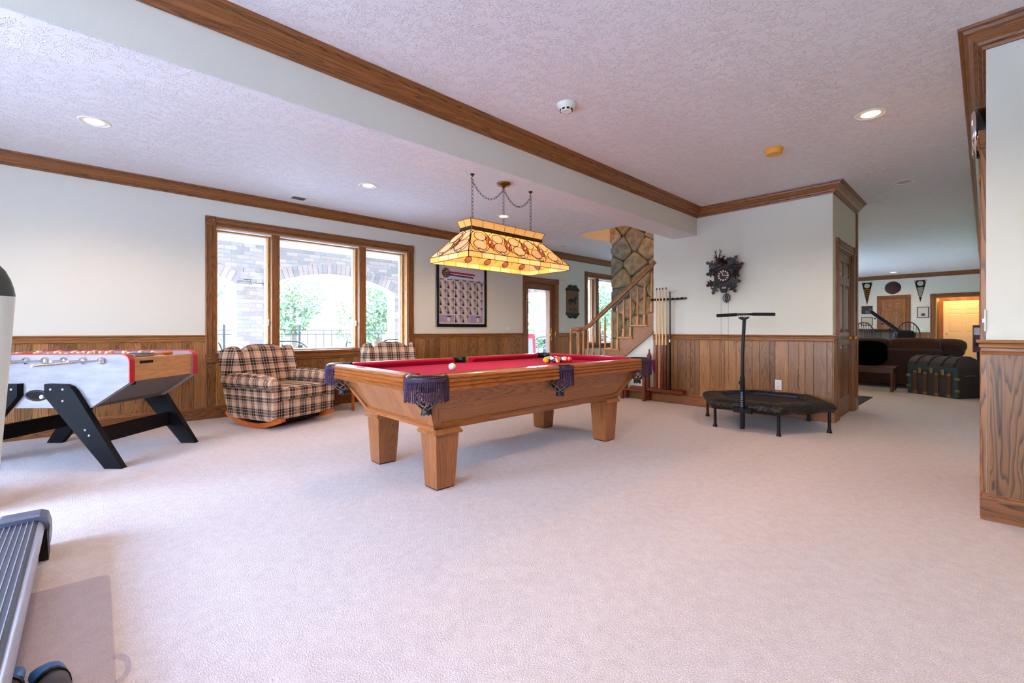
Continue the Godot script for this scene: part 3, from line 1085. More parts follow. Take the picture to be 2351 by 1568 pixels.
func make_outside() -> void:
	var bm := brick_mats()
	var mortar := mat("mortar", Color(0.66, 0.64, 0.62), 0.9)
	var mk := Mk.new()
	mk.bb(Vector3(-30, -0.4, -60), Vector3(40, -0.14, WW - 0.25))
	var lawn := mat("lawn", Color(0.50, 0.60, 0.34), 0.95)
	lawn.albedo_texture = noise_tex(noise(0.04, FastNoiseLite.TYPE_SIMPLEX_SMOOTH, 4, 41), 512, Color(0.62, 0.62, 0.6), Color.WHITE)
	lawn.uv1_triplanar = true
	lawn.uv1_world_triplanar = true
	var g := part("ground_lawn", mk, lawn, self)
	tag(g, "sunlit lawn beyond the porch", "lawn", "", "structure")
	mk = Mk.new()
	mk.bb(Vector3(-3.2, -0.14, -12.0), Vector3(13, -0.02, WW - 0.25))
	mk.bb(Vector3(-30, -0.4, WW - 0.25), Vector3(LEFT - 0.2, -0.05, 30))
	g = part("floor_porch", mk, mat("concrete", Color(0.80, 0.78, 0.75), 0.8), self)
	tag(g, "pale concrete porch slab outside the windows", "patio", "", "structure")
	mk = Mk.new()
	mk.bb(Vector3(LEFT - 0.2, 2.72, AZ - 0.36), Vector3(12.5, 2.9, WW - 0.25))
	g = part("ceiling_porch", mk, M.white_paint, self)
	tag(g, "white porch ceiling outside the windows", "ceiling", "", "structure")
	mk = Mk.new()
	mk.bb(Vector3(LEFT - 0.2, 2.60, AZ - 0.02), Vector3(12.5, 2.72, AZ + 0.03), 0.005)
	g = part("trim_frieze", mk, M.white_paint, self)
	tag(g, "white frieze board along the top of the brick arcade", "trim", "", "structure")
	var shapes := []
	for i in 4:
		mk = Mk.new()
		mk.bb(Vector3(-0.1, -0.0325, -0.01), Vector3(0.1, 0.0325, 0.0), 0.004)
		shapes.append(mk.done())
	var half := Mk.new()
	half.bb(Vector3(-0.047, -0.0325, -0.01), Vector3(0.047, 0.0325, 0.0), 0.004)
	var halfm := half.done()
	var rise := 0.31
	var span := PERIOD - 0.47
	var rad := (span * span / 4 + rise * rise) / (2 * rise)
	for b in range(-1, 4):
		var px := 1.93 + b * PERIOD        # left edge of the pillar
		if px > 11:
			continue
		# pillar
		var o := setting("brick_pillar", "%s brick pillar of the porch arcade" % ["leftmost", "second", "third", "fourth", "fifth"][b + 1], "pillar", Vector3(px, 0, AZ))
		o.name = "wall_pillar" if b == -1 else "wall_pillar_%03d" % (b + 1)
		mk = Mk.new()
		mk.bb(Vector3(0.0, -0.02, -0.36), Vector3(0.47, 1.9, -0.008))
		part("mortar", mk, mortar, o)
		for r in 26:
			var y := 0.02 + r * 0.075
			var x := 0.002
			var firsthalf := r % 2 == 1
			while x < 0.46:
				var l := 0.10 if (firsthalf and x < 0.05) or x > 0.36 else 0.21
				if x + l > 0.475:
					l = 0.10
				part("brick", halfm if l < 0.2 else shapes[0], bm[rng.randi() % 6], o, Vector3(x + l / 2, y + 0.0325, 0))
				x += l + 0.006
		# spandrel wall with the arch
		var s := setting("wall_arch", "brick wall over the %s porch arch" % ["leftmost", "second", "third", "fourth", "fifth"][b + 1], "wall", Vector3(px + 0.47, 0, AZ))
		var cx := span / 2
		var cy := 1.86 + rise - rad
		var inner := PackedVector2Array()
		var a0 := asin(span / 2 / rad)
		for i in 25:
			var a := -a0 + 2 * a0 * i / 24.0
			inner.append(Vector2(cx + sin(a) * rad, cy + cos(a) * rad))
		var poly := PackedVector2Array([Vector2(-0.47, 2.62), Vector2(-0.47, 1.86)])
		poly.append_array(inner)
		poly.append(Vector2(span, 2.62))
		mk = Mk.new()
		mk.extrude(poly, -0.36, -0.008)
		part("mortar", mk, mortar, s)
		# voussoirs
		var nv := 30
		for i in nv:
			var t0 := -a0 + 2 * a0 * (i + 0.06) / nv
			var t1 := -a0 + 2 * a0 * (i + 0.94) / nv
			var q := PackedVector2Array([Vector2(cx + sin(t0) * rad, cy + cos(t0) * rad), Vector2(cx + sin(t1) * rad, cy + cos(t1) * rad), Vector2(cx + sin(t1) * (rad + 0.2), cy + cos(t1) * (rad + 0.2)), Vector2(cx + sin(t0) * (rad + 0.2), cy + cos(t0) * (rad + 0.2))])
			mk = Mk.new()
			mk.extrude(q, -0.02, 0.004)
			part("brick", mk, bm[rng.randi() % 6], s)
		var cutter := PackedVector2Array([Vector2(cx, -3.0)])
		for i in 25:
			var a := -a0 * 1.12 + 2.24 * a0 * i / 24.0
			cutter.append(Vector2(cx + sin(a) * (rad + 0.208), cy + cos(a) * (rad + 0.208)))
		for r in 10:
			var y := 1.862 + r * 0.075
			var x := -0.468 + (0.1 if r % 2 == 1 else 0.0)
			while x < span - 0.05:
				var rect := PackedVector2Array([Vector2(x, y), Vector2(x + 0.2, y), Vector2(x + 0.2, y + 0.065), Vector2(x, y + 0.065)])
				for q in Geometry2D.clip_polygons(rect, cutter):
					if q.size() >= 3 and not Geometry2D.is_polygon_clockwise(q) and absf(area(q)) > 0.002:
						if absf(area(q)) > 0.0128:
							part("brick", shapes[1], bm[rng.randi() % 6], s, Vector3(x + 0.1, y + 0.0325, 0))
						else:
							mk = Mk.new()
							mk.extrude(q, -0.01, 0.0)
							part("brick", mk, bm[rng.randi() % 6], s)
				x += 0.21
	make_garden()

func area(p: PackedVector2Array) -> float:
	var s := 0.0
	for i in p.size():
		s += p[i].cross(p[(i + 1) % p.size()])
	return s / 2

func leaf_crown(seed_: int, count: int, rx: float, ry: float) -> ArrayMesh:
	var r2 := RandomNumberGenerator.new()
	r2.seed = seed_
	var mk := Mk.new()
	mk.tint = true
	var blobs := []
	for i in 14:
		var d := Vector3(r2.randf_range(-1, 1), r2.randf_range(-0.8, 1), r2.randf_range(-1, 1)).normalized() * r2.randf_range(0.2, 0.75)
		blobs.append([Vector3(d.x * rx, d.y * ry, d.z * rx), r2.randf_range(0.28, 0.45)])
	for i in count:
		var b = blobs[r2.randi() % blobs.size()]
		var n := Vector3(r2.randfn(), r2.randfn(), r2.randfn()).normalized()
		var p: Vector3 = b[0] + n * b[1] * rx * r2.randf_range(0.65, 1.0)
		var x := n.cross(Vector3(r2.randfn(), r2.randfn(), r2.randfn())).normalized() * r2.randf_range(0.05, 0.10)
		var y := (n + Vector3(0, -0.6, 0)).normalized() * r2.randf_range(0.08, 0.16)
		var v := r2.randf_range(0.7, 1.15)
		mk.col = Color(0.17 * v, 0.23 * v, 0.12 * v)
		mk.quad(p - x, p + y * 0.5 - x * 0.2, p + y, p + y * 0.5 + x)
	return mk.done()

func make_garden() -> void:
	var leaf := mat("leaf", Color(1, 1, 1), 0.6)
	leaf.vertex_color_use_as_albedo = true
	leaf.backlight_enabled = true
	leaf.backlight = Color(0.5, 0.6, 0.3)
	var bark := mat("bark", Color(0.36, 0.29, 0.23), 0.9)
	var crowns := [leaf_crown(1, 2600, 1.6, 1.5), leaf_crown(2, 2600, 1.6, 1.5), leaf_crown(3, 2600, 1.6, 1.5)]
	var spots := [[-3.4, -17.0, 1.3, 2.6, 0], [1.6, -18.5, 1.3, 2.2, 1], [6.2, -19.5, 1.3, 2.3, 1], [8.0, -15.8, 1.25, 2.1, 2], [12.0, -18.5, 1.4, 2.6, 0], [16.4, -18.0, 1.3, 2.2, 1], [19.4, -14.0, 1.2, 2.6, 2], [23.5, -16.5, 1.4, 2.5, 0]]
	var words := ["leftmost", "second", "third", "fourth", "fifth", "sixth", "seventh", "rightmost"]
	var i := 0
	for s in spots:
		var t := thing("garden_tree", "bright leafy garden tree beyond the fence, %s in the row" % words[i], "tree", Vector3(s[0], -0.14, s[1]), i * 1.3, "garden trees")
		var mk := Mk.new()
		mk.tube([Vector3.ZERO, Vector3(0.05, s[3] * 0.5, 0), Vector3(0, s[3], 0.05)], [0.14, 0.10, 0.06], 8)
		part("trunk", mk, bark, t)
		var f := part("foliage", crowns[s[4]], leaf, t, Vector3(0, s[3], 0))
		f.scale = Vector3.ONE * s[2]
		i += 1
	# hedge shrubs seen through the glass door and the second window
	var bush := leaf_crown(9, 900, 0.55, 0.5)
	i = 0
	for s in [[9.0, -11.5], [10.6, -12.0], [12.2, -11.7], [13.8, -12.2]]:
		var t := thing("porch_shrub", "low leafy shrub outside the glass door, %s from the left" % ["first", "second", "third", "fourth"][i], "shrub", Vector3(s[0], -0.14, s[1]), i * 0.9, "shrubs by the porch")
		var f := part("foliage", bush, leaf, t, Vector3(0, 0.62, 0))
		f.scale = Vector3(1.15, 1.1, 1.15)
		var mk := Mk.new()
		mk.tube([Vector3.ZERO, Vector3(0.0, 0.6, 0)], 0.03, 6)
		part("stem", mk, bark, t)
		i += 1
	# iron fence
	var fe := thing("metal_fence", "thin black picket fence across the garden", "fence", Vector3(0, -0.14, -13.9))
	var mk2 := Mk.new()
	mk2.box(Vector3(0, 0.66, 0), Vector3(0.06, 1.34, 0.06), 0.006)
	var post := mk2.done()
	mk2 = Mk.new()
	mk2.box(Vector3(0, 0.6, 0), Vector3(0.018, 1.16, 0.018))
	var picket := mk2.done()
	var fm := mat("fence_metal", Color(0.10, 0.11, 0.11), 0.5, 0.3)
	var x := -3.07
	while x < 14.5:
		part("post", post, fm, fe, Vector3(x, 0, 0))
		for k in range(1, 8):
			part("picket", picket, fm, fe, Vector3(x + k * 1.9 / 8, 0, 0))
		x += 1.9
	for y in [0.18, 1.05, 1.18]:
		mk2 = Mk.new()
		mk2.bb(Vector3(-3.07, y - 0.015, -0.012), Vector3(14.5, y + 0.015, 0.012))
		part("rail", mk2, fm, fe)
	patio_furniture()

# wrought-iron seat with an arched back that carries rosettes; w is its width
func iron_seat(t: Node3D, w: float, m: Material, medal: int) -> void:
	var mk := Mk.new()
	var arc := []
	for i in 13:
		var u := -1.0 + i / 6.0
		arc.append(Vector3(u * w / 2, 0.72 + 0.14 * (1.0 - u * u * u * u), -0.22))
	var path := [Vector3(-w / 2, 0.0, -0.2)]
	path.append_array(arc)
	path.append(Vector3(w / 2, 0.0, -0.2))
	mk.tube(path, 0.013, 6)
	part("back_frame", mk, m, t)
	mk = Mk.new()
	mk.bar(Vector3(-w / 2, 0.66, -0.215), Vector3(w / 2, 0.66, -0.215), 0.012, 0.012)
	for i in 5:
		var bx: float = -w / 2 + w * (i + 0.5) / 5.0
		mk.bar(Vector3(bx, 0.42, -0.21), Vector3(bx, 0.66, -0.215), 0.010, 0.010)
	part("back_bars", mk, m, t)
	for i in medal:
		mk = Mk.new()
		var bx: float = -w / 2 + w * (i + 0.5) / medal
		mk.xf = Transform3D(Basis(Vector3.RIGHT, PI / 2), Vector3(bx, 0.735, -0.22))
		var r := 0.062 if i % 2 == 1 or medal < 3 else 0.05
		mk.lathe([Vector2(r, -0.006), Vector2(r * 0.9, 0.008), Vector2(r * 0.45, 0.012), Vector2(0.001, 0.016)], 14)
		for k in 6:
			mk.ball(Vector3(cos(k * TAU / 6) * r * 1.05, 0, sin(k * TAU / 6) * r * 1.05), Vector3(0.018, 0.008, 0.018), 8, 4)
		part("rosette", mk, m, t)
	mk = Mk.new()
	mk.bb(Vector3(-w / 2, 0.40, -0.21), Vector3(w / 2, 0.425, 0.26), 0.006)
	part("seat", mk, m, t)
	for sx in [-1, 1]:
		mk = Mk.new()
		mk.tube([Vector3(sx * w / 2, 0.0, 0.25), Vector3(sx * w / 2, 0.60, 0.25), Vector3(sx * w / 2, 0.64, 0.20), Vector3(sx * w / 2, 0.64, -0.2)], 0.012, 6)
		part("arm", mk, m, t)

func patio_furniture() -> void:
	var m := mat("patio_iron", Color(0.10, 0.17, 0.18), 0.45, 0.3)
	var t := thing("patio_bench", "dark green iron garden bench with rosettes on its back", "bench", Vector3(2.43, -0.02, -7.9), 0.1)
	iron_seat(t, 0.80, m, 3)
	t = thing("patio_chair", "small dark green iron chair at the left of the porch", "chair", Vector3(1.62, -0.02, -8.3), 0.9)
	iron_seat(t, 0.5, m, 1)
	t = thing("patio_chair", "dark iron porch chair behind the second plaid recliner", "chair", Vector3(4.35, -0.02, -7.9), -0.3)
	iron_seat(t, 0.5, m, 1)
	# leaning folded chair frame
	t = thing("folded_chair", "folded dark frame leaning on the porch near the window", "chair", Vector3(3.36, -0.02, -7.7), 0.4)
	for s in [-0.2, 0.2]:
		var mk := Mk.new()
		mk.tube([Vector3(-0.12, 0, s), Vector3(0.14, 0.86, s)], 0.014, 6)
		part("leg", mk, m, t)
	var mk3 := Mk.new()
	mk3.bar(Vector3(0.02, 0.45, -0.2), Vector3(0.02, 0.45, 0.2), 0.02, 0.02)
	part("rung", mk3, m, t)
	mk3 = Mk.new()
	mk3.bar(Vector3(0.13, 0.83, -0.2), Vector3(0.13, 0.83, 0.2), 0.02, 0.02)
	part("rung", mk3, m, t)
	# red bordered board and striped lounge seat seen through the glass door
	t = thing("game_board", "white board with a red border leaning outside the glass door", "board", Vector3(7.83, -0.02, -7.7), -0.55)
	var red := mat("red_paint", Color(0.78, 0.10, 0.20), 0.5)
	mk3 = Mk.new()
	mk3.xf = Transform3D(Basis(Vector3(1, 0, 0), -0.22), Vector3.ZERO)
	mk3.bb(Vector3(-0.22, 0, -0.02), Vector3(0.22, 0.98, 0.02), 0.005)
	part("frame", mk3, red, t)
	mk3 = Mk.new()
	mk3.xf = Transform3D(Basis(Vector3(1, 0, 0), -0.22), Vector3.ZERO)
	mk3.bb(Vector3(-0.15, 0.08, 0.019), Vector3(0.15, 0.86, 0.026), 0.003)
	part("panel", mk3, mat("board_grey", Color(0.62, 0.60, 0.66), 0.6), t)
	t = thing("lounge_chair", "dark porch lounge chair with a blue and white striped cushion", "chair", Vector3(9.40, -0.02, -8.5), -0.6)
	iron_seat(t, 0.62, m, 1)
	for k in 5:
		mk3 = Mk.new()
		mk3.bb(Vector3(-0.28 + k * 0.112, 0.43, -0.19), Vector3(-0.17 + k * 0.112, 0.54, 0.27), 0.02)
		part("cushion", mk3, mat("stripe_blue", Color(0.20, 0.32, 0.46), 0.9) if k % 2 else M.white_paint, t)
	t = thing("lounge_chair", "dark porch chair seen through the window behind the balusters", "chair", Vector3(11.6, -0.02, -8.2), -0.8)
	iron_seat(t, 0.7, m, 1)
	t = thing("picnic_cooler", "red box on the porch behind the stair balusters", "box", Vector3(10.35, -0.02, -7.75), 0.2)
	mk3 = Mk.new()
	mk3.bb(Vector3(-0.3, 0, -0.2), Vector3(0.3, 0.74, 0.2), 0.02)
	part("body", mk3, red, t)
	mk3 = Mk.new()
	mk3.bb(Vector3(-0.31, 0.74, -0.21), Vector3(0.31, 0.85, 0.21), 0.02)
	part("lid", mk3, red, t)
# ---------------------------------------------------------------- stairs and chimney
func make_stairs() -> void:
	var o := thing("staircase", "oak staircase with turned balusters rising behind the wall", "stairs", Vector3(0, 0, 0))
	var rise := 0.185
	var run := 0.242
	var z1 := -4.88
	var x0 := CW + 0.0
	for k in range(1, 15):
		var zf := z1 + (k - 1) * run
		var y := k * rise
		if y > CEIL + 0.2:
			break
		var mk := Mk.new()
		mk.off = Vector2(rng.randf(), rng.randf())
		var xl: float = x0 - 0.045 if k < 7 else (x0 - 0.045 if zf + run < -3.33 else CW + 0.13)
		mk.bb(Vector3(xl, y - 0.028, zf - 0.03), Vector3(7.05, y, zf + run + 0.012), 0.006)
		part("tread", mk, M.oak_tread, o)
		mk = Mk.new()
		mk.off = Vector2(rng.randf(), rng.randf())
		mk.bb(Vector3(maxf(x0, xl), y - rise, zf), Vector3(7.05, y - 0.028, zf + 0.018))
		part("riser", mk, M.oak_stair, o)
	# stringer: stepped outline seen from the room (x = CW)
	var poly := PackedVector2Array()
	var low := func(z: float) -> float: return 1.001 + (z + 3.322) * 0.7645
	poly.append(Vector2(z1 + 0.004, 0.0))
	for k in range(1, 8):
		var zf := z1 + (k - 1) * run
		poly.append(Vector2(zf + 0.004, k * rise - 0.028))
		poly.append(Vector2(minf(zf + run + 0.004, -3.325), k * rise - 0.028))
	poly.append(Vector2(-3.325, low.call(-3.325)))
	poly.append(Vector2(-4.62, 0.0))
	var mk := Mk.new()
	mk.grain = Vector3(1, 0.76, 0)
	mk.xf = Transform3D(Basis(Vector3.UP, -PI / 2), Vector3(CW + 0.03, 0, 0))
	mk.extrude(poly, 0.0, 0.03)
	part("stringer", mk, M.oak_stair, o)
	mk = Mk.new()
	mk.bar(Vector3(CW - 0.01, low.call(-4.6) + 0.03, -4.6), Vector3(CW - 0.01, low.call(-3.33) + 0.012, -3.33), 0.03, 0.035)
	part("stringer_trim", mk, M.oak_rail, o)
	# handrail with a volute
	var path := []
	for i in 9:
		var a := -PI * 1.15 + i * PI * 1.15 / 8
		path.append(Vector3(CW + 0.03 - 0.085 - cos(a) * -0.085 - 0.0, 1.035, -4.72 + sin(a) * 0.10))
	path = []
	for i in 10:
		var a := i * TAU * 0.8 / 9
		path.append(Vector3(CW + 0.02 + 0.085 - 0.085 * cos(TAU * 0.8 - a), 1.045, -4.74 - 0.095 * sin(TAU * 0.8 - a)))
	path.append(Vector3(CW + 0.02, 1.047, -4.66))
	path.append(Vector3(CW + 0.02, 1.062, -4.58))
	path.append(Vector3(CW + 0.02, 1.10, -4.50))
	path.append(Vector3(CW + 0.02, 1.18, -4.40))
	path.append(Vector3(CW + 0.02, 2.022, -3.30))
	var rings := []
	for i in path.size():
		var a: Vector3 = path[maxi(i - 1, 0)]
		var b: Vector3 = path[mini(i + 1, path.size() - 1)]
		var t := (b - a).normalized()
		var s := t.cross(Vector3.UP).normalized()
		var u := s.cross(t)
		var loop := PackedVector3Array()
		for q in [Vector2(-0.024, -0.03), Vector2(0.024, -0.03), Vector2(0.024, -0.012), Vector2(0.034, 0.004), Vector2(0.028, 0.024), Vector2(0.012, 0.032), Vector2(-0.012, 0.032), Vector2(-0.028, 0.024), Vector2(-0.034, 0.004), Vector2(-0.024, -0.012)]:
			loop.append(path[i] + s * q.x + u * q.y)
		rings.append(loop)
	mk = Mk.new()
	mk.skin(rings, false)
	part("handrail", mk, M.oak_stair, o)
	mk = Mk.new()
	mk.lathe([Vector2(0.10, 1.01), Vector2(0.125, 1.02), Vector2(0.13, 1.045), Vector2(0.115, 1.066), Vector2(0.02, 1.07)], 20, Vector3(CW + 0.03, 0, -4.74))
	part("volute_cap", mk, M.oak_stair, o)
	# newel
	mk = Mk.new()
	mk.grain = Vector3.UP
	mk.lathe([Vector2(0.05, 0.185), Vector2(0.05, 0.45), Vector2(0.035, 0.47), Vector2(0.045, 0.52), Vector2(0.032, 0.55), Vector2(0.046, 0.75), Vector2(0.044, 0.90), Vector2(0.05, 0.92), Vector2(0.036, 0.94), Vector2(0.045, 1.01)], 16, Vector3(CW + 0.03, 0, -4.72))
	part("newel", mk, M.oak_stair, o)
	# balusters
	var zs := [-4.878, -4.82, -4.618, -4.52, -4.423, -4.286, -4.185, -4.054, -3.95, -3.841, -3.719, -3.60, -3.484, -3.371]
	var shape := {}
	for z in zs:
		var k := int(floor((z + 0.03 - z1) / run)) + 1
		var y0 := maxf(k, 1) * rise
		var y1: float = 1.02 if z < -4.6 else 1.02 + maxf(0.0, (z + 4.47)) * 0.765
		var key := "%.3f" % (y1 - y0)
		if not shape.has(key):
			var b := Mk.new()
			b.grain = Vector3.UP
			var h := y1 - y0
			var sq := minf(0.18, h * 0.22)
			b.bb(Vector3(-0.021, 0, -0.021), Vector3(0.021, sq, 0.021), 0.003)
			b.lathe([Vector2(0.020, sq), Vector2(0.012, sq + 0.01), Vector2(0.021, sq + 0.03), Vector2(0.014, sq + 0.05), Vector2(0.020, sq + 0.065), Vector2(0.014, sq + 0.085), Vector2(0.0205, sq + 0.16), Vector2(0.018, h * 0.7), Vector2(0.013, h)], 10)
			shape[key] = b.done()
		var px: float = CW + 0.02
		if z < -4.7:
			px = CW + 0.02 + (0.0 if z < -4.85 else -0.09)
		part("baluster", shape[key], M.oak_tread, o, Vector3(px, y0, z))

	make_chimney()

# fieldstone: cells of a jittered grid cut by their neighbours, each a bulging stone
func make_chimney() -> void:
	var o := setting("wall_chimney", "fieldstone chimney wall behind the stairs", "wall", Vector3(7.10, 0, 0), -PI / 2)
	var mk := Mk.new()
	mk.bb(Vector3(-4.80, 0, -0.17), Vector3(-1.6, 5.0, -0.015))
	part("mortar", mk, mat("stone_mortar", Color(0.34, 0.33, 0.27), 0.95), o)
	var cols := [Color(0.66, 0.65, 0.55), Color(0.60, 0.62, 0.57), Color(0.72, 0.69, 0.58), Color(0.76, 0.69, 0.55), Color(0.52, 0.57, 0.57), Color(0.68, 0.63, 0.56), Color(0.78, 0.73, 0.63)]
	var ms := []
	var nt := noise_tex(noise(0.018, FastNoiseLite.TYPE_SIMPLEX_SMOOTH, 5, 51), 512, Color(0.66, 0.67, 0.66), Color(1.0, 0.97, 0.90))
	var nn := noise_tex(noise(0.03, FastNoiseLite.TYPE_SIMPLEX_SMOOTH, 5, 52), 512, Color.BLACK, Color.WHITE, true, 4.0)
	for i in cols.size():
		var m := mat("stone_%d" % i, cols[i], 0.85)
		m.albedo_texture = nt
		m.normal_enabled = true
		m.normal_texture = nn
		m.uv1_triplanar = true
		m.uv1_world_triplanar = true
		m.uv1_scale = Vector3(0.8, 0.8, 0.8)
		m.uv1_offset = Vector3(i * 0.37, i * 0.21, 0)
		ms.append(m)
	var r2 := RandomNumberGenerator.new()
	r2.seed = 12
	var sites := []
	var nx := 6
	var ny := 16
	for j in ny:
		for i in nx:
			sites.append(Vector2(-4.78 + (i + 0.5 + (0.25 if j % 2 else -0.2) + r2.randf_range(-0.3, 0.3)) * 0.38, (j + 0.5 + r2.randf_range(-0.3, 0.3)) * 0.26))
	for i in sites.size():
		var c: Vector2 = sites[i]
		if c.x > -2.9 or c.y > 3.9:
			continue
		var poly := PackedVector2Array([Vector2(maxf(c.x - 0.6, -4.81), c.y - 0.6), Vector2(c.x + 0.6, c.y - 0.6), Vector2(c.x + 0.6, c.y + 0.6), Vector2(maxf(c.x - 0.6, -4.81), c.y + 0.6)])
		for j in sites.size():
			if j == i or sites[j].distance_to(c) > 1.2:
				continue
			var q: Vector2 = sites[j]
			var n := (q - c).normalized()
			var d := (q + c).dot(n) * 0.5 - 0.009
			var cut := PackedVector2Array()
			for k in poly.size():
				var a := poly[k]
				var b := poly[(k + 1) % poly.size()]
				var da := a.dot(n) - d
				var db := b.dot(n) - d
				if da <= 0.0:
					cut.append(a)
				if (da < 0.0) != (db < 0.0):
					cut.append(a.lerp(b, da / (da - db)))
			poly = cut
			if poly.size() < 3:
				break
		if poly.size() < 3:
			continue
		# knock the corners off
		var soft := PackedVector2Array()
		for k in poly.size():
			var a := poly[k]
			var p := poly[(k - 1 + poly.size()) % poly.size()]
			var b := poly[(k + 1) % poly.size()]
			soft.append(a.lerp(p, 0.16) + Vector2(r2.randf_range(-0.004, 0.004), r2.randf_range(-0.004, 0.004)))
			soft.append(a.lerp(b, 0.16) + Vector2(r2.randf_range(-0.004, 0.004), r2.randf_range(-0.004, 0.004)))
		mk = Mk.new()
		mk.plate(soft, -0.02, r2.randf_range(0.012, 0.032), 0.03)
		part("stone", mk, ms[r2.randi() % ms.size()], o)
# ---------------------------------------------------------------- ceiling fixtures
func downlight(at: Vector3, lit: bool, label: String, energy := 1.5) -> void:
	var t := thing("recessed_light", label, "light", at, 0.0, "recessed ceiling lights")
	var mk := Mk.new()
	mk.lathe([Vector2(0.075, 0.03), Vector2(0.082, -0.004), Vector2(0.098, -0.006), Vector2(0.103, 0.0), Vector2(0.103, 0.002)], 28, Vector3.ZERO, true, false)
	part("trim_ring", mk, M.white_plastic, t)
	mk = Mk.new()
	mk.lathe([Vector2(0.07, 0.008), Vector2(0.055, -0.004), Vector2(0.03, -0.010), Vector2(0.001, -0.012)], 24, Vector3.ZERO, true, false)
	if lit:
		part("bulb", mk, M.bulb_glow, t)
		var l := SpotLight3D.new()
		l.name = "light"
		t.add_child(l, true)
		l.position = Vector3(0, -0.03, 0)
		l.rotation_degrees = Vector3(-90, 0, 0)
		l.spot_angle = 75.0
		l.spot_angle_attenuation = 0.6
		l.spot_range = 30.0
		l.spot_attenuation = 2.0
		l.light_color = Color(1.0, 0.80, 0.60)
		l.light_energy = energy
		l.light_size = 0.06
		l.shadow_enabled = true
	else:
		part("bulb", mk, M.bulb_off, t)

func make_fixtures() -> void:
	glow("bulb_glow", Color(1.0, 0.86, 0.66), 5.0)
	mat("bulb_off", Color(0.75, 0.74, 0.70), 0.3)
	downlight(Vector3(0.04, CEIL, -4.80), true, "lit recessed ceiling light at the far left")
	downlight(Vector3(2.30, CEIL, -4.79), true, "lit recessed light near the ceiling vent")
	downlight(Vector3(4.33, CEIL, -4.75), true, "lit recessed light behind the pool table lamp")
	downlight(Vector3(4.30, CEIL, -0.60), true, "lit recessed light at the upper right of the ceiling")
	downlight(Vector3(6.53, CEIL, -0.62), false, "unlit recessed light over the corridor")
	downlight(Vector3(6.68, CEIL, -5.63), false, "unlit recessed light over the patio door")
	downlight(Vector3(16.4, CEIL, -1.78), true, "small lit recessed light in the distant family room", 0.6)
	downlight(Vector3(2.1, CEIL, -0.60), true, "recessed light above the camera, outside the photo")
	downlight(Vector3(-0.1, CEIL, -0.60), true, "recessed light behind the camera, outside the photo")
	downlight(Vector3(8.9, CEIL, -2.4), true, "recessed light over the family room, outside the photo", 1.2)
	downlight(Vector3(11.2, CEIL, -2.4), true, "second recessed light over the family room, outside the photo", 1.2)
	# smoke detector
	var t := thing("smoke_detector", "white round smoke detector with dark vents on the ceiling", "smoke detector", Vector3(2.515, CEIL, -2.087))
	var mk := Mk.new()
	mk.lathe([Vector2(0.030, -0.052), Vector2(0.040, -0.050), Vector2(0.046, -0.036), Vector2(0.060, -0.022), Vector2(0.068, -0.012), Vector2(0.071, 0.0)], 32)
	part("housing", mk, mat("detector_white", Color(0.90, 0.90, 0.84), 0.45), t)
	for k in 8:
		mk = Mk.new()
		mk.xf = Transform3D(Basis(Vector3.UP, k * TAU / 8 + 0.2), Vector3.ZERO)
		mk.box(Vector3(0.0435, -0.043, 0), Vector3(0.004, 0.011, 0.020))
		part("vent", mk, M.black_plastic, t)
	t = thing("heat_detector", "small yellowed round detector on the ceiling", "detector", Vector3(4.50, CEIL, -1.316))
	mk = Mk.new()
	mk.lathe([Vector2(0.062, -0.046), Vector2(0.066, -0.042), Vector2(0.068, -0.014), Vector2(0.074, -0.010), Vector2(0.074, 0.0)], 28)
	part("cap", mk, mat("yellowed_plastic", Color(0.88, 0.62, 0.18), 0.45), t)
	# ceiling vent
	t = thing("ceiling_vent", "white louvred air vent in the ceiling near the window", "vent", Vector3(1.977, CEIL, -5.83))
	mk = Mk.new()
	for q in [[-0.19, 0.19, -0.085, -0.07], [-0.19, 0.19, 0.07, 0.085], [-0.19, -0.165, -0.07, 0.07], [0.165, 0.19, -0.07, 0.07], [-0.01, 0.01, -0.07, 0.07]]:
		mk.bb(Vector3(q[0], -0.008, q[2]), Vector3(q[1], 0.0, q[3]))
	part("frame", mk, M.white_plastic, t)
	mk = Mk.new()
	mk.bb(Vector3(-0.165, -0.0015, -0.07), Vector3(0.165, -0.0005, 0.07))
	part("duct", mk, M.black_plastic, t)
	for k in 22:
		mk = Mk.new()
		var x := -0.158 + k * 0.015
		if absf(x) < 0.014:
			continue
		mk.xf = Transform3D(Basis(Vector3.BACK, 0.7 if x < 0 else -0.7), Vector3(x, -0.005, 0))
		mk.box(Vector3.ZERO, Vector3(0.010, 0.0012, 0.14))
		part("louvre", mk, M.white_plastic, t)
	# upstairs lamp that lights the stairwell
	t = thing("stairwell_lamp", "warm globe lamp high in the stairwell, out of sight", "lamp", Vector3(6.6, 4.9, -3.2))
	mk = Mk.new()
	mk.ball(Vector3(0, -0.08, 0), Vector3(0.12, 0.08, 0.12), 16, 8)
	part("globe", mk, M.bulb_glow, t)
	omni(t, Vector3(0, -0.20, 0), Color(1.0, 0.72, 0.40), 2.0, 0.1)
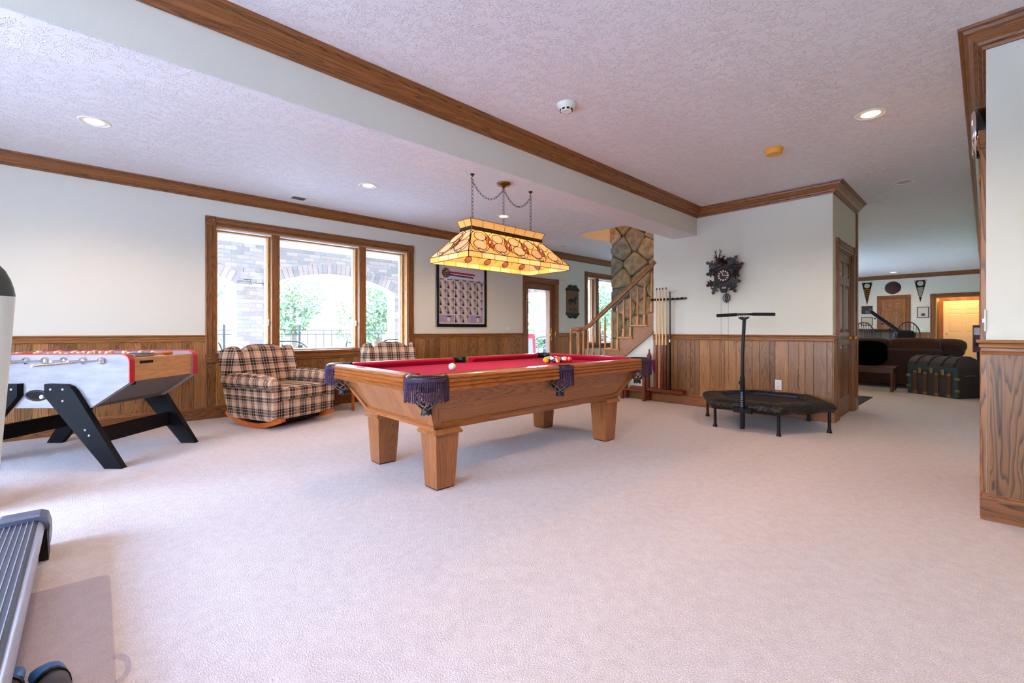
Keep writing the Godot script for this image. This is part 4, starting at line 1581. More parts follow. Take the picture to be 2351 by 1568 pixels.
# ---------------------------------------------------------------- pool table, balls and lamp
func make_pool_table() -> void:
	var felt := mat("red_felt", Color(0.65, 0.055, 0.19), 0.95, 0.0, 0.15)
	felt.rim_enabled = true
	felt.rim = 0.25
	var leather := mat("pocket_leather", Color(0.055, 0.055, 0.065), 0.32)
	var cord := mat("fringe_purple", Color(0.25, 0.16, 0.27), 0.85)
	var net_dark := mat("net_dark", Color(0.07, 0.075, 0.12), 0.5)
	var net_tan := mat("net_tan", Color(0.46, 0.36, 0.32), 0.7)
	var t := thing("pool_table", "oak pool table with red felt and purple fringed pockets", "pool table", Vector3(2.6, 0, -2.85))
	# legs
	for sx in [-1, 1]:
		for sz in [-1, 1]:
			var o := Node3D.new()
			o.name = "leg"
			t.add_child(o, true)
			o.position = Vector3(sx * 0.92, 0, sz * 0.385)
			var mk := Mk.new()
			mk.grain = Vector3.UP
			mk.off = Vector2(rng.randf(), rng.randf())
			var b := 0.070
			var u := 0.089
			mk.hexa([Vector3(-b, 0.008, b), Vector3(b, 0.008, b), Vector3(b, 0.008, -b), Vector3(-b, 0.008, -b), Vector3(-u, 0.358, u), Vector3(u, 0.358, u), Vector3(u, 0.358, -u), Vector3(-u, 0.358, -u)])
			part("post", mk, M.oak_leg, o)
			mk = Mk.new()
			mk.bb(Vector3(-0.066, 0, -0.066), Vector3(0.066, 0.01, 0.066))
			part("foot_pad", mk, M.black_plastic, o)
			mk = Mk.new()
			var rings := []
			for q in [Vector2(0.090, 0.352), Vector2(0.104, 0.356), Vector2(0.108, 0.366), Vector2(0.104, 0.376), Vector2(0.097, 0.384), Vector2(0.094, 0.394)]:
				rings.append(PackedVector3Array([Vector3(-q.x, q.y, q.x), Vector3(q.x, q.y, q.x), Vector3(q.x, q.y, -q.x), Vector3(-q.x, q.y, -q.x)]))
			mk.skin(rings, false)
			part("cap", mk, M.oak_table_side, o)
	# cabinet
	var yb := 0.392
	var yt := 0.672
	var B := Vector2(1.005, 0.455)
	var T := Vector2(1.165, 0.610)
	var mk2 := Mk.new()
	mk2.hexa([Vector3(-B.x, yb, B.y), Vector3(B.x, yb, B.y), Vector3(B.x, yb, -B.y), Vector3(-B.x, yb, -B.y), Vector3(-T.x, yt, T.y), Vector3(T.x, yt, T.y), Vector3(T.x, yt, -T.y), Vector3(-T.x, yt, -T.y)])
	part("cabinet", mk2, M.oak_table_side, t)
	# corner stiles and bottom moulding stand proud of the panels
	for sx in [-1, 1]:
		for sz in [-1, 1]:
			mk2 = Mk.new()
			mk2.off = Vector2(rng.randf(), rng.randf())
			var c0 := Vector3(sx * B.x, yb, sz * B.y)
			var c1 := Vector3(sx * T.x, yt, sz * T.y)
			for ax in 2:
				var w := Vector3(-sx * 0.05, 0, 0) if ax == 0 else Vector3(0, 0, -sz * 0.05)
				var n := Vector3(0, 0, sz * 0.012) if ax == 0 else Vector3(sx * 0.012, 0, 0)
				var e := Vector3(sx * 0.012, 0, 0) if ax == 0 else Vector3(0, 0, sz * 0.012)
				mk2.grain = c1 - c0
				var mid := (c0 + c1 + w) * 0.5 - n * 3.0
				mk2.oriented(mid, c0 + n + e, c0 + w + n, c1 + w + n, c1 + n + e)
				mk2.oriented(mid, c0 + w, c0 + w + n, c1 + w + n, c1 + w)
			part("corner_stile", mk2, M.oak_table, t)
	for q in [[-1, 0], [1, 0], [0, -1], [0, 1]]:
		mk2 = Mk.new()
		mk2.off = Vector2(rng.randf(), rng.randf())
		var od := Vector3(q[0], 0, q[1])
		var along := Vector3(-od.z, 0, od.x)
		var ext := (B.y if q[0] != 0 else B.x)
		var base := od * ((B.x if q[0] != 0 else B.y) - 0.004)
		mk2.moulding([Vector2(0, yb - 0.004), Vector2(0.016, yb - 0.004), Vector2(0.018, yb + 0.012), Vector2(0.026, yb + 0.016), Vector2(0.036, yb + 0.030), Vector2(0.034, yb + 0.044), Vector2(0.028, yb + 0.052), Vector2(0, yb + 0.052)], base - along * ext, base + along * ext, od, -1.0, -1.0)
		part("bottom_moulding", mk2, M.oak_table, t)
	# slate bed under the felt
	mk2 = Mk.new()
	mk2.bb(Vector3(-1.17, 0.676, -0.61), Vector3(1.17, 0.713, 0.61))
	part("bed", mk2, felt, t)
	# rails
	var RP := [Vector2(0, 0.668), Vector2(0, 0.757), Vector2(0.008, 0.763), Vector2(0.078, 0.763), Vector2(0.093, 0.759), Vector2(0.099, 0.749), Vector2(0.097, 0.741), Vector2(0.089, 0.738), Vector2(0.097, 0.730), Vector2(0.097, 0.718), Vector2(0.089, 0.714), Vector2(0.098, 0.706), Vector2(0.098, 0.694), Vector2(0.090, 0.690), Vector2(0.100, 0.682), Vector2(0.099, 0.668), Vector2(0.094, 0.662), Vector2(0, 0.662)]
	var CP := [Vector2(0, 0.714), Vector2(0, 0.758), Vector2(0.006, 0.763), Vector2(0.034, 0.757), Vector2(0.043, 0.751), Vector2(0.042, 0.744), Vector2(0.018, 0.714)]
	var ends := [[Vector3(-1.16, 0, -0.505), Vector3(-1.16, 0, 0.505), Vector3(-1, 0, 0)], [Vector3(1.16, 0, -0.505), Vector3(1.16, 0, 0.505), Vector3(1, 0, 0)]]
	for sz in [-1, 1]:
		for sx in [-1, 1]:
			ends.append([Vector3(sx * 0.085, 0, sz * 0.60), Vector3(sx * 1.065, 0, sz * 0.60), Vector3(0, 0, sz)])
	for e in ends:
		mk2 = Mk.new()
		mk2.off = Vector2(rng.randf(), rng.randf())
		mk2.moulding(RP, e[0], e[1], e[2], 0.0, 0.0)
		part("rail", mk2, M.oak_table, t)
		mk2 = Mk.new()
		mk2.moulding(CP, e[0], e[1], -e[2], 1.0, 1.0)
		part("cushion", mk2, felt, t)
		for k in 3:
			mk2 = Mk.new()
			var c: Vector3 = e[0].lerp(e[1], (k + 1) / 4.0) + e[2] * 0.045
			mk2.xf = Transform3D(Basis(Vector3.UP, 0.785), c + Vector3(0, 0.7632, 0))
			mk2.box(Vector3.ZERO, Vector3(0.012, 0.0012, 0.012))
			part("sight", mk2, M.white_plastic, t)
	# pockets
	for p in [[-1.155, -0.595, 0], [-1.155, 0.595, 0], [1.155, -0.595, 0], [1.155, 0.595, 0], [0, -0.63, 1], [0, 0.63, 1]]:
		var o := Node3D.new()
		o.name = "pocket"
		t.add_child(o, true)
		o.position = Vector3(p[0], 0, p[1])
		var mid := atan2(p[1], p[0]) if p[2] == 0 else (PI / 2 if p[1] > 0 else -PI / 2)
		if p[2] == 0:
			mid = atan2(signf(p[1]), signf(p[0]))
		var spread := 1.95 if p[2] == 0 else 1.35
		var rad := 0.098 if p[2] == 0 else 0.075
		var rings := []
		for i in 21:
			var a: float = mid - spread + 2 * spread * i / 20.0
			var d := Vector3(cos(a), 0, sin(a))
			var loop := PackedVector3Array()
			for q in [Vector2(-0.030, 0.700), Vector2(-0.030, 0.758), Vector2(-0.014, 0.767), Vector2(0.006, 0.766), Vector2(0.020, 0.757), Vector2(0.024, 0.744), Vector2(0.018, 0.730), Vector2(0.010, 0.700)]:
				loop.append(d * (rad + q.x) + Vector3(0, q.y, 0))
			rings.append(loop)
		mk2 = Mk.new()
		mk2.skin(rings, true)
		part("casting", mk2, leather, o)
		# dark cup
		mk2 = Mk.new()
		mk2.lathe([Vector2(0.05, 0.66), Vector2(0.064, 0.70), Vector2(0.066, 0.7145)], 20)
		part("cup", mk2, M.black_plastic, o)
		# fringe: twisted cords side by side
		mk2 = Mk.new()
		var n := 34 if p[2] == 0 else 20
		var fs := spread * (0.86 if p[2] == 0 else 0.8)
		for i in n:
			var a: float = mid - fs + 2 * fs * i / (n - 1.0)
			var d := Vector3(cos(a), 0, sin(a))
			var s := Vector3(-sin(a), 0, cos(a))
			var drop := 0.130 + rng.randf_range(-0.008, 0.008)
			var sway := rng.randf_range(-0.004, 0.004)
			for h in 2:
				var path := []
				for k in 15:
					var f := k / 14.0
					var tw := f * 26.0 + h * PI
					path.append(d * (rad + 0.026 + 0.0022 * cos(tw) + 0.004 * f) + s * (0.0022 * sin(tw) + sway * f) + Vector3(0, 0.742 - drop * f, 0))
				mk2.tube(path, 0.0027, 4, false, false)
		var fr := part("fringe", mk2, cord, o)
		fr.set_meta("kind", "stuff")
		mk2 = Mk.new()
		rings = []
		for i in 15:
			var a: float = mid - fs + 2 * fs * i / 14.0
			var d := Vector3(cos(a), 0, sin(a))
			rings.append(PackedVector3Array([d * (rad + 0.020) + Vector3(0, 0.728, 0), d * (rad + 0.030) + Vector3(0, 0.728, 0), d * (rad + 0.028) + Vector3(0, 0.746, 0), d * (rad + 0.020) + Vector3(0, 0.746, 0)]))
		mk2.skin(rings, true)
		part("fringe_band", mk2, cord, o)
		# net of crossing straps, gathered in a leather cuff
		for h in 2:
			mk2 = Mk.new()
			for i in 7:
				for dirn in [-1.0, 1.0]:
					var path := []
					for k in 9:
						var f := k / 8.0
						var a: float = TAU * i / 7 + dirn * f * 1.7 + h * 0.10
						var r := lerpf(0.070, 0.026, f * f) + 0.010 * sin(f * PI) + h * 0.003
						path.append(Vector3(cos(a) * r, 0.655 - 0.095 * f, sin(a) * r))
					mk2.tube(path, 0.0042, 4, false, false)
			part("net", mk2, net_dark if h == 0 else net_tan, o).set_meta("kind", "stuff")
		mk2 = Mk.new()
		mk2.lathe([Vector2(0.030, 0.530), Vector2(0.033, 0.540), Vector2(0.029, 0.562), Vector2(0.024, 0.565)], 14)
		for k in 7:
			var a := k * TAU / 7
			mk2.tube([Vector3(cos(a) * 0.028, 0.538, sin(a) * 0.028), Vector3(cos(a) * 0.032, 0.524, sin(a) * 0.032)], 0.005, 4)
		part("cuff", mk2, net_dark, o)
	make_balls()

func ball_mesh(c: Color, striped: bool) -> ArrayMesh:
	var r := 0.0286
	var mk := Mk.new()
	mk.tint = true
	var cream := Color(0.93, 0.89, 0.78).srgb_to_linear()
	var lim := 0.52
	var cuts := [[-PI / 2, -lim, cream], [-lim, lim, c], [lim, PI / 2, cream]] if striped else [[-PI / 2, PI / 2, c]]
	for q in cuts:
		mk.col = q[2]
		var rings := []
		var n := 6 if striped else 14
		for j in n + 1:
			var t: float = lerpf(q[0], q[1], float(j) / n)
			var loop := PackedVector3Array()
			for i in 24:
				var a := -TAU * i / 24
				loop.append(Vector3(cos(a) * cos(t) * r, sin(t) * r, sin(a) * cos(t) * r))
			rings.append(loop)
		mk.skin(rings, true, false, false)
	return mk.done()

func make_balls() -> void:
	var m := mat("ball_gloss", Color.WHITE, 0.08)
	m.vertex_color_use_as_albedo = true
	m.clearcoat_enabled = true
	m.clearcoat = 0.6
	var y := 0.713 + 0.0287
	solo("cue_ball", ball_mesh(Color(0.90, 0.87, 0.76).srgb_to_linear(), false), m, "white cue ball alone on the red felt", "ball", Vector3(2.05, y, -2.84))
	var names := {1: ["yellow", Color(0.95, 0.66, 0.04)], 2: ["blue", Color(0.06, 0.14, 0.50)], 3: ["red", Color(0.82, 0.05, 0.07)], 4: ["purple", Color(0.18, 0.08, 0.34)], 5: ["orange", Color(0.92, 0.32, 0.04)], 6: ["green", Color(0.03, 0.34, 0.16)], 7: ["maroon", Color(0.42, 0.05, 0.09)], 8: ["black", Color(0.02, 0.02, 0.02)]}
	var rack := [[1], [9, 12], [2, 8, 13], [10, 5, 6, 15], [4, 14, 7, 11, 3]]
	var d := 0.0581
	for row in 5:
		for k in row + 1:
			var num: int = rack[row][k]
			var striped := num > 8
			var base = names[num - 8 if striped else num]
			var p := Vector3(3.15 + row * d * 0.866, y, -2.86 + (k - row / 2.0) * d)
			var where := "at the tip of the racked balls" if num == 1 else ("at the near corner of the racked balls" if num == 3 else "among the racked balls")
			var o := solo("pool_ball", ball_mesh(base[1].srgb_to_linear(), striped), m, "%s %s pool ball %s" % [base[0], "striped" if striped else "solid", where], "ball", p, "racked pool balls")
			o.rotation = Vector3(rr(-0.9, 0.9), rr(-3, 3), rr(-0.9, 0.9)) if num != 12 else Vector3(0.15, 0, 0.2)
			if num == 15:
				o.rotation = Vector3(0.5, 0.4, 0.5)
			if num == 13:
				o.rotation = Vector3(0.7, 0, -1.0)
			# number spot
			var mk := Mk.new()
			mk.xf = Transform3D(Basis(Vector3.RIGHT, PI / 2) if not striped else Basis(Vector3.RIGHT, PI / 2), Vector3(0, 0, 0.0282))
			mk.lathe([Vector2(0.0085, -0.0012), Vector2(0.0080, 0.0004), Vector2(0.001, 0.0006)], 14)
			part("number_spot", mk, M.white_plastic, o)
			lettering(o, "number", str(num), 0.010, M.black_plastic, Vector3(0, 0, 0.0287)).scale = Vector3(1, 1, 0.1)

# hanging stained-glass lamp
func make_pool_lamp() -> void:
	var C := Vector3(2.635, 0, -2.893)
	var t := thing("pool_table_lamp", "long amber stained-glass lamp hanging on chains over the pool table", "lamp", C)
	var lead := mat("lead_came", Color(0.06, 0.04, 0.03), 0.6)
	var amber := glass("lamp_glass_amber", Color(1.0, 0.80, 0.46), 1.25)
	var pale := glass("lamp_glass_pale", Color(1.0, 0.90, 0.68), 1.25)
	var rose := glass("lamp_glass_rose", Color(1.0, 0.82, 0.64), 1.1)
	var red := glass("lamp_glass_red", Color(0.80, 0.16, 0.05), 0.5)
	var grey := glass("lamp_glass_grey", Color(0.46, 0.40, 0.42), 0.35)
	var bh := Vector2(0.583, 0.255)      # bottom half size
	var nh := Vector2(0.412, 0.072)      # neck
	var th := Vector2(0.434, 0.090)      # flared top
	var y0 := 1.572
	var y1 := 1.616
	var y2 := 1.828
	var y3 := 1.858
	var y4 := 1.912
	# four sides: normal direction, half length along, half depth
	for s in 4:
		var long_side := s % 2 == 0
		var sg := 1.0 if s < 2 else -1.0
		var dirn := Vector3(0, 0, sg) if long_side else Vector3(sg, 0, 0)
		var al := Vector3(sg, 0, 0) if long_side else Vector3(0, 0, -sg)
		var LB: float = bh.x if long_side else bh.y
		var DB: float = bh.y if long_side else bh.x
		var LN: float = nh.x if long_side else nh.y
		var DN: float = nh.y if long_side else nh.x
		var LT: float = th.x if long_side else th.y
		var DT: float = th.y if long_side else th.x
		var f := func(u: float, v: float, lift: float) -> Vector3:
			# u -1..1 along, v 0..1 from rim to neck on the slope
			var L := lerpf(LB, LN, v)
			var n := (dirn * (y2 - y1) + Vector3.UP * (DB - DN)).normalized()
			return al * (u * L) + dirn * lerpf(DB, DN, v) + Vector3.UP * lerpf(y1, y2, v) + n * lift
		# point on the slope at a real distance x from the middle
		var g := func(x: float, v: float, lift: float) -> Vector3:
			var n := (dirn * (y2 - y1) + Vector3.UP * (DB - DN)).normalized()
			return al * x + dirn * lerpf(DB, DN, v) + Vector3.UP * lerpf(y1, y2, v) + n * lift
		# rim panes
		var cnt := 9 if long_side else 4
		for i in cnt:
			var a := al * (-LB + 2 * LB * i / cnt) + dirn * DB
			var b := al * (-LB + 2 * LB * (i + 1) / cnt) + dirn * DB
			var mk := Mk.new()
			slab(mk, a + Vector3.UP * y0, b + Vector3.UP * y0, b + Vector3.UP * y1, a + Vector3.UP * y1, 0.003)
			part("rim_pane", mk, pale if (i + s) % 3 else amber, t)
			mk = Mk.new()
			mk.tube([b + Vector3.UP * y0, b + Vector3.UP * y1], 0.0028, 5)
			part("came", mk, lead, t)
		# crown panes
		cnt = 7 if long_side else 2
		for i in cnt:
			var a0 := al * (-LN + 2 * LN * i / cnt) + dirn * DN + Vector3.UP * y3
			var b0 := al * (-LN + 2 * LN * (i + 1) / cnt) + dirn * DN + Vector3.UP * y3
			var a1 := al * (-LT + 2 * LT * i / cnt) + dirn * DT + Vector3.UP * y4
			var b1 := al * (-LT + 2 * LT * (i + 1) / cnt) + dirn * DT + Vector3.UP * y4
			var mk := Mk.new()
			slab(mk, a0, b0, b1, a1, 0.003)
			part("crown_pane", mk, amber, t)
			mk = Mk.new()
			mk.tube([b0, b1], 0.0028 if i < cnt - 1 else 0.0035, 5)
			part("came", mk, lead, t)
		# filigree band
		var mk2 := Mk.new()
		slab(mk2, al * -LN + dirn * (DN + 0.004) + Vector3.UP * y2, al * LN + dirn * (DN + 0.004) + Vector3.UP * y2, al * LN + dirn * (DN + 0.004) + Vector3.UP * y3, al * -LN + dirn * (DN + 0.004) + Vector3.UP * y3, 0.004)
		part("filigree_band", mk2, lead, t)
		mk2 = Mk.new()
		var beads := int(LN * 2 / 0.017)
		for i in beads:
			mk2.ball(al * (-LN + (i + 0.5) * 0.017) + dirn * (DN + 0.007) + Vector3.UP * ((y2 + y3) / 2), Vector3(0.0045, 0.0045, 0.0045), 6, 4)
		part("filigree_beads", mk2, M.antique_brass, t).set_meta("kind", "stuff")
		# slope: backing glass
		mk2 = Mk.new()
		slab(mk2, f.call(-1, 0, 0), f.call(1, 0, 0), f.call(1, 1, 0), f.call(-1, 1, 0), 0.003)
		part("slope_pane", mk2, amber if long_side else rose, t)
		# ornaments: ovals, red lozenges, small rings
		var units := 5 if long_side else 2
		var step := 2 * LB / units
		for i in units:
			var x := -LB + step * (i + 0.5)
			# upper and lower ovals
			for q in [[x, 0.72, 0.082, 0.20, pale], [x, 0.32, 0.092, 0.21, rose if i % 2 else pale]]:
				var lim: float = lerpf(LB, LN, q[1]) - 0.01
				var xx: float = q[0] * lerpf(1.0, LN / LB, q[1])
				if absf(xx) > lim - 0.03:
					xx = signf(xx) * (lim - 0.04)
				var loop := []
				for k in 18:
					var a := TAU * k / 18
					loop.append(g.call(xx + cos(a) * q[2] * 0.72 + sin(a) * 0.02, q[1] + sin(a) * q[3], 0.0))
				ornament(t, "oval_pane", loop, q[4], lead, f, dirn)
			# leaded arcs that sweep round the pairs of ovals
			for sgn in [-1.0, 1.0]:
				var sweep := []
				for k in 13:
					var a := -1.25 + 2.5 * k / 12.0
					var vv := 0.51 + sin(a) * 0.50
					var lim := lerpf(LB, LN, vv) - 0.004
					sweep.append(g.call(clampf(x * lerpf(1.0, LN / LB, vv) + sgn * cos(a) * 0.105, -lim, lim), vv, 0.003))
				var arc := Mk.new()
				arc.tube(sweep, 0.0026, 5)
				part("came", arc, lead, t)
			# ring below each lower oval
			var ring := []
			var xr := x * lerpf(1.0, LN / LB, 0.08)
			for k in 14:
				var a := TAU * k / 14
				ring.append(g.call(xr + cos(a) * 0.022, 0.085 + sin(a) * 0.075, 0.0))
			ornament(t, "ring_pane", ring, pale, lead, f, dirn)
			# red lozenge between this column and the next
			if i < units - 1:
				var xl := (x + step / 2) * lerpf(1.0, LN / LB, 0.5)
				for q in [[0.034, 0.24, red, "lozenge_pane"], [0.016, 0.09, pale, "jewel_pane"]]:
					var loz := []
					for k in 8:
						var a := TAU * (k + 0.5) / 8
						var sq := 1.0 / maxf(absf(cos(a)), absf(sin(a)))
						loz.append(g.call(xl + cos(a) * q[0] * minf(sq, 1.25) + sin(a) * 0.016, 0.5 + sin(a) * q[1] * minf(sq, 1.25), 0.0 if q[3] == "lozenge_pane" else 0.004))
					ornament(t, q[3], loz, q[2], lead, f, dirn)
				for v in [0.22, 0.80]:
					var tri := []
					for k in 3:
						var a := TAU * k / 3 + (PI / 2 if v > 0.5 else -PI / 2)
						tri.append(g.call(xl * lerpf(1.06, 0.94, v) + cos(a) * 0.018, v + sin(a) * 0.09, 0.0))
					ornament(t, "spandrel_pane", tri, red, lead, f, dirn)
		# inside collars in grey glass, low on the inner face
		for i in units:
			var x := (-LB + step * (i + 0.5)) * lerpf(1.0, LN / LB, 0.2)
			var col := []
			for k in 14:
				var a := TAU * k / 14
				col.append(g.call(x + cos(a) * 0.034, 0.16 + sin(a) * 0.11, -0.012))
			ornament(t, "inner_collar", col, grey, lead, f, -dirn)
		# cames on the edges
		for e in [[f.call(-1, 0, 0.001), f.call(1, 0, 0.001), 0.003], [f.call(1, 0, 0.001), f.call(1, 1, 0.001), 0.0035], [al * -LB + dirn * DB + Vector3.UP * y0, al * LB + dirn * DB + Vector3.UP * y0, 0.0025], [al * LB + dirn * DB + Vector3.UP * y0, al * LB + dirn * DB + Vector3.UP * y1, 0.0035], [al * -LT + dirn * DT + Vector3.UP * y4, al * LT + dirn * DT + Vector3.UP * y4, 0.0022]]:
			mk2 = Mk.new()
			mk2.tube([e[0], e[1]], e[2], 6)
			part("came", mk2, lead, t)
	# top plate, bulbs and sockets
	var mk3 := Mk.new()
	mk3.bb(Vector3(-nh.x, y3 - 0.004, -nh.y), Vector3(nh.x, y3, nh.y))
	part("top_plate", mk3, lead, t)
	for i in 3:
		mk3 = Mk.new()
		var x := -0.30 + i * 0.30
		mk3.lathe([Vector2(0.018, y3 - 0.05), Vector2(0.018, y3)], 12, Vector3(x, 0, 0))
		part("socket", mk3, M.antique_brass, t)
		mk3 = Mk.new()
		mk3.ball(Vector3(x, y3 - 0.085, 0), Vector3(0.03, 0.04, 0.03), 12, 8)
		part("bulb", mk3, M.bulb_glow, t)
		omni(t, Vector3(x, y3 - 0.085, 0), Color(1.0, 0.76, 0.46), 0.16, 0.03)
	# hooks, canopy and chains
	var hooks := [Vector3(-0.345, 2.303, 0.0), Vector3(0.338, 2.303, 0.0)]
	for h in hooks:
		mk3 = Mk.new()
		mk3.lathe([Vector2(0.012, -0.012), Vector2(0.018, -0.004), Vector2(0.019, 0.0)], 12, h)
		mk3.tube([h + Vector3(0, -0.008, 0), h + Vector3(0.004, -0.02, 0), h + Vector3(-0.008, -0.03, 0), h + Vector3(-0.004, -0.045, 0), h + Vector3(0.008, -0.042, 0)], 0.0032, 6)
		part("hook", mk3, M.iron, t)
		chain(t, [h + Vector3(0, -0.045, 0), Vector3(h.x, y4 - 0.02, 0)], M.iron)
	mk3 = Mk.new()
	mk3.lathe([Vector2(0.008, -0.045), Vector2(0.016, -0.036), Vector2(0.022, -0.026), Vector2(0.058, -0.016), Vector2(0.062, -0.008), Vector2(0.060, 0.0)], 28, Vector3(0, 2.303, 0))
	part("canopy", mk3, M.antique_brass, t)
	chain(t, [Vector3(0, 2.258, 0), Vector3(0, y3, 0)], M.antique_brass)
	for h in hooks:
		var path := []
		for k in 13:
			var s := k / 12.0
			path.append(Vector3(lerpf(0, h.x, s), lerpf(2.25, 2.245, s) - 0.115 * 4 * s * (1 - s), 0))
		chain(t, path, M.iron)

func slab(mk: Mk, a: Vector3, b: Vector3, c: Vector3, d: Vector3, th: float) -> void:
	var n := (b - a).cross(c - a).normalized() * th * 0.5
	mk.quad(a + n, b + n, c + n, d + n)
	mk.quad(d - n, c - n, b - n, a - n)
	mk.quad(a - n, b - n, b + n, a + n)
	mk.quad(b - n, c - n, c + n, b + n)
	mk.quad(c - n, d - n, d + n, c + n)
	mk.quad(d - n, a - n, a + n, d + n)

func ornament(t: Node3D, called: String, loop: Array, m: Material, lead: Material, _f: Callable, dirn: Vector3) -> void:
	var n: Vector3 = (loop[2] - loop[0]).cross(loop[loop.size() / 2 + 1] - loop[0]).normalized()
	if n.dot(dirn) < 0:
		n = -n
	var a := PackedVector3Array()
	var b := PackedVector3Array()
	for p in loop:
		a.append(p + n * 0.0012)
		b.append(p + n * 0.0034)
	var mk := Mk.new()
	mk.skin([a, b], false)
	var o := part(called, mk, m, t)
	mk = Mk.new()
	var edge := []
	for p in loop:
		edge.append(p + n * 0.003)
	mk.tube(edge, 0.0030, 5, true, false)
	part("came", mk, lead, o)

func glass(key: String, c: Color, e: float) -> StandardMaterial3D:
	var m := mat(key, c, 0.25)
	m.backlight_enabled = true
	m.backlight = Color(1.0, 0.9, 0.75)
	m.emission_enabled = true
	m.emission = c
	m.emission_energy_multiplier = e * 0.30
	return m

# oval links along a path
func chain(t: Node3D, path: Array, m: Material) -> void:
	var curve := Curve3D.new()
	for p in path:
		curve.add_point(p)
	var L := curve.get_baked_length()
	var n := maxi(2, int(L / 0.030))
	for i in n:
		var a := curve.sample_baked(L * i / n)
		var b := curve.sample_baked(L * (i + 1) / n)
		var d := (b - a).normalized()
		var s := d.cross(Vector3.BACK if i % 2 == 0 else Vector3.RIGHT)
		if s.length() < 0.2:
			s = d.cross(Vector3.UP)
		s = s.normalized()
		var mid := (a + b) * 0.5
		var hl := (b - a).length() * 0.62
		var loop := []
		for k in 10:
			var q := TAU * k / 10
			loop.append(mid + d * cos(q) * hl + s * sin(q) * 0.0085)
		var mk := Mk.new()
		mk.tube(loop, 0.0016, 5, true, false)
		part("chain_link", mk, m, t)
# ---------------------------------------------------------------- recliners and side table
func plaid_image() -> ImageTexture:
	var n := 256
	var out := PackedByteArray()
	out.resize(n * n * 3)
	# along one repeat: 1 wide taupe band, 2 thin dark line, 3 thin pale line
	var bands := [[0.03, 0.33, 1], [0.10, 0.115, 3], [0.225, 0.24, 3], [0.40, 0.412, 2], [0.50, 0.512, 3], [0.54, 0.74, 1], [0.635, 0.65, 3], [0.80, 0.812, 2], [0.90, 0.912, 3]]
	var line := PackedInt32Array()
	line.resize(n)
	for i in n:
		var f := float(i) / n
		for b in bands:
			if f >= b[0] and f < b[1]:
				line[i] = b[2]
	for y in n:
		for x in n:
			var a := line[x]
			var b := line[y]
			var c := Color(0.86, 0.70, 0.57)
			if a == 1 and b == 1:
				c = Color(0.19, 0.15, 0.145)
			elif a == 1 or b == 1:
				c = Color(0.53, 0.44, 0.39)
			if a == 2 or b == 2:
				c = c.lerp(Color(0.28, 0.15, 0.15), 0.6)
			if a == 3 or b == 3:
				c = c.lerp(Color(0.93, 0.84, 0.70), 0.55)
			var k := 1.0 if (x + y) % 4 < 2 else 0.92
			var i := (y * n + x) * 3
			out[i] = int(c.r * k * 255)
			out[i + 1] = int(c.g * k * 255)
			out[i + 2] = int(c.b * k * 255)
	return ImageTexture.create_from_image(Image.create_from_data(n, n, false, Image.FORMAT_RGB8, out))

# rounded block: a superellipsoid
func puff(mk: Mk, c: Vector3, r: Vector3, e := 0.4, nu := 28, nv := 18) -> void:
	var sp := func(x: float, k: float) -> float: return signf(x) * pow(absf(x), k)
	var rings := []
	for j in nv + 1:
		var t := -PI / 2 + PI * j / nv
		var loop := PackedVector3Array()
		for i in nu:
			var a := -TAU * i / nu
			loop.append(c + Vector3(sp.call(cos(t), e) * sp.call(cos(a), e) * r.x, sp.call(sin(t), e) * r.y, sp.call(cos(t), e) * sp.call(sin(a), e) * r.z))
		rings.append(loop)
	mk.skin(rings, true, false, false)

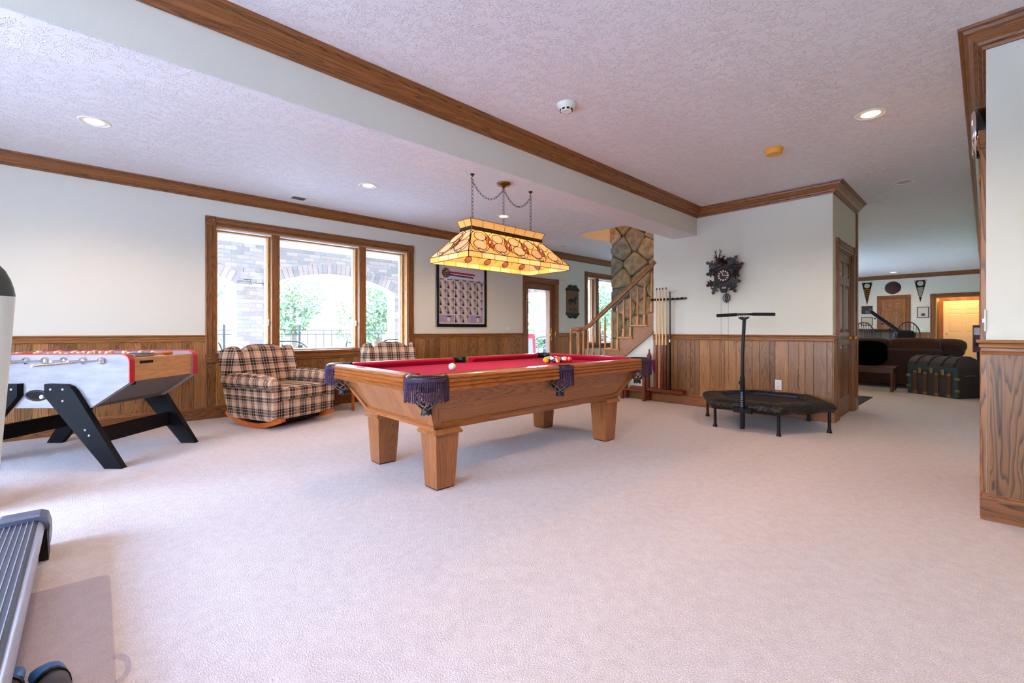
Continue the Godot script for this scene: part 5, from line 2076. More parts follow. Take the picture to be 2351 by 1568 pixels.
func make_recliner(label: String, at: Vector3, turn: float, wide: float) -> void:
	var t := thing("rocking_recliner", label, "armchair", at, turn, "plaid recliners")
	t.scale = Vector3(wide, 1.0, 1.0)
	var p: Material = M.plaid
	# rockers
	for sx in [-0.29, 0.29]:
		var mk := Mk.new()
		mk.grain = Vector3.BACK
		var rings := []
		for i in 17:
			var z := -0.46 + 0.90 * i / 16.0
			var y := 1.05 - sqrt(1.05 * 1.05 - z * z)
			var h := 0.05 if i > 0 and i < 16 else 0.03
			rings.append(PackedVector3Array([Vector3(sx - 0.025, y, z), Vector3(sx + 0.025, y, z), Vector3(sx + 0.025, y + h, z), Vector3(sx - 0.025, y + h, z)]))
		mk.skin(rings, false)
		part("rocker", mk, M.rocker_oak, t)
	var mk := Mk.new()
	mk.bb(Vector3(-0.28, 0.05, -0.30), Vector3(0.28, 0.13, 0.26))
	part("underframe", mk, M.black_plastic, t)
	# front panel below the cushion
	mk = Mk.new()
	puff(mk, Vector3(0, 0.205, 0.10), Vector3(0.315, 0.105, 0.29), 0.22)
	part("front_panel", mk, p, t)
	# seat cushion
	mk = Mk.new()
	puff(mk, Vector3(0, 0.365, 0.085), Vector3(0.275, 0.075, 0.325), 0.3)
	part("seat_cushion", mk, p, t)
	# arms: outer side panel, roll and scroll front
	for sg in [-1.0, 1.0]:
		mk = Mk.new()
		var rings := []
		for q in [[0.095, -0.36, 0.33, 0.31], [0.13, -0.375, 0.345, 0.325], [0.25, -0.40, 0.37, 0.335], [0.40, -0.43, 0.385, 0.345], [0.455, -0.43, 0.37, 0.345]]:
			var loop := PackedVector3Array()
			var xi: float = sg * 0.268
			var xo: float = sg * (q[3] + 0.035)
			var pts := [Vector3(xi, q[0], q[2]), Vector3(xo, q[0], q[2] - 0.03), Vector3(xo, q[0], q[1] + 0.04), Vector3(xi, q[0], q[1])]
			if sg < 0:
				pts.reverse()
			for v in pts:
				loop.append(v)
			rings.append(loop)
		mk.skin(rings, false)
		part("side_panel", mk, p, t)
		mk = Mk.new()
		var path := []
		var rad := []
		for i in 13:
			var f := i / 12.0
			path.append(Vector3(sg * (0.335 + 0.02 * sin(f * PI)), 0.475 + 0.03 * sin(f * PI * 0.9) - 0.01 * f, lerpf(-0.36, 0.385, f)))
			rad.append(0.083 - 0.012 * f if i < 12 else 0.06)
		mk.tube(path, rad, 18)
		part("arm_roll", mk, p, t)
		mk = Mk.new()
		puff(mk, Vector3(sg * 0.335, 0.45, 0.385), Vector3(0.058, 0.062, 0.022), 0.8, 18, 10)
		mk.bar(Vector3(sg * 0.325, 0.12, 0.372), Vector3(sg * 0.33, 0.43, 0.385), 0.085, 0.03, Vector3.BACK, 0.012)
		part("arm_front", mk, p, t)
	# back cushion, leaning
	var lean := Transform3D(Basis(Vector3.RIGHT, -0.30), Vector3(0, 0.36, -0.235))
	mk = Mk.new()
	mk.xf = lean
	var sp := []
	for j in 15:
		var v := j / 14.0
		var y := 0.02 + 0.50 * v
		var hw := 0.262 + 0.03 * sin(v * PI) - (0.10 * pow(maxf(0, (v - 0.75) / 0.25), 2.2))
		var th := 0.085 * sqrt(maxf(0.02, 1.0 - pow(v * 2 - 1, 6.0))) + 0.015
		var loop := PackedVector3Array()
		for i in 24:
			var a := -TAU * i / 24
			loop.append(Vector3(signf(cos(a)) * pow(absf(cos(a)), 0.4) * hw, y - (0.025 * pow(absf(cos(a)), 3.0) if v > 0.8 else 0.0), signf(sin(a)) * pow(absf(sin(a)), 0.6) * th))
		sp.append(loop)
	mk.skin(sp, true)
	part("back_cushion", mk, p, t)
	mk = Mk.new()
	mk.xf = lean
	puff(mk, Vector3(0, 0.19, -0.105), Vector3(0.335, 0.295, 0.055), 0.3)
	part("outer_back", mk, p, t)
	for sg in [-1.0, 1.0]:
		mk = Mk.new()
		mk.xf = lean * Transform3D(Basis(Vector3.UP, sg * -0.35), Vector3(sg * 0.322, 0.27, -0.005))
		puff(mk, Vector3.ZERO, Vector3(0.058, 0.235, 0.12), 0.55)
		part("wing", mk, p, t)

func make_seating() -> void:
	var p := mat("plaid", Color.WHITE, 0.95, 0.0, 0.2)
	p.albedo_texture = plaid_image()
	p.uv1_triplanar = true
	p.uv1_triplanar_sharpness = 8.0
	p.uv1_scale = Vector3(4.0, 4.0, 4.0)
	p.uv1_offset = Vector3(0.3, 0.1, 0.0)
	oak("rocker_oak", Color(1.0, 0.62, 0.32), 0.35)
	make_recliner("plaid rocking recliner in front of the left window pane", Vector3(1.575, 0, -5.41), 0.36, 1.07)
	make_recliner("plaid recliner behind the pool table, right of the window", Vector3(3.02, 0, -5.42), -0.20, 0.98)
	# side table between them
	var t := thing("side_table", "small oak side table with a dark top between the recliners", "table", Vector3(2.29, 0, -5.83))
	var mk := Mk.new()
	mk.bb(Vector3(-0.215, 0.452, -0.30), Vector3(0.215, 0.475, 0.30), 0.006)
	part("table_top", mk, mat("slate_top", Color(0.30, 0.29, 0.25), 0.5), t)
	for sx in [-1, 1]:
		for sz in [-1, 1]:
			mk = Mk.new()
			mk.grain = Vector3.UP
			mk.lathe([Vector2(0.017, 0), Vector2(0.021, 0.30), Vector2(0.019, 0.452)], 12, Vector3(sx * 0.175, 0, sz * 0.27))
			part("leg", mk, M.rocker_oak, t)
			mk = Mk.new()
			mk.tube([Vector3(sx * 0.17, 0.27, sz * 0.27), Vector3(sx * 0.04, 0.44, sz * 0.27)], 0.013, 8)
			part("brace", mk, M.rocker_oak, t)
# ---------------------------------------------------------------- foosball table
func make_foosball() -> void:
	var t := thing("foosball_table", "foosball table with pale side panels, red edging and black legs", "game table", Vector3(-0.027, 0, -5.139), deg_to_rad(-43.418))
	var panel := oak("maple_white", Color(1.0, 1.0, 1.0), 0.4)
	panel.albedo_texture = noise_tex(noise(0.02, FastNoiseLite.TYPE_SIMPLEX_SMOOTH, 4, 61), 256, Color(0.52, 0.495, 0.50), Color(0.61, 0.59, 0.595))
	panel.uv1_scale = Vector3(3.0, 0.7, 1)
	var maple := mat("maple", Color(0.86, 0.62, 0.38), 0.4)
	maple.albedo_texture = noise_tex(noise(0.03, FastNoiseLite.TYPE_SIMPLEX_SMOOTH, 4, 62), 256, Color(0.85, 0.85, 0.85), Color.WHITE)
	maple.uv1_scale = Vector3(4.0, 0.6, 1)
	var red := mat("red_edge", Color(0.74, 0.02, 0.07), 0.4)
	var blk := mat("leg_black", Color(0.03, 0.034, 0.048), 0.6, 0.0, 0.3)
	var outline := PackedVector2Array([Vector2(-0.40, 0.44), Vector2(0.40, 0.44), Vector2(0.69, 0.63)])
	for i in 7:
		var a := PI / 2 * i / 6
		outline.append(Vector2(0.63 + cos(a) * 0.06, 0.782 + sin(a) * 0.06))
	for i in 7:
		var a := PI / 2 + PI / 2 * i / 6
		outline.append(Vector2(-0.63 + cos(a) * 0.06, 0.782 + sin(a) * 0.06))
	outline.append(Vector2(-0.69, 0.63))
	for sg in [-1.0, 1.0]:
		var z0 := 0.315 if sg > 0 else -0.36
		var mk := Mk.new()
		mk.extrude(outline, z0, z0 + 0.045)
		part("side_panel", mk, panel, t)
		# red edging round the top and ends
		mk = Mk.new()
		var rings := []
		for i in range(2, outline.size()):
			var p := outline[i]
			var q := outline[mini(i + 1, outline.size() - 1)] - outline[maxi(i - 1, 2)]
			var n := Vector2(q.y, -q.x).normalized()
			var o := p + n * 0.004
			var w := p - n * 0.004
			rings.append(PackedVector3Array([Vector3(w.x, w.y, z0 - 0.001), Vector3(o.x, o.y, z0 - 0.001), Vector3(o.x, o.y, z0 + 0.046), Vector3(w.x, w.y, z0 + 0.046)]))
		mk.skin(rings, false)
		part("red_edging", mk, red, t)
	for sg in [-1.0, 1.0]:
		var mk := Mk.new()
		mk.bb(Vector3(sg * 0.655, 0.635, -0.315), Vector3(sg * 0.675, 0.812, 0.315), 0.003)
		part("end_panel", mk, maple, t)
		mk = Mk.new()
		mk.grain = Vector3.BACK
		mk.bb(Vector3(sg * 0.50, 0.795, -0.315), Vector3(sg * 0.656, 0.811, 0.315))
		part("end_shelf", mk, maple, t)
		mk = Mk.new()
		var a := Vector3(sg * 0.668, 0.634, 0)
		var b := Vector3(sg * 0.40, 0.455, 0)
		mk.oriented(Vector3(0, 0.7, 0), a + Vector3(0, 0, -0.315), a + Vector3(0, 0, 0.315), b + Vector3(0, 0, 0.315), b + Vector3(0, 0, -0.315))
		mk.oriented(Vector3(0, 0.2, 0), a + Vector3(0, 0.012, -0.315), a + Vector3(0, 0.012, 0.315), b + Vector3(0, 0.012, 0.315), b + Vector3(0, 0.012, -0.315))
		part("underside", mk, mat("board_underside", Color(0.42, 0.38, 0.35), 0.7), t)
		# score pegs and ball cup
		mk = Mk.new()
		mk.xf = Transform3D(Basis(Vector3.RIGHT, PI / 2), Vector3(sg * 0.60, 0.828, -0.02))
		mk.lathe([Vector2(0.008, -0.16), Vector2(0.017, -0.15), Vector2(0.010, -0.13), Vector2(0.017, -0.115), Vector2(0.010, -0.10), Vector2(0.017, -0.085), Vector2(0.009, -0.07), Vector2(0.009, 0.03), Vector2(0.017, 0.045), Vector2(0.010, 0.06), Vector2(0.017, 0.075), Vector2(0.008, 0.09)], 12)
		part("score_pegs", mk, M.oak_light, t)
		mk = Mk.new()
		mk.bb(Vector3(sg * 0.52, 0.811, 0.03), Vector3(sg * 0.62, 0.838, 0.23), 0.008)
		part("ball_cup", mk, M.chrome, t)
		mk = Mk.new()
		mk.bb(Vector3(sg * 0.53, 0.830, 0.045), Vector3(sg * 0.61, 0.8392, 0.215), 0.001)
		part("cup_well", mk, M.black_plastic, t)
	var mk2 := Mk.new()
	mk2.bb(Vector3(0.675, 0.765, 0.12), Vector3(0.679, 0.787, 0.25), 0.002)
	part("name_plate", mk2, M.black_plastic, t)
	mk2 = Mk.new()
	mk2.bb(Vector3(0.62, 0.605, 0.26), Vector3(0.66, 0.63, 0.312), 0.003)
	part("corner_block", mk2, M.black_plastic, t)
	mk2 = Mk.new()
	mk2.bb(Vector3(-0.655, 0.69, -0.315), Vector3(0.655, 0.70, 0.315))
	part("playfield", mk2, mat("field_green", Color(0.10, 0.32, 0.16), 0.6), t)
	mk2 = Mk.new()
	mk2.bb(Vector3(-0.40, 0.44, -0.315), Vector3(0.40, 0.452, 0.315))
	part("bottom_board", mk2, M.board_underside, t)
	# ball return: oval ring, dark well and a ball
	mk2 = Mk.new()
	var rg := []
	for i in 28:
		var a := TAU * i / 28
		rg.append(Vector3(cos(a) * 0.078, 0.535 + sin(a) * 0.035, 0.361))
	mk2.tube(rg, 0.008, 8, true, false)
	part("return_ring", mk2, mat("ring_brown", Color(0.16, 0.09, 0.09), 0.35), t)
	mk2 = Mk.new()
	mk2.extrude(disc(0.076, 28, Vector2(0, 0.535), 0.034), 0.355, 0.3605)
	part("return_well", mk2, M.black_metal, t)
	mk2 = Mk.new()
	mk2.ball(Vector3(0.035, 0.523, 0.358), Vector3(0.017, 0.017, 0.012), 14, 8)
	part("return_ball", mk2, M.white_plastic, t)
	# legs
	var leg := PackedVector2Array([Vector2(0.10, 0.535), Vector2(0.545, 0.0), Vector2(0.675, 0.0), Vector2(0.40, 0.44), Vector2(0.315, 0.575), Vector2(0.285, 0.605), Vector2(0.245, 0.622), Vector2(0.10, 0.625)])
	for sx in [1.0, -1.0]:
		for sz in [1.0, -1.0]:
			var pl := PackedVector2Array()
			for q in leg:
				pl.append(Vector2(q.x * sx, q.y))
			var mk := Mk.new()
			mk.extrude(pl, 0.36 if sz > 0 else -0.405, 0.405 if sz > 0 else -0.36)
			var l := part("leg", mk, blk, t)
			for q in [Vector2(0.145, 0.585), Vector2(0.235, 0.585), Vector2(0.235, 0.50), Vector2(0.40, 0.285), Vector2(0.43, 0.245)]:
				mk = Mk.new()
				mk.xf = Transform3D(Basis(Vector3.RIGHT, PI / 2 * sz), Vector3(q.x * sx, q.y, sz * 0.404))
				mk.lathe([Vector2(0.010, 0), Vector2(0.008, 0.004), Vector2(0.001, 0.006)], 10)
				part("bolt", mk, M.chrome, l)
		mk2 = Mk.new()
		mk2.bar(Vector3(sx * 0.43, 0.225, -0.36), Vector3(sx * 0.43, 0.225, 0.36), 0.035, 0.115)
		part("stretcher", mk2, blk, t)
	# rods: local x, how far out towards the room, grip
	var rods := [[0.487, 0.49, false], [0.348, 0.12, false], [0.206, 0.10, false], [0.063, 0.52, true], [-0.079, 0.42, true], [-0.22, 0.2, true], [-0.36, 0.3, true], [-0.49, 0.2, true]]
	mat("player_cream", Color(0.86, 0.78, 0.66), 0.5)
	var k := 0
	for r in rods:
		var mk := Mk.new()
		mk.tube([Vector3(r[0], 0.795, -0.52), Vector3(r[0], 0.795, 0.36 + r[1])], 0.008, 10)
		var rod := part("rod", mk, M.chrome, t)
		mk = Mk.new()
		mk.xf = Transform3D(Basis(Vector3.RIGHT, PI / 2), Vector3(r[0], 0.795, 0.36))
		mk.lathe([Vector2(0.027, 0), Vector2(0.027, 0.010), Vector2(0.020, 0.020), Vector2(0.012, 0.024)], 8, Vector3.ZERO, false)
		part("bearing", mk, M.chrome, rod)
		mk = Mk.new()
		var e: float = 0.36 + r[1]
		if r[2]:
			mk.xf = Transform3D(Basis(Vector3.RIGHT, PI / 2), Vector3(r[0], 0.795, e - 0.11))
			mk.lathe([Vector2(0.012, 0), Vector2(0.016, 0.01), Vector2(0.013, 0.05), Vector2(0.017, 0.09), Vector2(0.014, 0.115)], 12)
			part("grip", mk, M.black_plastic, rod)
		else:
			mk.ball(Vector3(r[0], 0.795, e), Vector3(0.011, 0.011, 0.008), 10, 6)
			part("end_cap", mk, M.white_plastic, rod)
		# men on the rod
		var n: int = [2, 3, 3, 5, 5, 3, 3, 2][k]
		for i in n:
			var z := -0.24 + 0.48 * (i + 0.5) / n
			mk = Mk.new()
			mk.bb(Vector3(r[0] - 0.012, 0.722, z - 0.016), Vector3(r[0] + 0.012, 0.815, z + 0.016), 0.004)
			var man := part("player", mk, red if k % 2 == 0 else mat("player_blue", Color(0.10, 0.18, 0.45), 0.5), t)
			mk = Mk.new()
			mk.bb(Vector3(r[0] - 0.013, 0.815, z - 0.018), Vector3(r[0] + 0.013, 0.848, z + 0.018), 0.005)
			part("head", mk, M.player_cream, man)
		k += 1
# ---------------------------------------------------------------- exercise things
func make_gym() -> void:
	# clear floor mat
	var mm := mat("clear_mat", Color(0.78, 0.75, 0.84, 0.20), 0.35)
	mm.transparency = BaseMaterial3D.TRANSPARENCY_ALPHA
	var t := thing("floor_mat", "clear plastic floor mat under the treadmill", "mat", Vector3(0, 0, 0))
	var mk := Mk.new()
	var poly := PackedVector2Array([Vector2(-1.1, 1.1), Vector2(0.055, 1.1), Vector2(0.068, 2.49), Vector2(0.058, 2.516), Vector2(0.03, 2.526), Vector2(-1.1, 2.59)])
	mk.xf = Transform3D(Basis(Vector3.RIGHT, -PI / 2), Vector3(0, 0, 0))
	mk.extrude(poly, 0.0005, 0.004)
	part("sheet", mk, mm, t)
	mk = Mk.new()
	var ring := []
	for i in 9:
		var a := -PI / 2 + PI * i / 8
		ring.append(PackedVector3Array([Vector3(0.058 + cos(a) * 0.026, 0.0005, -1.80 + sin(a) * 0.062), Vector3(0.058 + cos(a) * 0.040, 0.0005, -1.80 + sin(a) * 0.082), Vector3(0.058 + cos(a) * 0.040, 0.004, -1.80 + sin(a) * 0.082), Vector3(0.058 + cos(a) * 0.026, 0.004, -1.80 + sin(a) * 0.062)]))
	mk.skin(ring, false)
	part("tab", mk, mm, t)
	# treadmill: deck along z, its rear end away from the camera
	t = thing("treadmill", "grey treadmill with a ribbed foot rail at the left edge", "treadmill", Vector3(-0.55, 0.004, -2.0))
	var slate := mat("treadmill_slate", Color(0.20, 0.22, 0.27), 0.35)
	var silver := mat("treadmill_silver", Color(0.66, 0.67, 0.72), 0.35, 0.3)
	var cap := mat("treadmill_cap", Color(0.34, 0.36, 0.42), 0.4)
	mk = Mk.new()
	mk.bb(Vector3(-0.27, 0.135, -0.98), Vector3(0.27, 0.160, 0.75), 0.008)
	part("belt", mk, mat("treadmill_belt", Color(0.13, 0.14, 0.16), 0.7), t)
	for sg in [-1.0, 1.0]:
		mk = Mk.new()
		var rings := []
		for z in [-0.97, 0.75]:
			var loop := PackedVector3Array()
			var prof := [Vector2(0.270, 0.13), Vector2(0.270, 0.168), Vector2(0.284, 0.172), Vector2(0.384, 0.176), Vector2(0.392, 0.172), Vector2(0.392, 0.13)]
			for q in prof:
				loop.append(Vector3(sg * q.x, q.y, z))
			if sg > 0:
				loop.reverse()
			rings.append(loop)
		mk.skin(rings, false)
		part("foot_rail", mk, slate, t)
		for i in 6:
			mk = Mk.new()
			var x: float = sg * (0.292 + i * 0.017)
			mk.bb(Vector3(x - 0.0012, 0.1715 + i * 0.0007, -0.96), Vector3(x + 0.0012, 0.1752 + i * 0.0007, 0.74))
			part("rib", mk, silver, t)
		mk = Mk.new()
		rings = []
		for z in [-0.93, 0.75]:
			var loop := PackedVector3Array()
			for i in 9:
				var a := PI / 2 - PI * i / 8
				loop.append(Vector3(sg * (0.385 + cos(a) * 0.026), 0.132 + sin(a) * 0.040, z))
			if sg > 0:
				loop.reverse()
			rings.append(loop)
		mk.skin(rings, true)
		part("side_tube", mk, silver, t)
		# end cap
		mk = Mk.new()
		rings = []
		for q in [[-1.07, 0.02, 0.12], [-1.06, 0.02, 0.165], [-1.02, 0.02, 0.187], [-0.93, 0.05, 0.196], [-0.90, 0.10, 0.196], [-0.885, 0.13, 0.192]]:
			var loop := PackedVector3Array([Vector3(sg * 0.262, q[1], q[0]), Vector3(sg * 0.262, q[2] - 0.006, q[0]), Vector3(sg * 0.275, q[2], q[0]), Vector3(sg * 0.395, q[2], q[0]), Vector3(sg * 0.418, q[2] - 0.012, q[0]), Vector3(sg * 0.428, q[2] - 0.05, q[0]), Vector3(sg * 0.424, q[1], q[0])])
			if sg > 0:
				loop.reverse()
			rings.append(loop)
		mk.skin(rings, false)
		part("end_cap", mk, cap, t)
		mk = Mk.new()
		mk.hexa([Vector3(sg * 0.425 - 0.03, 0, -0.86), Vector3(sg * 0.425, 0, -0.86), Vector3(sg * 0.425, 0, -0.97), Vector3(sg * 0.425 - 0.03, 0, -0.97), Vector3(sg * 0.42 - 0.03, 0.13, -0.85), Vector3(sg * 0.42, 0.13, -0.85), Vector3(sg * 0.42, 0.13, -1.02), Vector3(sg * 0.42 - 0.03, 0.13, -1.02)])
		part("foot", mk, M.black_plastic, t)
	mk = Mk.new()
	puff(mk, Vector3(0, 0.16, 0.92), Vector3(0.36, 0.13, 0.24), 0.5)
	part("motor_hood", mk, cap, t)
	for sg in [-1.0, 1.0]:
		mk = Mk.new()
		mk.tube([Vector3(sg * 0.33, 0.05, 0.95), Vector3(sg * 0.33, 1.15, 1.15)], 0.03, 10)
		part("upright", mk, silver, t)
	mk = Mk.new()
	mk.box(Vector3(0, 1.18, 1.16), Vector3(0.72, 0.12, 0.10), 0.02)
	part("console", mk, cap, t)
	# tall pale upright of a second machine at the left edge of the photo
	t = thing("exercise_machine", "tall pale upright of an exercise machine with a dark cap", "exercise machine", Vector3(-0.441, 0, -3.858), deg_to_rad(-43.418))
	var pale := mat("machine_pale", Color(0.88, 0.91, 0.86), 0.45)
	var dark := mat("machine_cap", Color(0.22, 0.26, 0.23), 0.5)
	var rings2 := []
	for q in [[0.03, 0.045], [0.25, 0.067], [0.60, 0.100], [0.95, 0.132], [1.195, 0.153], [1.213, 0.153]]:
		var loop := PackedVector3Array()
		for i in 16:
			var a := -TAU * i / 16
			loop.append(Vector3(q[1] - 0.075 + signf(cos(a)) * pow(absf(cos(a)), 0.6) * 0.075, q[0], signf(sin(a)) * pow(absf(sin(a)), 0.6) * 0.075))
		rings2.append(loop)
	mk = Mk.new()
	mk.skin(rings2, true)
	part("column", mk, pale, t)
	mk = Mk.new()
	rings2 = []
	for q in [[1.214, 0.078, 0.153], [1.26, 0.074, 0.146], [1.31, 0.066, 0.132], [1.36, 0.054, 0.110], [1.40, 0.035, 0.080], [1.415, 0.012, 0.05]]:
		var loop := PackedVector3Array()
		for i in 16:
			var a := -TAU * i / 16
			loop.append(Vector3(q[2] - q[1] + signf(cos(a)) * pow(absf(cos(a)), 0.6) * q[1], q[0], signf(sin(a)) * pow(absf(sin(a)), 0.6) * q[1]))
		rings2.append(loop)
	mk.skin(rings2, true)
	part("cap", mk, dark, t)
	mk = Mk.new()
	mk.bar(Vector3(-0.45, 0.03, 0.0), Vector3(0.03, 0.03, 0.0), 0.08, 0.05, Vector3.UP, 0.012)
	part("base_bar", mk, M.black_plastic, t)
	mk = Mk.new()
	puff(mk, Vector3(-0.27, 0.25, 0), Vector3(0.19, 0.19, 0.07), 0.8)
	part("flywheel_housing", mk, dark, t)
	for sg in [-1.0, 1.0]:
		mk = Mk.new()
		mk.box(Vector3(-0.45, 0.17, sg * 0.16), Vector3(0.34, 0.03, 0.12), 0.012)
		part("pedal", mk, M.black_plastic, t)
	mk = Mk.new()
	mk.box(Vector3(-0.09, 1.36, 0), Vector3(0.12, 0.2, 0.3), 0.03)
	part("console", mk, M.black_plastic, t)
	# blue shoes at the bottom edge
	var blue := mat("shoe_blue", Color(0.03, 0.36, 0.62), 0.4)
	var grey := mat("shoe_grey", Color(0.26, 0.26, 0.28), 0.7)
	var k := 0
	for q in [[-0.076, -1.825, 0.18, "blue rubber clog with a grey strap, right of the pair"], [-0.168, -1.87, 0.0, "blue rubber clog with a grey strap, left of the pair"]]:
		t = thing("shoe", q[3], "shoe", Vector3(q[0], 0.0045, q[1]), q[2], "blue shoes at the bottom edge")
		t.scale = Vector3(0.8, 0.9, 0.9)
		mk = Mk.new()
		rings2 = []
		# toe at -z
		for z in [[-0.118, 0.012, 0.010], [-0.112, 0.030, 0.026], [-0.095, 0.042, 0.036], [-0.065, 0.047, 0.043], [-0.03, 0.047, 0.050], [-0.015, 0.046, 0.052]]:
			var loop := PackedVector3Array()
			for i in 14:
				var a := TAU * i / 14
				loop.append(Vector3(cos(a) * z[1], maxf(0.0, z[2] * 0.5 + sin(a) * z[2] * 0.5), z[0]))
			rings2.append(loop)
		mk.skin(rings2, true)
		part("toe", mk, blue, t)
		mk = Mk.new()
		rings2 = []
		for z in [[-0.018, 0.045, 0.050], [0.02, 0.042, 0.060], [0.06, 0.040, 0.070], [0.12, 0.038, 0.075], [0.14, 0.03, 0.06]]:
			var loop := PackedVector3Array()
			for i in 14:
				var a := TAU * i / 14
				loop.append(Vector3(cos(a) * z[1], maxf(0.0, z[2] * 0.5 + sin(a) * z[2] * 0.5), z[0]))
			rings2.append(loop)
		mk.skin(rings2, true)
		part("upper", mk, grey, t)
		mk = Mk.new()
		var st := []
		for i in 9:
			var a := PI * i / 8
			st.append(PackedVector3Array([Vector3(cos(a) * 0.049, sin(a) * 0.060 + 0.003, 0.0), Vector3(cos(a) * 0.049, sin(a) * 0.064 + 0.003, 0.022), Vector3(cos(a) * 0.052, sin(a) * 0.068 + 0.004, 0.022), Vector3(cos(a) * 0.052, sin(a) * 0.064 + 0.004, 0.0)]))
		mk.skin(st, false)
		part("strap", mk, M.black_plastic, t)
		k += 1

func make_trampoline() -> void:
	var t := thing("trampoline", "black hexagonal mini trampoline with a T-shaped handlebar", "trampoline", Vector3(5.375, 0, -1.68))
	var vinyl := mat("black_vinyl", Color(0.035, 0.027, 0.024), 0.5)
	vinyl.normal_enabled = true
	vinyl.normal_texture = noise_tex(noise(0.02, FastNoiseLite.TYPE_SIMPLEX_SMOOTH, 3, 71), 256, Color.BLACK, Color.WHITE, true, 10.0)
	vinyl.uv1_triplanar = true
	vinyl.uv1_scale = Vector3(2.2, 2.2, 2.2)
	var hexp := func(r: float, y: float, f: float) -> Vector3:
		# f runs 0..6 round the hexagon, corners on the z axis
		var i := int(floor(f))
		var a := PI / 2 - i * TAU / 6
		var b := a - TAU / 6
		var w := f - i
		return Vector3(cos(a) * r, y, sin(a) * r).lerp(Vector3(cos(b) * r, y, sin(b) * r), w)
	var r2 := RandomNumberGenerator.new()
	r2.seed = 3
	var jit := []
	for i in 48:
		jit.append(r2.randf_range(-1, 1))
	var rings := []
	for q in [[0.44, 0.288, 0.0], [0.455, 0.299, 0.2], [0.52, 0.304, 0.3], [0.60, 0.300, 0.5], [0.645, 0.288, 0.6], [0.665, 0.262, 0.8], [0.665, 0.235, 1.2], [0.645, 0.205, 2.0], [0.60, 0.215, 1.0]]:
		var loop := PackedVector3Array()
		for i in 48:
			loop.append(hexp.call(q[0] + jit[i] * 0.007 * q[2], q[1] + jit[(i * 7) % 48] * 0.006 * q[2], i * 6.0 / 48))
		rings.append(loop)
	var mk := Mk.new()
	mk.skin(rings, true, false, false)
	part("pad", mk, vinyl, t)
	mk = Mk.new()
	var flat := PackedVector3Array()
	for i in 24:
		flat.append(hexp.call(0.455, 0.270, i * 6.0 / 24))
	mk.fan(flat, false)
	part("jump_mat", mk, mat("jump_mat", Color(0.055, 0.045, 0.042), 0.7), t)
	# blue lining inside the far edges
	for f in [0.0, 1.0, 2.0]:
		mk = Mk.new()
		mk.oriented(Vector3(0, 0.28, 0) * 1.0 + (hexp.call(0.9, 0.28, f + 0.5)), hexp.call(0.447, 0.272, f), hexp.call(0.447, 0.272, f + 1), hexp.call(0.452, 0.293, f + 1), hexp.call(0.452, 0.293, f))
		mk.oriented(Vector3(0, 0.28, 0), hexp.call(0.449, 0.272, f), hexp.call(0.449, 0.272, f + 1), hexp.call(0.454, 0.293, f + 1), hexp.call(0.454, 0.293, f))
		part("blue_lining", mk, mat("blue_lining", Color(0.05, 0.14, 0.42), 0.5), t)
	for i in 6:
		mk = Mk.new()
		var p: Vector3 = hexp.call(0.605, 0.0, float(i))
		mk.lathe([Vector2(0.024, 0), Vector2(0.023, 0.008), Vector2(0.017, 0.03), Vector2(0.014, 0.045), Vector2(0.014, 0.24)], 12, p)
		part("leg", mk, M.black_metal, t)
	# steel hoop under the pad
	mk = Mk.new()
	var hoop := []
	for i in 48:
		hoop.append(hexp.call(0.60, 0.235, i * 6.0 / 48))
	mk.tube(hoop, 0.014, 6, true, false)
	part("hoop", mk, M.black_metal, t)
	# handlebar on the side towards the room (-x)
	var hx := -0.60
	mk = Mk.new()
	mk.bar(Vector3(hx, 0.035, 0.0), Vector3(hx, 0.56, 0.0), 0.036, 0.042, Vector3.LEFT, 0.004)
	part("lower_post", mk, M.black_metal, t)
	mk = Mk.new()
	mk.bar(Vector3(hx, 0.22, -0.09), Vector3(hx, 0.22, 0.09), 0.04, 0.05, Vector3.UP, 0.004)
	part("bracket", mk, M.black_metal, t)
	mk = Mk.new()
	mk.tube([Vector3(hx - 0.02, 0.50, 0), Vector3(hx - 0.035, 0.50, 0), Vector3(hx - 0.045, 0.50, -0.0)], [0.008, 0.008, 0.022], 10)
	part("knob", mk, M.black_plastic, t)
	mk = Mk.new()
	mk.bar(Vector3(hx, 0.52, 0.0), Vector3(hx, 0.80, 0.0), 0.027, 0.030, Vector3.LEFT, 0.003)
	mk.bar(Vector3(hx, 0.79, 0.0), Vector3(hx + 0.05, 1.15, 0.0), 0.027, 0.030, Vector3.LEFT, 0.003)
	part("upper_post", mk, M.black_metal, t)
	mk = Mk.new()
	mk.xf = Transform3D(Basis(Vector3.UP, -PI / 2), Vector3(hx + 0.05, 0, 0))
	var plate := PackedVector2Array([Vector2(-0.062, 1.195), Vector2(-0.060, 1.17), Vector2(-0.048, 1.145), Vector2(-0.022, 1.128), Vector2(0.022, 1.128), Vector2(0.048, 1.145), Vector2(0.060, 1.17), Vector2(0.062, 1.195)])
	mk.extrude(plate, 0.012, 0.024)
	part("plate", mk, M.black_plastic, t)
	lettering(t, "lettering", "sportplus", 0.026, M.white_plastic, Vector3(hx + 0.05 - 0.026, 1.166, 0.0), Vector3(0, -PI / 2, 0), "Droid Sans", 1.0, true)
	for sg in [-1.0, 1.0]:
		mk = Mk.new()
		mk.tube([Vector3(hx + 0.05, 1.184, sg * 0.04), Vector3(hx + 0.055, 1.184, sg * 0.20)], 0.013, 12)
		mk.tube([Vector3(hx + 0.052, 1.184, sg * 0.075), Vector3(hx + 0.060, 1.178, sg * 0.275)], 0.0165, 12)
		part("grip", mk, M.black_plastic, t)
	mk = Mk.new()
	mk.tube([Vector3(hx + 0.05, 1.184, -0.08), Vector3(hx + 0.05, 1.184, 0.08)], 0.012, 12)
	part("crossbar", mk, M.black_metal, t)
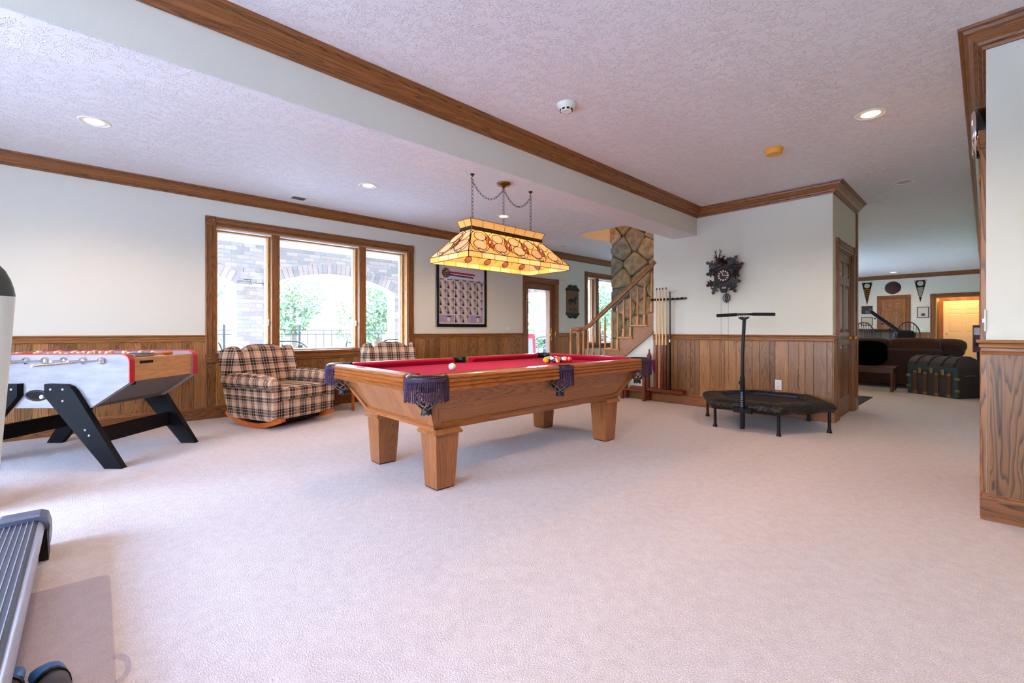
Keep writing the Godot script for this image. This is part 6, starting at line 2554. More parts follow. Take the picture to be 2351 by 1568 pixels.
	var dm := mat("post_marks", Color(0.42, 0.50, 0.60), 0.5)
	for i in 7:
		mk = Mk.new()
		mk.bb(Vector3(hx - 0.0225, 0.26 + i * 0.022, -0.010), Vector3(hx - 0.0210, 0.272 + i * 0.022, 0.010))
		part("post_print", mk, dm, t)

# ---------------------------------------------------------------- cue rack, little stand, vase
func make_cue_corner() -> void:
	var t := thing("cue_rack", "dark red wall rack with notched bar and floor tray", "cue rack", Vector3(CW - 0.0125, 0, -3.09), -PI / 2)
	var mk := Mk.new()
	mk.bb(Vector3(-0.27, 1.45, 0.0), Vector3(0.27, 1.478, 0.022), 0.004)
	part("back_bar", mk, M.oak_red, t)
	mk = Mk.new()
	mk.bb(Vector3(-0.27, 1.455, 0.02), Vector3(0.27, 1.472, 0.055), 0.004)
	part("clip_bar", mk, M.oak_red, t)
	for i in 8:
		mk = Mk.new()
		mk.lathe([Vector2(0.014, 1.448), Vector2(0.016, 1.450), Vector2(0.016, 1.474), Vector2(0.014, 1.476)], 12, Vector3(-0.225 + i * 0.064, 0, 0.062))
		part("clip", mk, M.black_plastic, t)
	mk = Mk.new()
	mk.bb(Vector3(-0.27, 0.155, 0.0), Vector3(0.27, 0.195, 0.13), 0.006)
	part("floor_tray", mk, M.oak_red, t)
	mk = Mk.new()
	mk.bb(Vector3(-0.26, 0.193, 0.01), Vector3(0.26, 0.1965, 0.12))
	part("tray_pad", mk, M.oak_dark, t)
	# cues lean on the rack
	var butts := [[-3.226, M.oak_red, "dark red butt"], [-3.180, M.oak_light, "pale wood butt"], [-3.134, mat("butt_orange", Color(0.42, 0.12, 0.05), 0.2), "glossy orange-brown butt"], [-3.085, mat("butt_brown", Color(0.30, 0.12, 0.08), 0.25), "brown butt"]]
	var shaft := mat("cue_shaft", Color(0.90, 0.72, 0.46), 0.3)
	for b in butts:
		var c := thing("pool_cue", "pool cue with a maple shaft and %s in the wall rack" % b[2], "cue", Vector3(CW - 0.110, 0.197, b[0]), 0.0, "pool cues")
		mk = Mk.new()
		mk.grain = Vector3.UP
		mk.lathe([Vector2(0.0165, 0.0), Vector2(0.0165, 0.03), Vector2(0.0125, 0.62)], 12)
		part("butt", mk, b[1], c)
		mk = Mk.new()
		mk.lathe([Vector2(0.0122, 0.62), Vector2(0.0070, 1.40)], 12)
		part("shaft", mk, shaft, c)
		mk = Mk.new()
		mk.lathe([Vector2(0.0071, 1.40), Vector2(0.0071, 1.42), Vector2(0.0066, 1.428)], 12)
		part("tip", mk, M.black_plastic, c)
		c.rotation.z = -0.006
	var g := mat("bridge_green", Color(0.03, 0.10, 0.10), 0.3)
	var c2 := thing("bridge_stick", "dark green bridge stick with a metal cross-head in the rack", "cue", Vector3(CW - 0.110, 0.197, -3.022))
	mk = Mk.new()
	mk.lathe([Vector2(0.017, 0), Vector2(0.015, 0.60), Vector2(0.0145, 0.66)], 12)
	part("butt", mk, M.black_plastic, c2)
	mk = Mk.new()
	mk.lathe([Vector2(0.0145, 0.66), Vector2(0.0145, 0.70)], 12)
	part("ring", mk, M.chrome, c2)
	mk = Mk.new()
	mk.lathe([Vector2(0.013, 0.70), Vector2(0.010, 1.37)], 12)
	part("shaft", mk, g, c2)
	mk = Mk.new()
	mk.bar(Vector3(0, 1.375, -0.045), Vector3(0, 1.375, 0.06), 0.012, 0.016)
	part("cross_head", mk, M.chrome, c2)
	# little wooden stand
	t = thing("wooden_stand", "small reddish wooden stand with a low shelf by the cues", "stand", Vector3(5.905, 0, -3.585))
	var mm := oak("stand_wood", Color(0.62, 0.36, 0.26), 0.45)
	for sx in [-1, 1]:
		for sz in [-1, 1]:
			mk = Mk.new()
			mk.grain = Vector3.UP
			mk.bb(Vector3(sx * 0.055 - 0.022, 0, sz * 0.185 - 0.022), Vector3(sx * 0.055 + 0.022, 0.61 if sz > 0 else 0.58, sz * 0.185 + 0.022), 0.004)
			part("post", mk, mm, t)
	mk = Mk.new()
	mk.grain = Vector3.BACK
	mk.bb(Vector3(-0.068, 0.135, -0.20), Vector3(0.068, 0.155, 0.20), 0.003)
	part("shelf", mk, mm, t)
	mk = Mk.new()
	mk.bb(Vector3(-0.04, 0.155, -0.06), Vector3(0.05, 0.20, 0.14), 0.003)
	part("tray", mk, mm, t)
	for sx in [-1, 1]:
		mk = Mk.new()
		mk.grain = Vector3.BACK
		mk.bb(Vector3(sx * 0.055 - 0.015, 0.545, -0.19), Vector3(sx * 0.055 + 0.015, 0.585, 0.19), 0.003)
		part("top_rail", mk, mm, t)
	for sz in [-1, 1]:
		mk = Mk.new()
		mk.bb(Vector3(-0.06, 0.55, sz * 0.185 - 0.012), Vector3(0.06, 0.58, sz * 0.185 + 0.012), 0.003)
		part("cross_rail", mk, mm, t)
	# cone-shaped wall bracket and bottle vase
	var plum := mat("plum_glaze", Color(0.46, 0.14, 0.26), 0.3)
	t = thing("wall_bracket", "plum coloured cone-shaped bracket on the wall corner", "bracket", Vector3(5.955, 0.40, -3.305))
	mk = Mk.new()
	mk.lathe([Vector2(0.006, 0.0), Vector2(0.018, 0.05), Vector2(0.030, 0.10), Vector2(0.044, 0.165), Vector2(0.05, 0.185), Vector2(0.05, 0.190)], 16)
	part("cone", mk, plum, t)
	mk = Mk.new()
	mk.bb(Vector3(-0.045, 0.19, -0.115), Vector3(0.035, 0.196, 0.045), 0.002)
	part("shelf", mk, plum, t)
	mk = Mk.new()
	mk.lathe([Vector2(0.026, 0.0), Vector2(0.032, 0.008), Vector2(0.034, 0.035), Vector2(0.031, 0.06), Vector2(0.018, 0.090), Vector2(0.011, 0.108), Vector2(0.010, 0.140), Vector2(0.0125, 0.148), Vector2(0.0125, 0.151)], 20)
	solo("bottle_vase", mk, plum, "plum bottle-shaped vase standing beside the cue rack", "vase", Vector3(5.945, 0.596, -3.375))
# ---------------------------------------------------------------- things on the walls
func plate_at(called: String, label: String, at: Vector3, turn: float, kind: String, flat := false) -> void:
	var t := thing(called, label, "outlet" if kind == "outlet" else "switch", at, turn)
	var w := 0.072 if not flat else 0.115
	var h := 0.118 if not flat else 0.072
	var mk := Mk.new()
	mk.box(Vector3(0, 0, 0.003), Vector3(w, h, 0.006), 0.002)
	part("plate", mk, M.white_plastic, t)
	for k in [-1, 1]:
		mk = Mk.new()
		if kind == "outlet":
			var c := Vector2(0, k * 0.022) if not flat else Vector2(k * 0.022, 0)
			mk.extrude(disc(0.016, 14, c), 0.005, 0.0075)
			var s := part("socket", mk, M.white_paint, t)
			mk = Mk.new()
			mk.box(Vector3(c.x - 0.006, c.y + 0.003, 0.0076), Vector3(0.003, 0.009, 0.001))
			mk.box(Vector3(c.x + 0.006, c.y + 0.003, 0.0076), Vector3(0.003, 0.009, 0.001))
			mk.box(Vector3(c.x, c.y - 0.008, 0.0076), Vector3(0.004, 0.004, 0.001))
			part("slots", mk, M.black_plastic, s)
		elif k > 0 or flat:
			mk.box(Vector3(k * 0.022 if flat else 0.0, 0, 0.009), Vector3(0.009, 0.022, 0.010), 0.002)
			part("toggle", mk, M.white_paint, t)

func oak_leaf(l: float, w: float) -> PackedVector2Array:
	var out := PackedVector2Array()
	var right := []
	var left := []
	for i in 22:
		var f := i / 21.0
		var env := sin(PI * pow(f, 0.85)) * w * 0.5
		var lobe := 0.62 + 0.38 * cos(f * TAU * 3.5)
		right.append(Vector2(maxf(env * lobe, 0.003), f * l))
		left.append(Vector2(-maxf(env * lobe, 0.003), f * l))
	for p in right:
		out.append(p)
	left.reverse()
	for p in left:
		out.append(p)
	return out

func make_wall_things() -> void:
	plate_at("wall_outlet", "white double outlet on the wainscot behind the trampoline", Vector3(CW - 0.0115, 0.375, -1.701), -PI / 2, "outlet")
	plate_at("wall_outlet", "cream outlet on the wainscot behind the foosball table", Vector3(0.306, 0.353, WW + 0.0115), 0.0, "outlet", true)
	plate_at("light_switch", "white switch plate between the poster and the patio door", Vector3(5.75, 1.06, WW), 0.0, "switch", true)
	plate_at("light_switch", "white switch plate below the tavern sign", Vector3(7.32, 1.04, WW), 0.0, "switch", true)
	plate_at("light_switch", "white switch at the corner of the right wall", Vector3(3.557, 1.075, -0.0005), PI, "switch")
	plate_at("light_switch", "small switch plate beside the far oak door", Vector3(FAR, 1.38, -1.42), -PI / 2, "switch")
	plate_at("wall_outlet", "outlet plate low on the far family room wall", Vector3(FAR, 1.05, -1.28), -PI / 2, "outlet", true)
	make_cuckoo()
	make_poster()
	# tavern sign
	var t := thing("tavern_sign", "wooden tavern sign with a dark horse and scrolled ends", "sign", Vector3(7.66, 1.645, WW))
	var mk := Mk.new()
	mk.grain = Vector3.UP
	mk.bb(Vector3(-0.205, -0.245, 0.0), Vector3(0.205, 0.245, 0.018), 0.003)
	part("board", mk, mat("sign_tan", Color(0.42, 0.31, 0.21), 0.7), t)
	for sg in [-1.0, 1.0]:
		mk = Mk.new()
		var pl := PackedVector2Array()
		for q in [Vector2(-0.22, 0.235), Vector2(0.22, 0.235), Vector2(0.22, 0.275), Vector2(0.155, 0.315), Vector2(0.13, 0.345), Vector2(0.10, 0.362), Vector2(0.06, 0.362), Vector2(0.03, 0.35), Vector2(0.0, 0.315), Vector2(-0.03, 0.35), Vector2(-0.06, 0.362), Vector2(-0.10, 0.362), Vector2(-0.13, 0.345), Vector2(-0.155, 0.315), Vector2(-0.22, 0.275)]:
			pl.append(Vector2(q.x, q.y * sg))
		mk.extrude(pl, 0.0, 0.026)
		part("scroll", mk, mat("sign_dark", Color(0.10, 0.08, 0.10), 0.6), t)
	mk = Mk.new()
	var horse := PackedVector2Array([Vector2(-0.10, -0.075), Vector2(-0.085, -0.075), Vector2(-0.08, -0.02), Vector2(-0.06, -0.01), Vector2(-0.055, -0.075), Vector2(-0.04, -0.075), Vector2(-0.04, -0.005), Vector2(0.03, 0.0), Vector2(0.045, -0.03), Vector2(0.045, -0.075), Vector2(0.06, -0.075), Vector2(0.065, -0.03), Vector2(0.078, -0.005), Vector2(0.085, -0.05), Vector2(0.10, -0.05), Vector2(0.098, 0.01), Vector2(0.105, 0.05), Vector2(0.11, 0.075), Vector2(0.145, 0.065), Vector2(0.15, 0.08), Vector2(0.12, 0.11), Vector2(0.112, 0.13), Vector2(0.10, 0.112), Vector2(0.075, 0.095), Vector2(0.055, 0.055), Vector2(-0.05, 0.06), Vector2(-0.10, 0.058), Vector2(-0.135, 0.055), Vector2(-0.15, 0.02), Vector2(-0.145, -0.045), Vector2(-0.13, -0.04), Vector2(-0.125, 0.01), Vector2(-0.105, 0.02)])
	mk.extrude(horse, 0.018, 0.021)
	part("horse", mk, mat("sign_ink", Color(0.06, 0.05, 0.06), 0.7), t)
	lettering(t, "lettering", "TAVERN", 0.088, M.sign_ink, Vector3(0, -0.172, 0.0185), Vector3.ZERO, "Droid Serif", 0.85)
	# round clock above the corridor door, seen from the side
	t = thing("wall_clock", "round black wall clock with a chrome rim, seen edge-on", "clock", Vector3(4.12, 2.27, 0.0), PI)
	mk = Mk.new()
	mk.xf = Transform3D(Basis(Vector3.RIGHT, PI / 2), Vector3.ZERO)
	mk.lathe([Vector2(0.155, 0.0), Vector2(0.155, 0.035), Vector2(0.150, 0.042)], 36)
	part("case", mk, mat("clock_black", Color(0.02, 0.02, 0.025), 0.12), t)
	mk = Mk.new()
	mk.xf = Transform3D(Basis(Vector3.RIGHT, PI / 2), Vector3.ZERO)
	mk.lathe([Vector2(0.150, 0.040), Vector2(0.150, 0.052), Vector2(0.140, 0.060), Vector2(0.128, 0.066), Vector2(0.126, 0.060)], 36, Vector3.ZERO, true, false)
	part("rim", mk, M.chrome, t)
	mk = Mk.new()
	mk.xf = Transform3D(Basis(Vector3.RIGHT, PI / 2), Vector3.ZERO)
	mk.lathe([Vector2(0.130, 0.045), Vector2(0.130, 0.058), Vector2(0.001, 0.060)], 36)
	part("dial", mk, M.white_paint, t)

func make_cuckoo() -> void:
	var t := thing("cuckoo_clock", "dark carved cuckoo clock with leaves and stag antlers", "clock", Vector3(CW, 1.73, -2.30), -PI / 2)
	var wood := mat("carved_wood", Color(0.085, 0.05, 0.045), 0.4)
	var wood2 := mat("carved_wood_red", Color(0.16, 0.06, 0.055), 0.4)
	var mk := Mk.new()
	mk.extrude(PackedVector2Array([Vector2(-0.115, -0.13), Vector2(0.115, -0.13), Vector2(0.125, 0.05), Vector2(0.0, 0.155), Vector2(-0.125, 0.05)]), 0.0, 0.10)
	part("case", mk, wood, t)
	for sg in [-1.0, 1.0]:
		mk = Mk.new()
		mk.bar(Vector3(sg * 0.155, 0.03, 0.06), Vector3(-sg * 0.01, 0.168, 0.06), 0.15, 0.018, Vector3.BACK)
		part("roof", mk, wood, t)
	mk = Mk.new()
	mk.box(Vector3(0, -0.135, 0.06), Vector3(0.25, 0.014, 0.13), 0.003)
	part("base_board", mk, wood, t)
	mk = Mk.new()
	mk.xf = Transform3D(Basis(Vector3.RIGHT, PI / 2), Vector3(0, -0.01, 0.10))
	mk.lathe([Vector2(0.088, 0.0), Vector2(0.086, 0.012), Vector2(0.074, 0.016), Vector2(0.036, 0.012), Vector2(0.001, 0.013)], 28)
	part("dial", mk, wood2, t)
	for k in 12:
		mk = Mk.new()
		var a := TAU * k / 12
		mk.xf = Transform3D(Basis(Vector3.BACK, -a), Vector3(sin(a) * 0.058, -0.01 + cos(a) * 0.058, 0.114))
		mk.box(Vector3.ZERO, Vector3(0.013 if k % 3 else 0.017, 0.020, 0.004), 0.001)
		part("numeral", mk, mat("bone", Color(0.90, 0.84, 0.70), 0.5), t)
	for q in [[-0.35, 0.044], [1.62, 0.052]]:
		mk = Mk.new()
		mk.bar(Vector3(0, -0.01, 0.118), Vector3(sin(q[0]) * q[1], -0.01 + cos(q[0]) * q[1], 0.118), 0.008, 0.003, Vector3.BACK)
		part("hand", mk, M.bone, t)
	# leaves
	var leaves := [[-0.06, 0.11, 1.15, 0.17, 0.12], [-0.09, 0.05, 1.75, 0.15, 0.11], [-0.02, 0.10, 0.55, 0.13, 0.10], [0.05, 0.11, -0.75, 0.17, 0.12], [0.09, 0.09, -1.35, 0.17, 0.11], [0.11, 0.03, -2.2, 0.12, 0.10], [-0.11, -0.08, 2.0, 0.12, 0.11], [-0.08, -0.10, 2.7, 0.16, 0.12], [0.10, -0.07, -1.85, 0.13, 0.11], [0.08, -0.10, -2.6, 0.16, 0.12], [0.0, 0.12, 0.1, 0.10, 0.09]]
	for q in leaves:
		mk = Mk.new()
		mk.xf = Transform3D(Basis(Vector3.BACK, q[2]) * Basis(Vector3.RIGHT, rr(-0.25, 0.25)) * Basis(Vector3.UP, rr(-0.4, 0.4)), Vector3(q[0], q[1], 0.105 + rr(0, 0.015)))
		mk.extrude(oak_leaf(q[3], q[4]), -0.007, 0.007)
		mk.tube([Vector3(0, 0, 0.006), Vector3(0, q[3] * 0.9, 0.007)], 0.004, 5)
		part("leaf", mk, wood if rng.randf() < 0.6 else wood2, t)
	# twigs looping between the leaves
	for q in [[-0.13, 0.12, -0.07, 0.17], [0.10, 0.15, 0.17, 0.10], [0.05, 0.18, 0.12, 0.13]]:
		mk = Mk.new()
		mk.tube([Vector3(q[0], q[1], 0.10), Vector3((q[0] + q[2]) / 2, maxf(q[1], q[3]) + 0.035, 0.11), Vector3(q[2], q[3], 0.10)], 0.005, 6)
		part("twig", mk, wood, t)
	# hunting horn at the right
	mk = Mk.new()
	mk.tube([Vector3(0.06, 0.085, 0.12), Vector3(0.12, 0.10, 0.125), Vector3(0.20, 0.098, 0.12), Vector3(0.235, 0.10, 0.12)], [0.018, 0.022, 0.014, 0.005], 10)
	part("horn", mk, wood2, t)
	# stag head
	mk = Mk.new()
	mk.ball(Vector3(-0.045, 0.185, 0.12), Vector3(0.030, 0.040, 0.034), 14, 10)
	mk.ball(Vector3(-0.045, 0.160, 0.150), Vector3(0.018, 0.022, 0.030), 12, 8)
	for sg in [-1.0, 1.0]:
		mk.tube([Vector3(-0.045 + sg * 0.02, 0.205, 0.115), Vector3(-0.045 + sg * 0.055, 0.235, 0.115), Vector3(-0.045 + sg * 0.075, 0.228, 0.115)], [0.006, 0.012, 0.003], 8)
	part("stag_head", mk, wood2, t)
	for sg in [-1.0, 1.0]:
		mk = Mk.new()
		var b := Vector3(-0.065 + sg * 0.012, 0.215, 0.112)
		mk.tube([b, b + Vector3(sg * 0.008, 0.045, 0), b + Vector3(sg * 0.018, 0.085, 0), b + Vector3(sg * 0.005, 0.125, 0)], [0.006, 0.0055, 0.005, 0.002], 7)
		for q in [[0.03, 0.035, 0.02], [0.055, 0.030, 0.03], [0.085, 0.032, 0.02]]:
			mk.tube([b + Vector3(sg * 0.009, q[0], 0), b + Vector3(sg * (0.009 + q[1]), q[0] + q[2], 0.004)], [0.005, 0.002], 6)
		part("antler", mk, wood, t)
	# pouch, pendulum and chains
	mk = Mk.new()
	mk.bb(Vector3(-0.045, -0.225, 0.055), Vector3(0.032, -0.175, 0.095), 0.012)
	mk.bar(Vector3(-0.045, -0.14, 0.075), Vector3(-0.045, -0.20, 0.075), 0.006, 0.02)
	mk.bar(Vector3(0.030, -0.14, 0.075), Vector3(0.030, -0.20, 0.075), 0.006, 0.02)
	part("pouch", mk, wood, t)
	mk = Mk.new()
	mk.bar(Vector3(0.012, -0.14, 0.04), Vector3(0.012, -0.36, 0.04), 0.007, 0.004)
	mk.xf = Transform3D(Basis(), Vector3(0.012, -0.225, 0.044))
	mk.extrude(PackedVector2Array([Vector2(0, 0), Vector2(0.022, -0.05), Vector2(0.018, -0.10), Vector2(0.0, -0.135), Vector2(-0.018, -0.10), Vector2(-0.022, -0.05)]), -0.004, 0.006)
	mk.xf = Transform3D()
	var ring := []
	for i in 16:
		ring.append(Vector3(0.012 + cos(TAU * i / 16) * 0.042, -0.292 + sin(TAU * i / 16) * 0.052, 0.044))
	mk.tube(ring, 0.006, 6, true, false)
	part("pendulum", mk, wood, t)
	for x in [-0.047, 0.042]:
		mk = Mk.new()
		mk.tube([Vector3(x, -0.14, 0.06), Vector3(x, -1.33, 0.06)], 0.0013, 5)
		part("chain", mk, M.iron, t)

func make_poster() -> void:
	var x0 := 4.135
	var x1 := 5.21
	var y0 := 1.08
	var y1 := 2.20
	var t := thing("framed_chart", "black framed history chart with a grid of small portraits", "poster", Vector3((x0 + x1) / 2, (y0 + y1) / 2, WW))
	var w := (x1 - x0) / 2
	var h := (y1 - y0) / 2
	var f := 0.055
	for q in [[-w, w, -h, -h + f], [-w, w, h - f, h], [-w, -w + f, -h + f, h - f], [w - f, w, -h + f, h - f]]:
		var mk := Mk.new()
		mk.bb(Vector3(q[0], q[2], 0.0), Vector3(q[1], q[3], 0.03), 0.008)
		part("frame", mk, mat("frame_black", Color(0.03, 0.03, 0.035), 0.3), t)
	var iw := 384
	var ih := 400
	var im := Image.create(iw, ih, false, Image.FORMAT_RGB8)
	im.fill(Color(0.80, 0.78, 0.80))
	var r2 := RandomNumberGenerator.new()
	r2.seed = 77
	# heading: round cluster of portraits and two ragged ribbons
	for i in 420:
		var a := r2.randf() * TAU
		var d := sqrt(r2.randf()) * 34.0
		im.fill_rect(Rect2i(int(56 + cos(a) * d * 0.95), int(62 + sin(a) * d), 4, 4), Color.from_hsv(r2.randf_range(0.02, 0.12), 0.3, r2.randf_range(0.12, 0.55)))
	for i in 90:
		var f2 := i / 90.0
		im.fill_rect(Rect2i(int(78 + f2 * 222), int(52 + f2 * 6 + r2.randf_range(-2, 2)), 5, 11), Color(0.72, 0.22, 0.24).lerp(Color(0.62, 0.14, 0.20), r2.randf()))
		im.fill_rect(Rect2i(int(74 + f2 * 212), int(70 + f2 * 7 + r2.randf_range(-2, 2)), 5, 10), Color(0.28, 0.28, 0.55).lerp(Color(0.20, 0.26, 0.48), r2.randf()))
	var gx := 6.0
	var cw := 62.0
	for c in 6:
		im.fill_rect(Rect2i(int(gx + c * cw), 104, 36, 6), Color(0.24, 0.25, 0.45))
	for row in 5:
		for c in 6:
			var cx := int(gx + c * cw)
			var cy := int(114 + row * 56)
			if row == 4 and (c < 2 or c > 3):
				if c == 0 or c == 4:
					im.fill_rect(Rect2i(cx, cy + 2, 118, 52), Color(0.62, 0.57, 0.70))
					for k in 260:
						im.fill_rect(Rect2i(cx + r2.randi_range(1, 115), cy + r2.randi_range(3, 51), 2, 2), Color(r2.randf_range(0.5, 0.75), r2.randf_range(0.45, 0.7), r2.randf_range(0.55, 0.75)))
					im.fill_rect(Rect2i(cx + 62, cy + 22, 22, 24), Color(0.80, 0.80, 0.76))
					im.fill_rect(Rect2i(cx + 60, cy + 10, 34, 6), Color(0.14, 0.14, 0.26))
				continue
			im.fill_rect(Rect2i(cx, cy, 58, 53), Color(0.66, 0.62, 0.68))
			for y in 50:
				var a := int(4 + y * 0.36)
				im.fill_rect(Rect2i(cx + a, cy + y + 2, 26, 1), Color(0.80, 0.78, 0.72).lerp(Color(0.74, 0.70, 0.66), r2.randf()))
				im.fill_rect(Rect2i(cx, cy + y + 2, a, 1), Color(0.46, 0.42, 0.44))
			for k in 7:
				im.fill_rect(Rect2i(cx + 32 + k * 3, cy + 4 + k * 7, 3, 3), Color(0.20, 0.14, 0.18) if r2.randf() < 0.6 else Color(0.55, 0.20, 0.20))
			for k in 10:
				var a := TAU * k / 10
				im.fill_rect(Rect2i(int(cx + 46 + cos(a) * 4), int(cy + 10 + sin(a) * 7), 4, 4), Color(0.16, 0.11, 0.14))
			im.fill_rect(Rect2i(cx, cy + 38, 14, 15), Color(0.18, 0.15, 0.18).lerp([Color(0.5, 0.1, 0.12), Color(0.2, 0.25, 0.35), Color(0.3, 0.2, 0.2)][r2.randi() % 3], r2.randf() * 0.8))
	var pm := mat("chart_print", Color.WHITE, 0.25)
	pm.albedo_texture = ImageTexture.create_from_image(im)
	var mk2 := Mk.new()
	mk2.quad_uv(Vector3(-w + f, -h + f, 0.012), Vector3(w - f, -h + f, 0.012), Vector3(w - f, h - f, 0.012), Vector3(-w + f, h - f, 0.012), Vector2(0, 1), Vector2(1, 1), Vector2(1, 0), Vector2(0, 0))
	part("print", mk2, pm, t)
	lettering(t, "lettering", "Primary Vote History Chart", 0.062, mat("chart_ink", Color(0.30, 0.26, 0.26), 0.6), Vector3(0.12, 0.235, 0.0125), Vector3(0, 0, -0.03), "Droid Serif", 0.9)
# ---------------------------------------------------------------- the family room beyond the corridor
func make_far_room() -> void:
	# steamer trunk
	var t := thing("steamer_trunk", "domed green steamer trunk with brass corners and wooden slats", "trunk", Vector3(9.785, 0, -0.47), -2.178)
	var green := mat("trunk_green", Color(0.13, 0.26, 0.27), 0.55)
	var body := mat("trunk_canvas", Color(0.22, 0.20, 0.19), 0.7)
	mat("trunk_brass", Color(0.52, 0.46, 0.30), 0.45, 0.6)
	var slat := mat("trunk_slat", Color(0.34, 0.22, 0.16), 0.5)
	var mk := Mk.new()
	mk.bb(Vector3(-0.36, 0.0, -0.205), Vector3(0.36, 0.41, 0.205), 0.01)
	part("body", mk, body, t)
	mk = Mk.new()
	var prof := PackedVector2Array([Vector2(-0.208, 0.412), Vector2(0.208, 0.412), Vector2(0.208, 0.47)])
	for i in 9:
		var a := PI * i / 8
		prof.append(Vector2(cos(a) * 0.206, 0.47 + sin(a) * 0.15))
	prof.append(Vector2(-0.208, 0.47))
	mk.xf = Transform3D(Basis(Vector3.UP, PI / 2), Vector3.ZERO)
	mk.extrude(prof, -0.362, 0.362)
	part("lid", mk, body, t)
	for x in [-0.335, 0.335]:
		mk = Mk.new()
		mk.bb(Vector3(x - 0.03, 0.0, 0.2), Vector3(x + 0.03, 0.41, 0.212), 0.003)
		part("edge_band", mk, green, t)
	for q in [[0.385, 0.412], [0.414, 0.455]]:
		mk = Mk.new()
		mk.bb(Vector3(-0.365, q[0], 0.2), Vector3(0.365, q[1], 0.2125), 0.003)
		part("rim_band", mk, green, t)
	for x in [-0.24, -0.09, 0.08, 0.25]:
		mk = Mk.new()
		mk.grain = Vector3.UP
		mk.bb(Vector3(x - 0.024, 0.01, 0.204), Vector3(x + 0.024, 0.36, 0.222), 0.004)
		var s := part("slat", mk, slat, t)
		for y in [0.03, 0.35]:
			mk = Mk.new()
			mk.bb(Vector3(x - 0.027, y - 0.022, 0.208), Vector3(x + 0.027, y + 0.022, 0.228), 0.006)
			part("slat_cap", mk, M.trunk_brass, s)
	for x in [-0.24, -0.05, 0.14, 0.31]:
		mk = Mk.new()
		var rings := []
		for i in 11:
			var a := PI * i / 10
			var c := Vector3(x, 0.47 + sin(a) * 0.152, cos(a) * 0.208)
			rings.append(PackedVector3Array([c + Vector3(-0.016, 0, 0), c + Vector3(0.016, 0, 0), c + Vector3(0.016, sin(a) * 0.012, cos(a) * 0.012), c + Vector3(-0.016, sin(a) * 0.012, cos(a) * 0.012)]))
		mk.skin(rings, false)
		part("lid_slat", mk, mat("trunk_slat_dark", Color(0.06, 0.05, 0.05), 0.5), t)
	for q in [[0.0, 0.40], [-0.17, 0.385], [0.165, 0.385]]:
		mk = Mk.new()
		mk.bb(Vector3(q[0] - 0.022, q[1] - 0.05, 0.21), Vector3(q[0] + 0.022, q[1] + 0.04, 0.228), 0.008)
		part("latch", mk, M.trunk_brass, t)
	for x in [-0.352, 0.352]:
		for y in [0.12, 0.29]:
			mk = Mk.new()
			puff(mk, Vector3(x, y, 0.205), Vector3(0.035, 0.024, 0.022), 0.8, 12, 8)
			part("corner_clasp", mk, M.trunk_brass, t)
	mk = Mk.new()
	mk.tube([Vector3(0.365, 0.33, -0.09), Vector3(0.385, 0.345, -0.05), Vector3(0.385, 0.345, 0.05), Vector3(0.365, 0.33, 0.09)], 0.012, 8)
	part("handle", mk, mat("trunk_leather", Color(0.40, 0.26, 0.14), 0.6), t)
	# bench and cushion
	t = thing("wooden_bench", "low wooden bench in front of the dark sofa", "bench", Vector3(9.86, 0, -1.62))
	mk = Mk.new()
	mk.grain = Vector3.BACK
	mk.bb(Vector3(-0.20, 0.395, -0.6), Vector3(0.20, 0.42, 0.6), 0.006)
	part("top", mk, M.oak_dark, t)
	mk = Mk.new()
	mk.grain = Vector3.BACK
	mk.bb(Vector3(-0.17, 0.31, -0.56), Vector3(0.17, 0.395, 0.56))
	part("apron", mk, M.oak_dark, t)
	for sx in [-1, 1]:
		for sz in [-1, 1]:
			mk = Mk.new()
			mk.grain = Vector3.UP
			mk.lathe([Vector2(0.022, 0), Vector2(0.026, 0.05), Vector2(0.018, 0.07), Vector2(0.028, 0.10), Vector2(0.02, 0.12), Vector2(0.026, 0.16), Vector2(0.026, 0.31)], 10, Vector3(sx * 0.155, 0, sz * 0.545))
			part("leg", mk, M.oak_dark, t)
	mk = Mk.new()
	puff(mk, Vector3(0, 0.215, 0), Vector3(0.16, 0.215, 0.28), 0.6)
	solo("floor_cushion", mk, mat("black_plush", Color(0.012, 0.012, 0.014), 0.95, 0.0, 0.1), "large black rounded cushion standing on the wooden bench", "cushion", Vector3(9.86, 0.42, -1.43))
	# sofa, its back to the corridor
	t = thing("sofa", "dark brown sofa with its back to the corridor", "sofa", Vector3(10.45, 0, -1.55))
	var br := mat("sofa_brown", Color(0.19, 0.11, 0.08), 0.9)
	mk = Mk.new()
	mk.bb(Vector3(-0.02, 0.05, -1.1), Vector3(0.20, 0.70, 1.06), 0.03)
	part("back", mk, br, t)
	mk = Mk.new()
	mk.bb(Vector3(0.15, 0.06, -1.1), Vector3(0.95, 0.42, 1.06), 0.03)
	part("base", mk, br, t)
	for i in 3:
		mk = Mk.new()
		puff(mk, Vector3(0.28, 0.73, -0.73 + i * 0.70), Vector3(0.16, 0.16, 0.36), 0.45)
		part("back_cushion", mk, mat("sofa_cushion", Color(0.27, 0.16, 0.10), 0.95), t)
	for sg in [-1.0, 1.0]:
		mk = Mk.new()
		puff(mk, Vector3(0.50, 0.33, sg * 1.14), Vector3(0.46, 0.30, 0.11), 0.4)
		var a := part("arm", mk, br, t)
		mk = Mk.new()
		mk.tube([Vector3(0.1, 0.66, sg * 1.17), Vector3(0.9, 0.66, sg * 1.17)], [0.13, 0.13], 16)
		part("arm_roll", mk, br, a)
	mk = Mk.new()
	puff(mk, Vector3(0.42, 0.755, 1.08), Vector3(0.17, 0.125, 0.25), 0.7)
	part("throw_pillow", mk, M.sofa_cushion, t)
	# rug by the closet
	mk = Mk.new()
	mk.bb(Vector3(7.42, 0.0, -1.95), Vector3(8.72, 0.008, -1.19), 0.002)
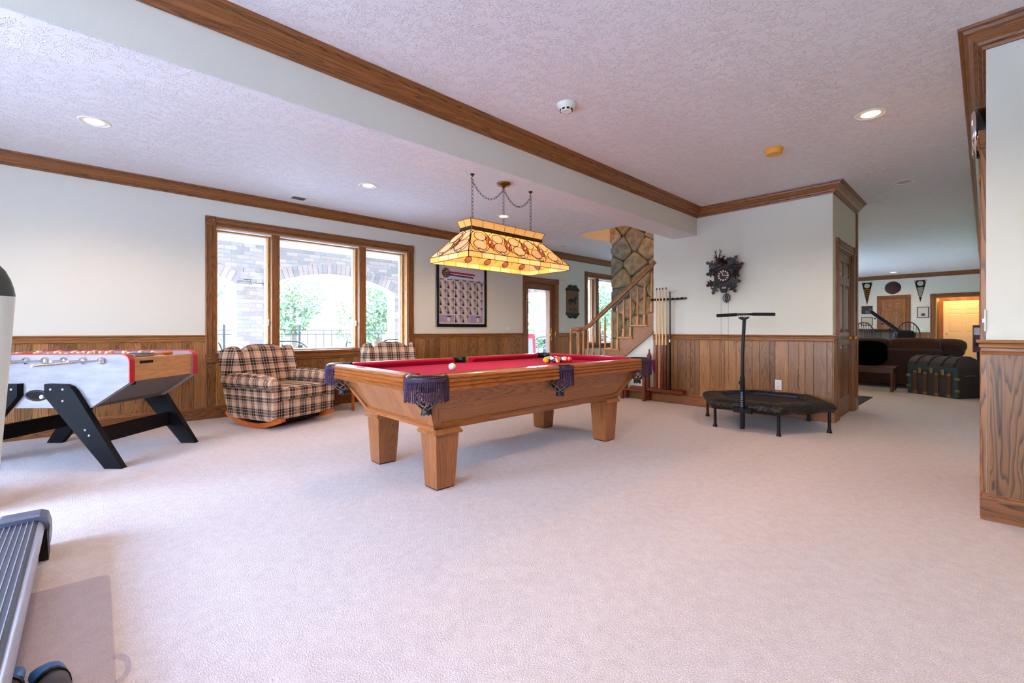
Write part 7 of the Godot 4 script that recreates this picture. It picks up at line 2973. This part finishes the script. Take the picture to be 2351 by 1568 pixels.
	solo("doormat", mk, mat("rug_dark", Color(0.035, 0.045, 0.045), 0.95), "dark mat on the carpet past the closet door", "mat")
	# bar with a tiled front, and two bow-back chairs
	t = thing("bar_counter", "bar counter with grey tiles in front of the far wall", "counter", Vector3(13.3, 0, -2.0))
	mk = Mk.new()
	mk.bb(Vector3(0, 0, -0.9), Vector3(0.45, 1.02, 0.66))
	part("body", mk, M.oak_dark, t)
	mk = Mk.new()
	mk.grain = Vector3.BACK
	mk.bb(Vector3(-0.10, 1.02, -0.95), Vector3(0.50, 1.06, 0.70), 0.008)
	part("top", mk, M.oak_dark, t)
	for i in 10:
		for j in 3:
			mk = Mk.new()
			mk.bb(Vector3(-0.012, 0.32 + j * 0.23, -0.88 + i * 0.153), Vector3(0.002, 0.54 + j * 0.23, -0.735 + i * 0.153), 0.004)
			part("tile", mk, mat("tile_%d" % (i % 3), [Color(0.30, 0.31, 0.28), Color(0.36, 0.36, 0.32), Color(0.25, 0.27, 0.26)][(i + j) % 3], 0.5), t)
	var k := 0
	for z in [-1.83, -1.14]:
		t = thing("windsor_chair", ["bow-back spindle chair at the bar, left", "bow-back spindle chair at the bar behind the telescope"][k], "chair", Vector3(12.62, 0, z), PI / 2 + (0.1 if k else -0.1), "bow-back chairs")
		var w := oak("windsor_wood_%d" % k, Color(0.42, 0.22, 0.14), 0.35)
		mk = Mk.new()
		puff(mk, Vector3(0, 0.72, 0), Vector3(0.21, 0.022, 0.20), 0.7, 20, 6)
		part("seat", mk, w, t)
		mk = Mk.new()
		var bow := []
		for i in 15:
			var a := PI * i / 14
			bow.append(Vector3(cos(a) * 0.19, 0.74 + 0.16 + sin(a) * 0.30 - (0.16 if i == 0 or i == 14 else 0.0), -0.17 - sin(a) * 0.07))
		mk.tube(bow, 0.012, 8)
		part("bow", mk, w, t)
		for i in 7:
			mk = Mk.new()
			var x := -0.13 + i * 0.0433
			mk.tube([Vector3(x * 0.85, 0.73, -0.16), Vector3(x, 0.73 + 0.16 + 0.30 * sqrt(maxf(0.0, 1 - pow(x / 0.19, 2))), -0.17 - 0.07 * sqrt(maxf(0.0, 1 - pow(x / 0.19, 2))))], 0.006, 6)
			part("spindle", mk, w, t)
		for sx in [-1, 1]:
			for sz in [-1, 1]:
				mk = Mk.new()
				mk.tube([Vector3(sx * 0.13, 0.71, sz * 0.12), Vector3(sx * 0.17, 0.35, sz * 0.16), Vector3(sx * 0.20, 0.0, sz * 0.19)], [0.013, 0.02, 0.012], 8)
				part("leg", mk, w, t)
		mk = Mk.new()
		mk.tube([Vector3(-0.175, 0.30, 0.165), Vector3(0.175, 0.30, 0.165)], 0.011, 8)
		part("stretcher", mk, w, t)
		k += 1
	# telescope
	t = thing("telescope", "dark blue telescope tube slanting above the sofa", "telescope", Vector3(11.95, 0, -1.2))
	var tb := mat("telescope_blue", Color(0.03, 0.05, 0.14), 0.3)
	mk = Mk.new()
	mk.tube([Vector3(0.0, 0.99, 0.0), Vector3(0.0, 1.43, -0.475)], 0.036, 14)
	part("tube", mk, tb, t)
	mk = Mk.new()
	mk.tube([Vector3(0, 1.42, -0.465), Vector3(0, 1.46, -0.51)], [0.042, 0.044], 14)
	part("dew_shield", mk, mat("shield_grey", Color(0.30, 0.33, 0.38), 0.5), t)
	mk = Mk.new()
	mk.bb(Vector3(-0.06, 0.88, -0.06), Vector3(0.06, 1.0, 0.07), 0.02)
	part("mount", mk, tb, t)
	for i in 3:
		mk = Mk.new()
		var a := TAU * i / 3 + 0.5
		mk.tube([Vector3(0, 0.9, 0.02), Vector3(cos(a) * 0.34, 0.0, 0.02 + sin(a) * 0.34)], 0.013, 8)
		part("tripod_leg", mk, M.black_metal, t)
	for f in [0.25, 0.5, 0.75]:
		mk = Mk.new()
		mk.box(Vector3(-0.03, 0.99 + 0.44 * f - 0.05, -0.475 * f - 0.035), Vector3(0.02, 0.03, 0.03), 0.004)
		part("bracket", mk, M.black_plastic, t)
	mk = Mk.new()
	puff(mk, Vector3(0.02, 0.93, 0.07), Vector3(0.09, 0.10, 0.17), 0.7)
	part("mount_cover", mk, mat("navy_fabric", Color(0.02, 0.03, 0.07), 0.8), t)
	# wall decorations
	pennant(-2.50, 2.487, 0.262, 0.69, mat("pennant_gold", Color(0.62, 0.36, 0.05), 0.9), "gold and black felt pennant on the far wall")
	pennant(-1.293, 2.462, 0.262, 0.63, mat("pennant_green", Color(0.03, 0.07, 0.06), 0.9), "dark green and white felt pennant between the far doors")
	t = thing("basketball_plaque", "dark red round basketball plaque above the far oak door", "plaque", Vector3(FAR, 2.285, -1.895), -PI / 2)
	mk = Mk.new()
	mk.xf = Transform3D(Basis(Vector3.RIGHT, PI / 2), Vector3.ZERO)
	mk.lathe([Vector2(0.186, 0), Vector2(0.186, 0.012), Vector2(0.176, 0.018), Vector2(0.001, 0.020)], 36)
	part("disc", mk, mat("plaque_red", Color(0.22, 0.06, 0.05), 0.5), t)
	var ink := mat("plaque_ink", Color(0.05, 0.02, 0.02), 0.6)
	for q in [[Vector3(-0.18, 0, 0.019), Vector3(0, 0, 0.021), Vector3(0.18, 0, 0.019)], [Vector3(0, -0.18, 0.019), Vector3(0, 0, 0.021), Vector3(0, 0.18, 0.019)], [Vector3(-0.13, 0.12, 0.019), Vector3(0, 0.05, 0.021), Vector3(0.13, 0.12, 0.019)], [Vector3(-0.13, -0.12, 0.019), Vector3(0, -0.05, 0.021), Vector3(0.13, -0.12, 0.019)]]:
		mk = Mk.new()
		mk.tube(q, 0.004, 5)
		part("seam", mk, ink, t)
	picture(Vector2(-1.238, 1.54), Vector2(0.25, 0.31), M.black_plastic, mat("paper_a", Color(0.82, 0.80, 0.74), 0.8), "thin black framed certificate near the lit doorway", Color(0.3, 0.15, 0.12))
	picture(Vector2(-2.50, 1.645), Vector2(0.27, 0.24), M.oak_dark, mat("paper_b", Color(0.13, 0.10, 0.10), 0.5), "dark brown photo plaque below the gold pennant", Color(0.45, 0.48, 0.55))
	picture(Vector2(-2.50, 1.30), Vector2(0.27, 0.26), M.black_plastic, mat("paper_c", Color(0.80, 0.74, 0.64), 0.8), "framed paper picture behind the left bow-back chair", Color(0.7, 0.62, 0.5))
	# red machine on a stand by the right wall
	t = thing("vending_box", "red dispenser box with a white label by the lit doorway", "dispenser", Vector3(11.95, 0, -0.10))
	var rd := mat("dispenser_red", Color(0.32, 0.05, 0.04), 0.5)
	mk = Mk.new()
	mk.bb(Vector3(-0.075, 0.62, -0.075), Vector3(0.075, 1.12, 0.075), 0.01)
	part("body", mk, rd, t)
	mk = Mk.new()
	mk.bb(Vector3(-0.08, 0.94, -0.055), Vector3(-0.0745, 1.075, 0.055), 0.001)
	part("label", mk, mat("label_white", Color(0.75, 0.75, 0.80), 0.6), t)
	mk = Mk.new()
	mk.bb(Vector3(-0.083, 0.74, -0.045), Vector3(-0.0745, 0.80, 0.045), 0.003)
	part("slot", mk, M.black_plastic, t)
	mk = Mk.new()
	mk.lathe([Vector2(0.10, 0), Vector2(0.10, 0.02), Vector2(0.03, 0.04), Vector2(0.025, 0.62)], 16)
	part("stand", mk, M.black_metal, t)
	mk = Mk.new()
	mk.bb(Vector3(-0.03, 0.0, -0.05), Vector3(0.03, 0.16, 0.0), 0.005)
	solo("small_box", mk, mat("box_tan", Color(0.36, 0.27, 0.18), 0.8), "small tan box on the floor beside the trunk", "box", Vector3(10.3, 0, -0.012))

func pennant(z: float, y: float, w: float, h: float, m: StandardMaterial3D, label: String) -> void:
	var t := thing("pennant", label, "pennant", Vector3(FAR, y, z), -PI / 2, "felt pennants")
	var black := mat("pennant_black", Color(0.02, 0.03, 0.03), 0.9)
	var white := mat("pennant_white", Color(0.72, 0.70, 0.62), 0.9)
	var gold := m.albedo_color.r > 0.3
	var mk := Mk.new()
	mk.extrude(PackedVector2Array([Vector2(-w / 2, 0), Vector2(0, -h), Vector2(w / 2, 0)]), 0.0, 0.004)
	part("felt", mk, black, t)
	if gold:
		mk = Mk.new()
		mk.extrude(PackedVector2Array([Vector2(-w * 0.33, -h * 0.30), Vector2(0, -h * 0.84), Vector2(w * 0.33, -h * 0.30)]), 0.004, 0.006)
		part("gold_field", mk, m, t)
	mk = Mk.new()
	mk.extrude(disc(w * 0.27, 16, Vector2(0, -h * 0.15)), 0.004, 0.007)
	part("emblem", mk, white, t)
	for i in 5:
		mk = Mk.new()
		var yy := -h * (0.36 + i * 0.09)
		var ww := w * 0.5 * (1.0 - (0.36 + i * 0.09)) * 0.75
		mk.bb(Vector3(-ww, yy - h * 0.028, 0.004), Vector3(ww, yy + h * 0.028, 0.0075))
		part("print", mk, black if gold else white, t)
	for sx in [-1, 1]:
		mk = Mk.new()
		mk.bb(Vector3(sx * w * 0.4 - 0.012, -0.05, 0.004), Vector3(sx * w * 0.4 + 0.012, 0.01, 0.007))
		part("tie", mk, m if gold else white, t)

func picture(c: Vector2, s: Vector2, frame: Material, paper: Material, label: String, spot: Color) -> void:
	var t := thing("framed_picture", label, "picture", Vector3(FAR, c.y, c.x), -PI / 2, "framed pictures on the far wall")
	var f := 0.014
	for q in [[-s.x / 2, s.x / 2, -s.y / 2, -s.y / 2 + f], [-s.x / 2, s.x / 2, s.y / 2 - f, s.y / 2], [-s.x / 2, -s.x / 2 + f, -s.y / 2 + f, s.y / 2 - f], [s.x / 2 - f, s.x / 2, -s.y / 2 + f, s.y / 2 - f]]:
		var mk := Mk.new()
		mk.bb(Vector3(q[0], q[2], 0.0), Vector3(q[1], q[3], 0.02), 0.003)
		part("frame", mk, frame, t)
	var mk2 := Mk.new()
	mk2.bb(Vector3(-s.x / 2 + f, -s.y / 2 + f, 0.0), Vector3(s.x / 2 - f, s.y / 2 - f, 0.008))
	part("paper", mk2, paper, t)
	mk2 = Mk.new()
	mk2.bb(Vector3(-0.035, -s.y * 0.32, 0.008), Vector3(0.045, -s.y * 0.10, 0.0095))
	part("image", mk2, mat("spot_%s" % label.length(), spot, 0.7), t)
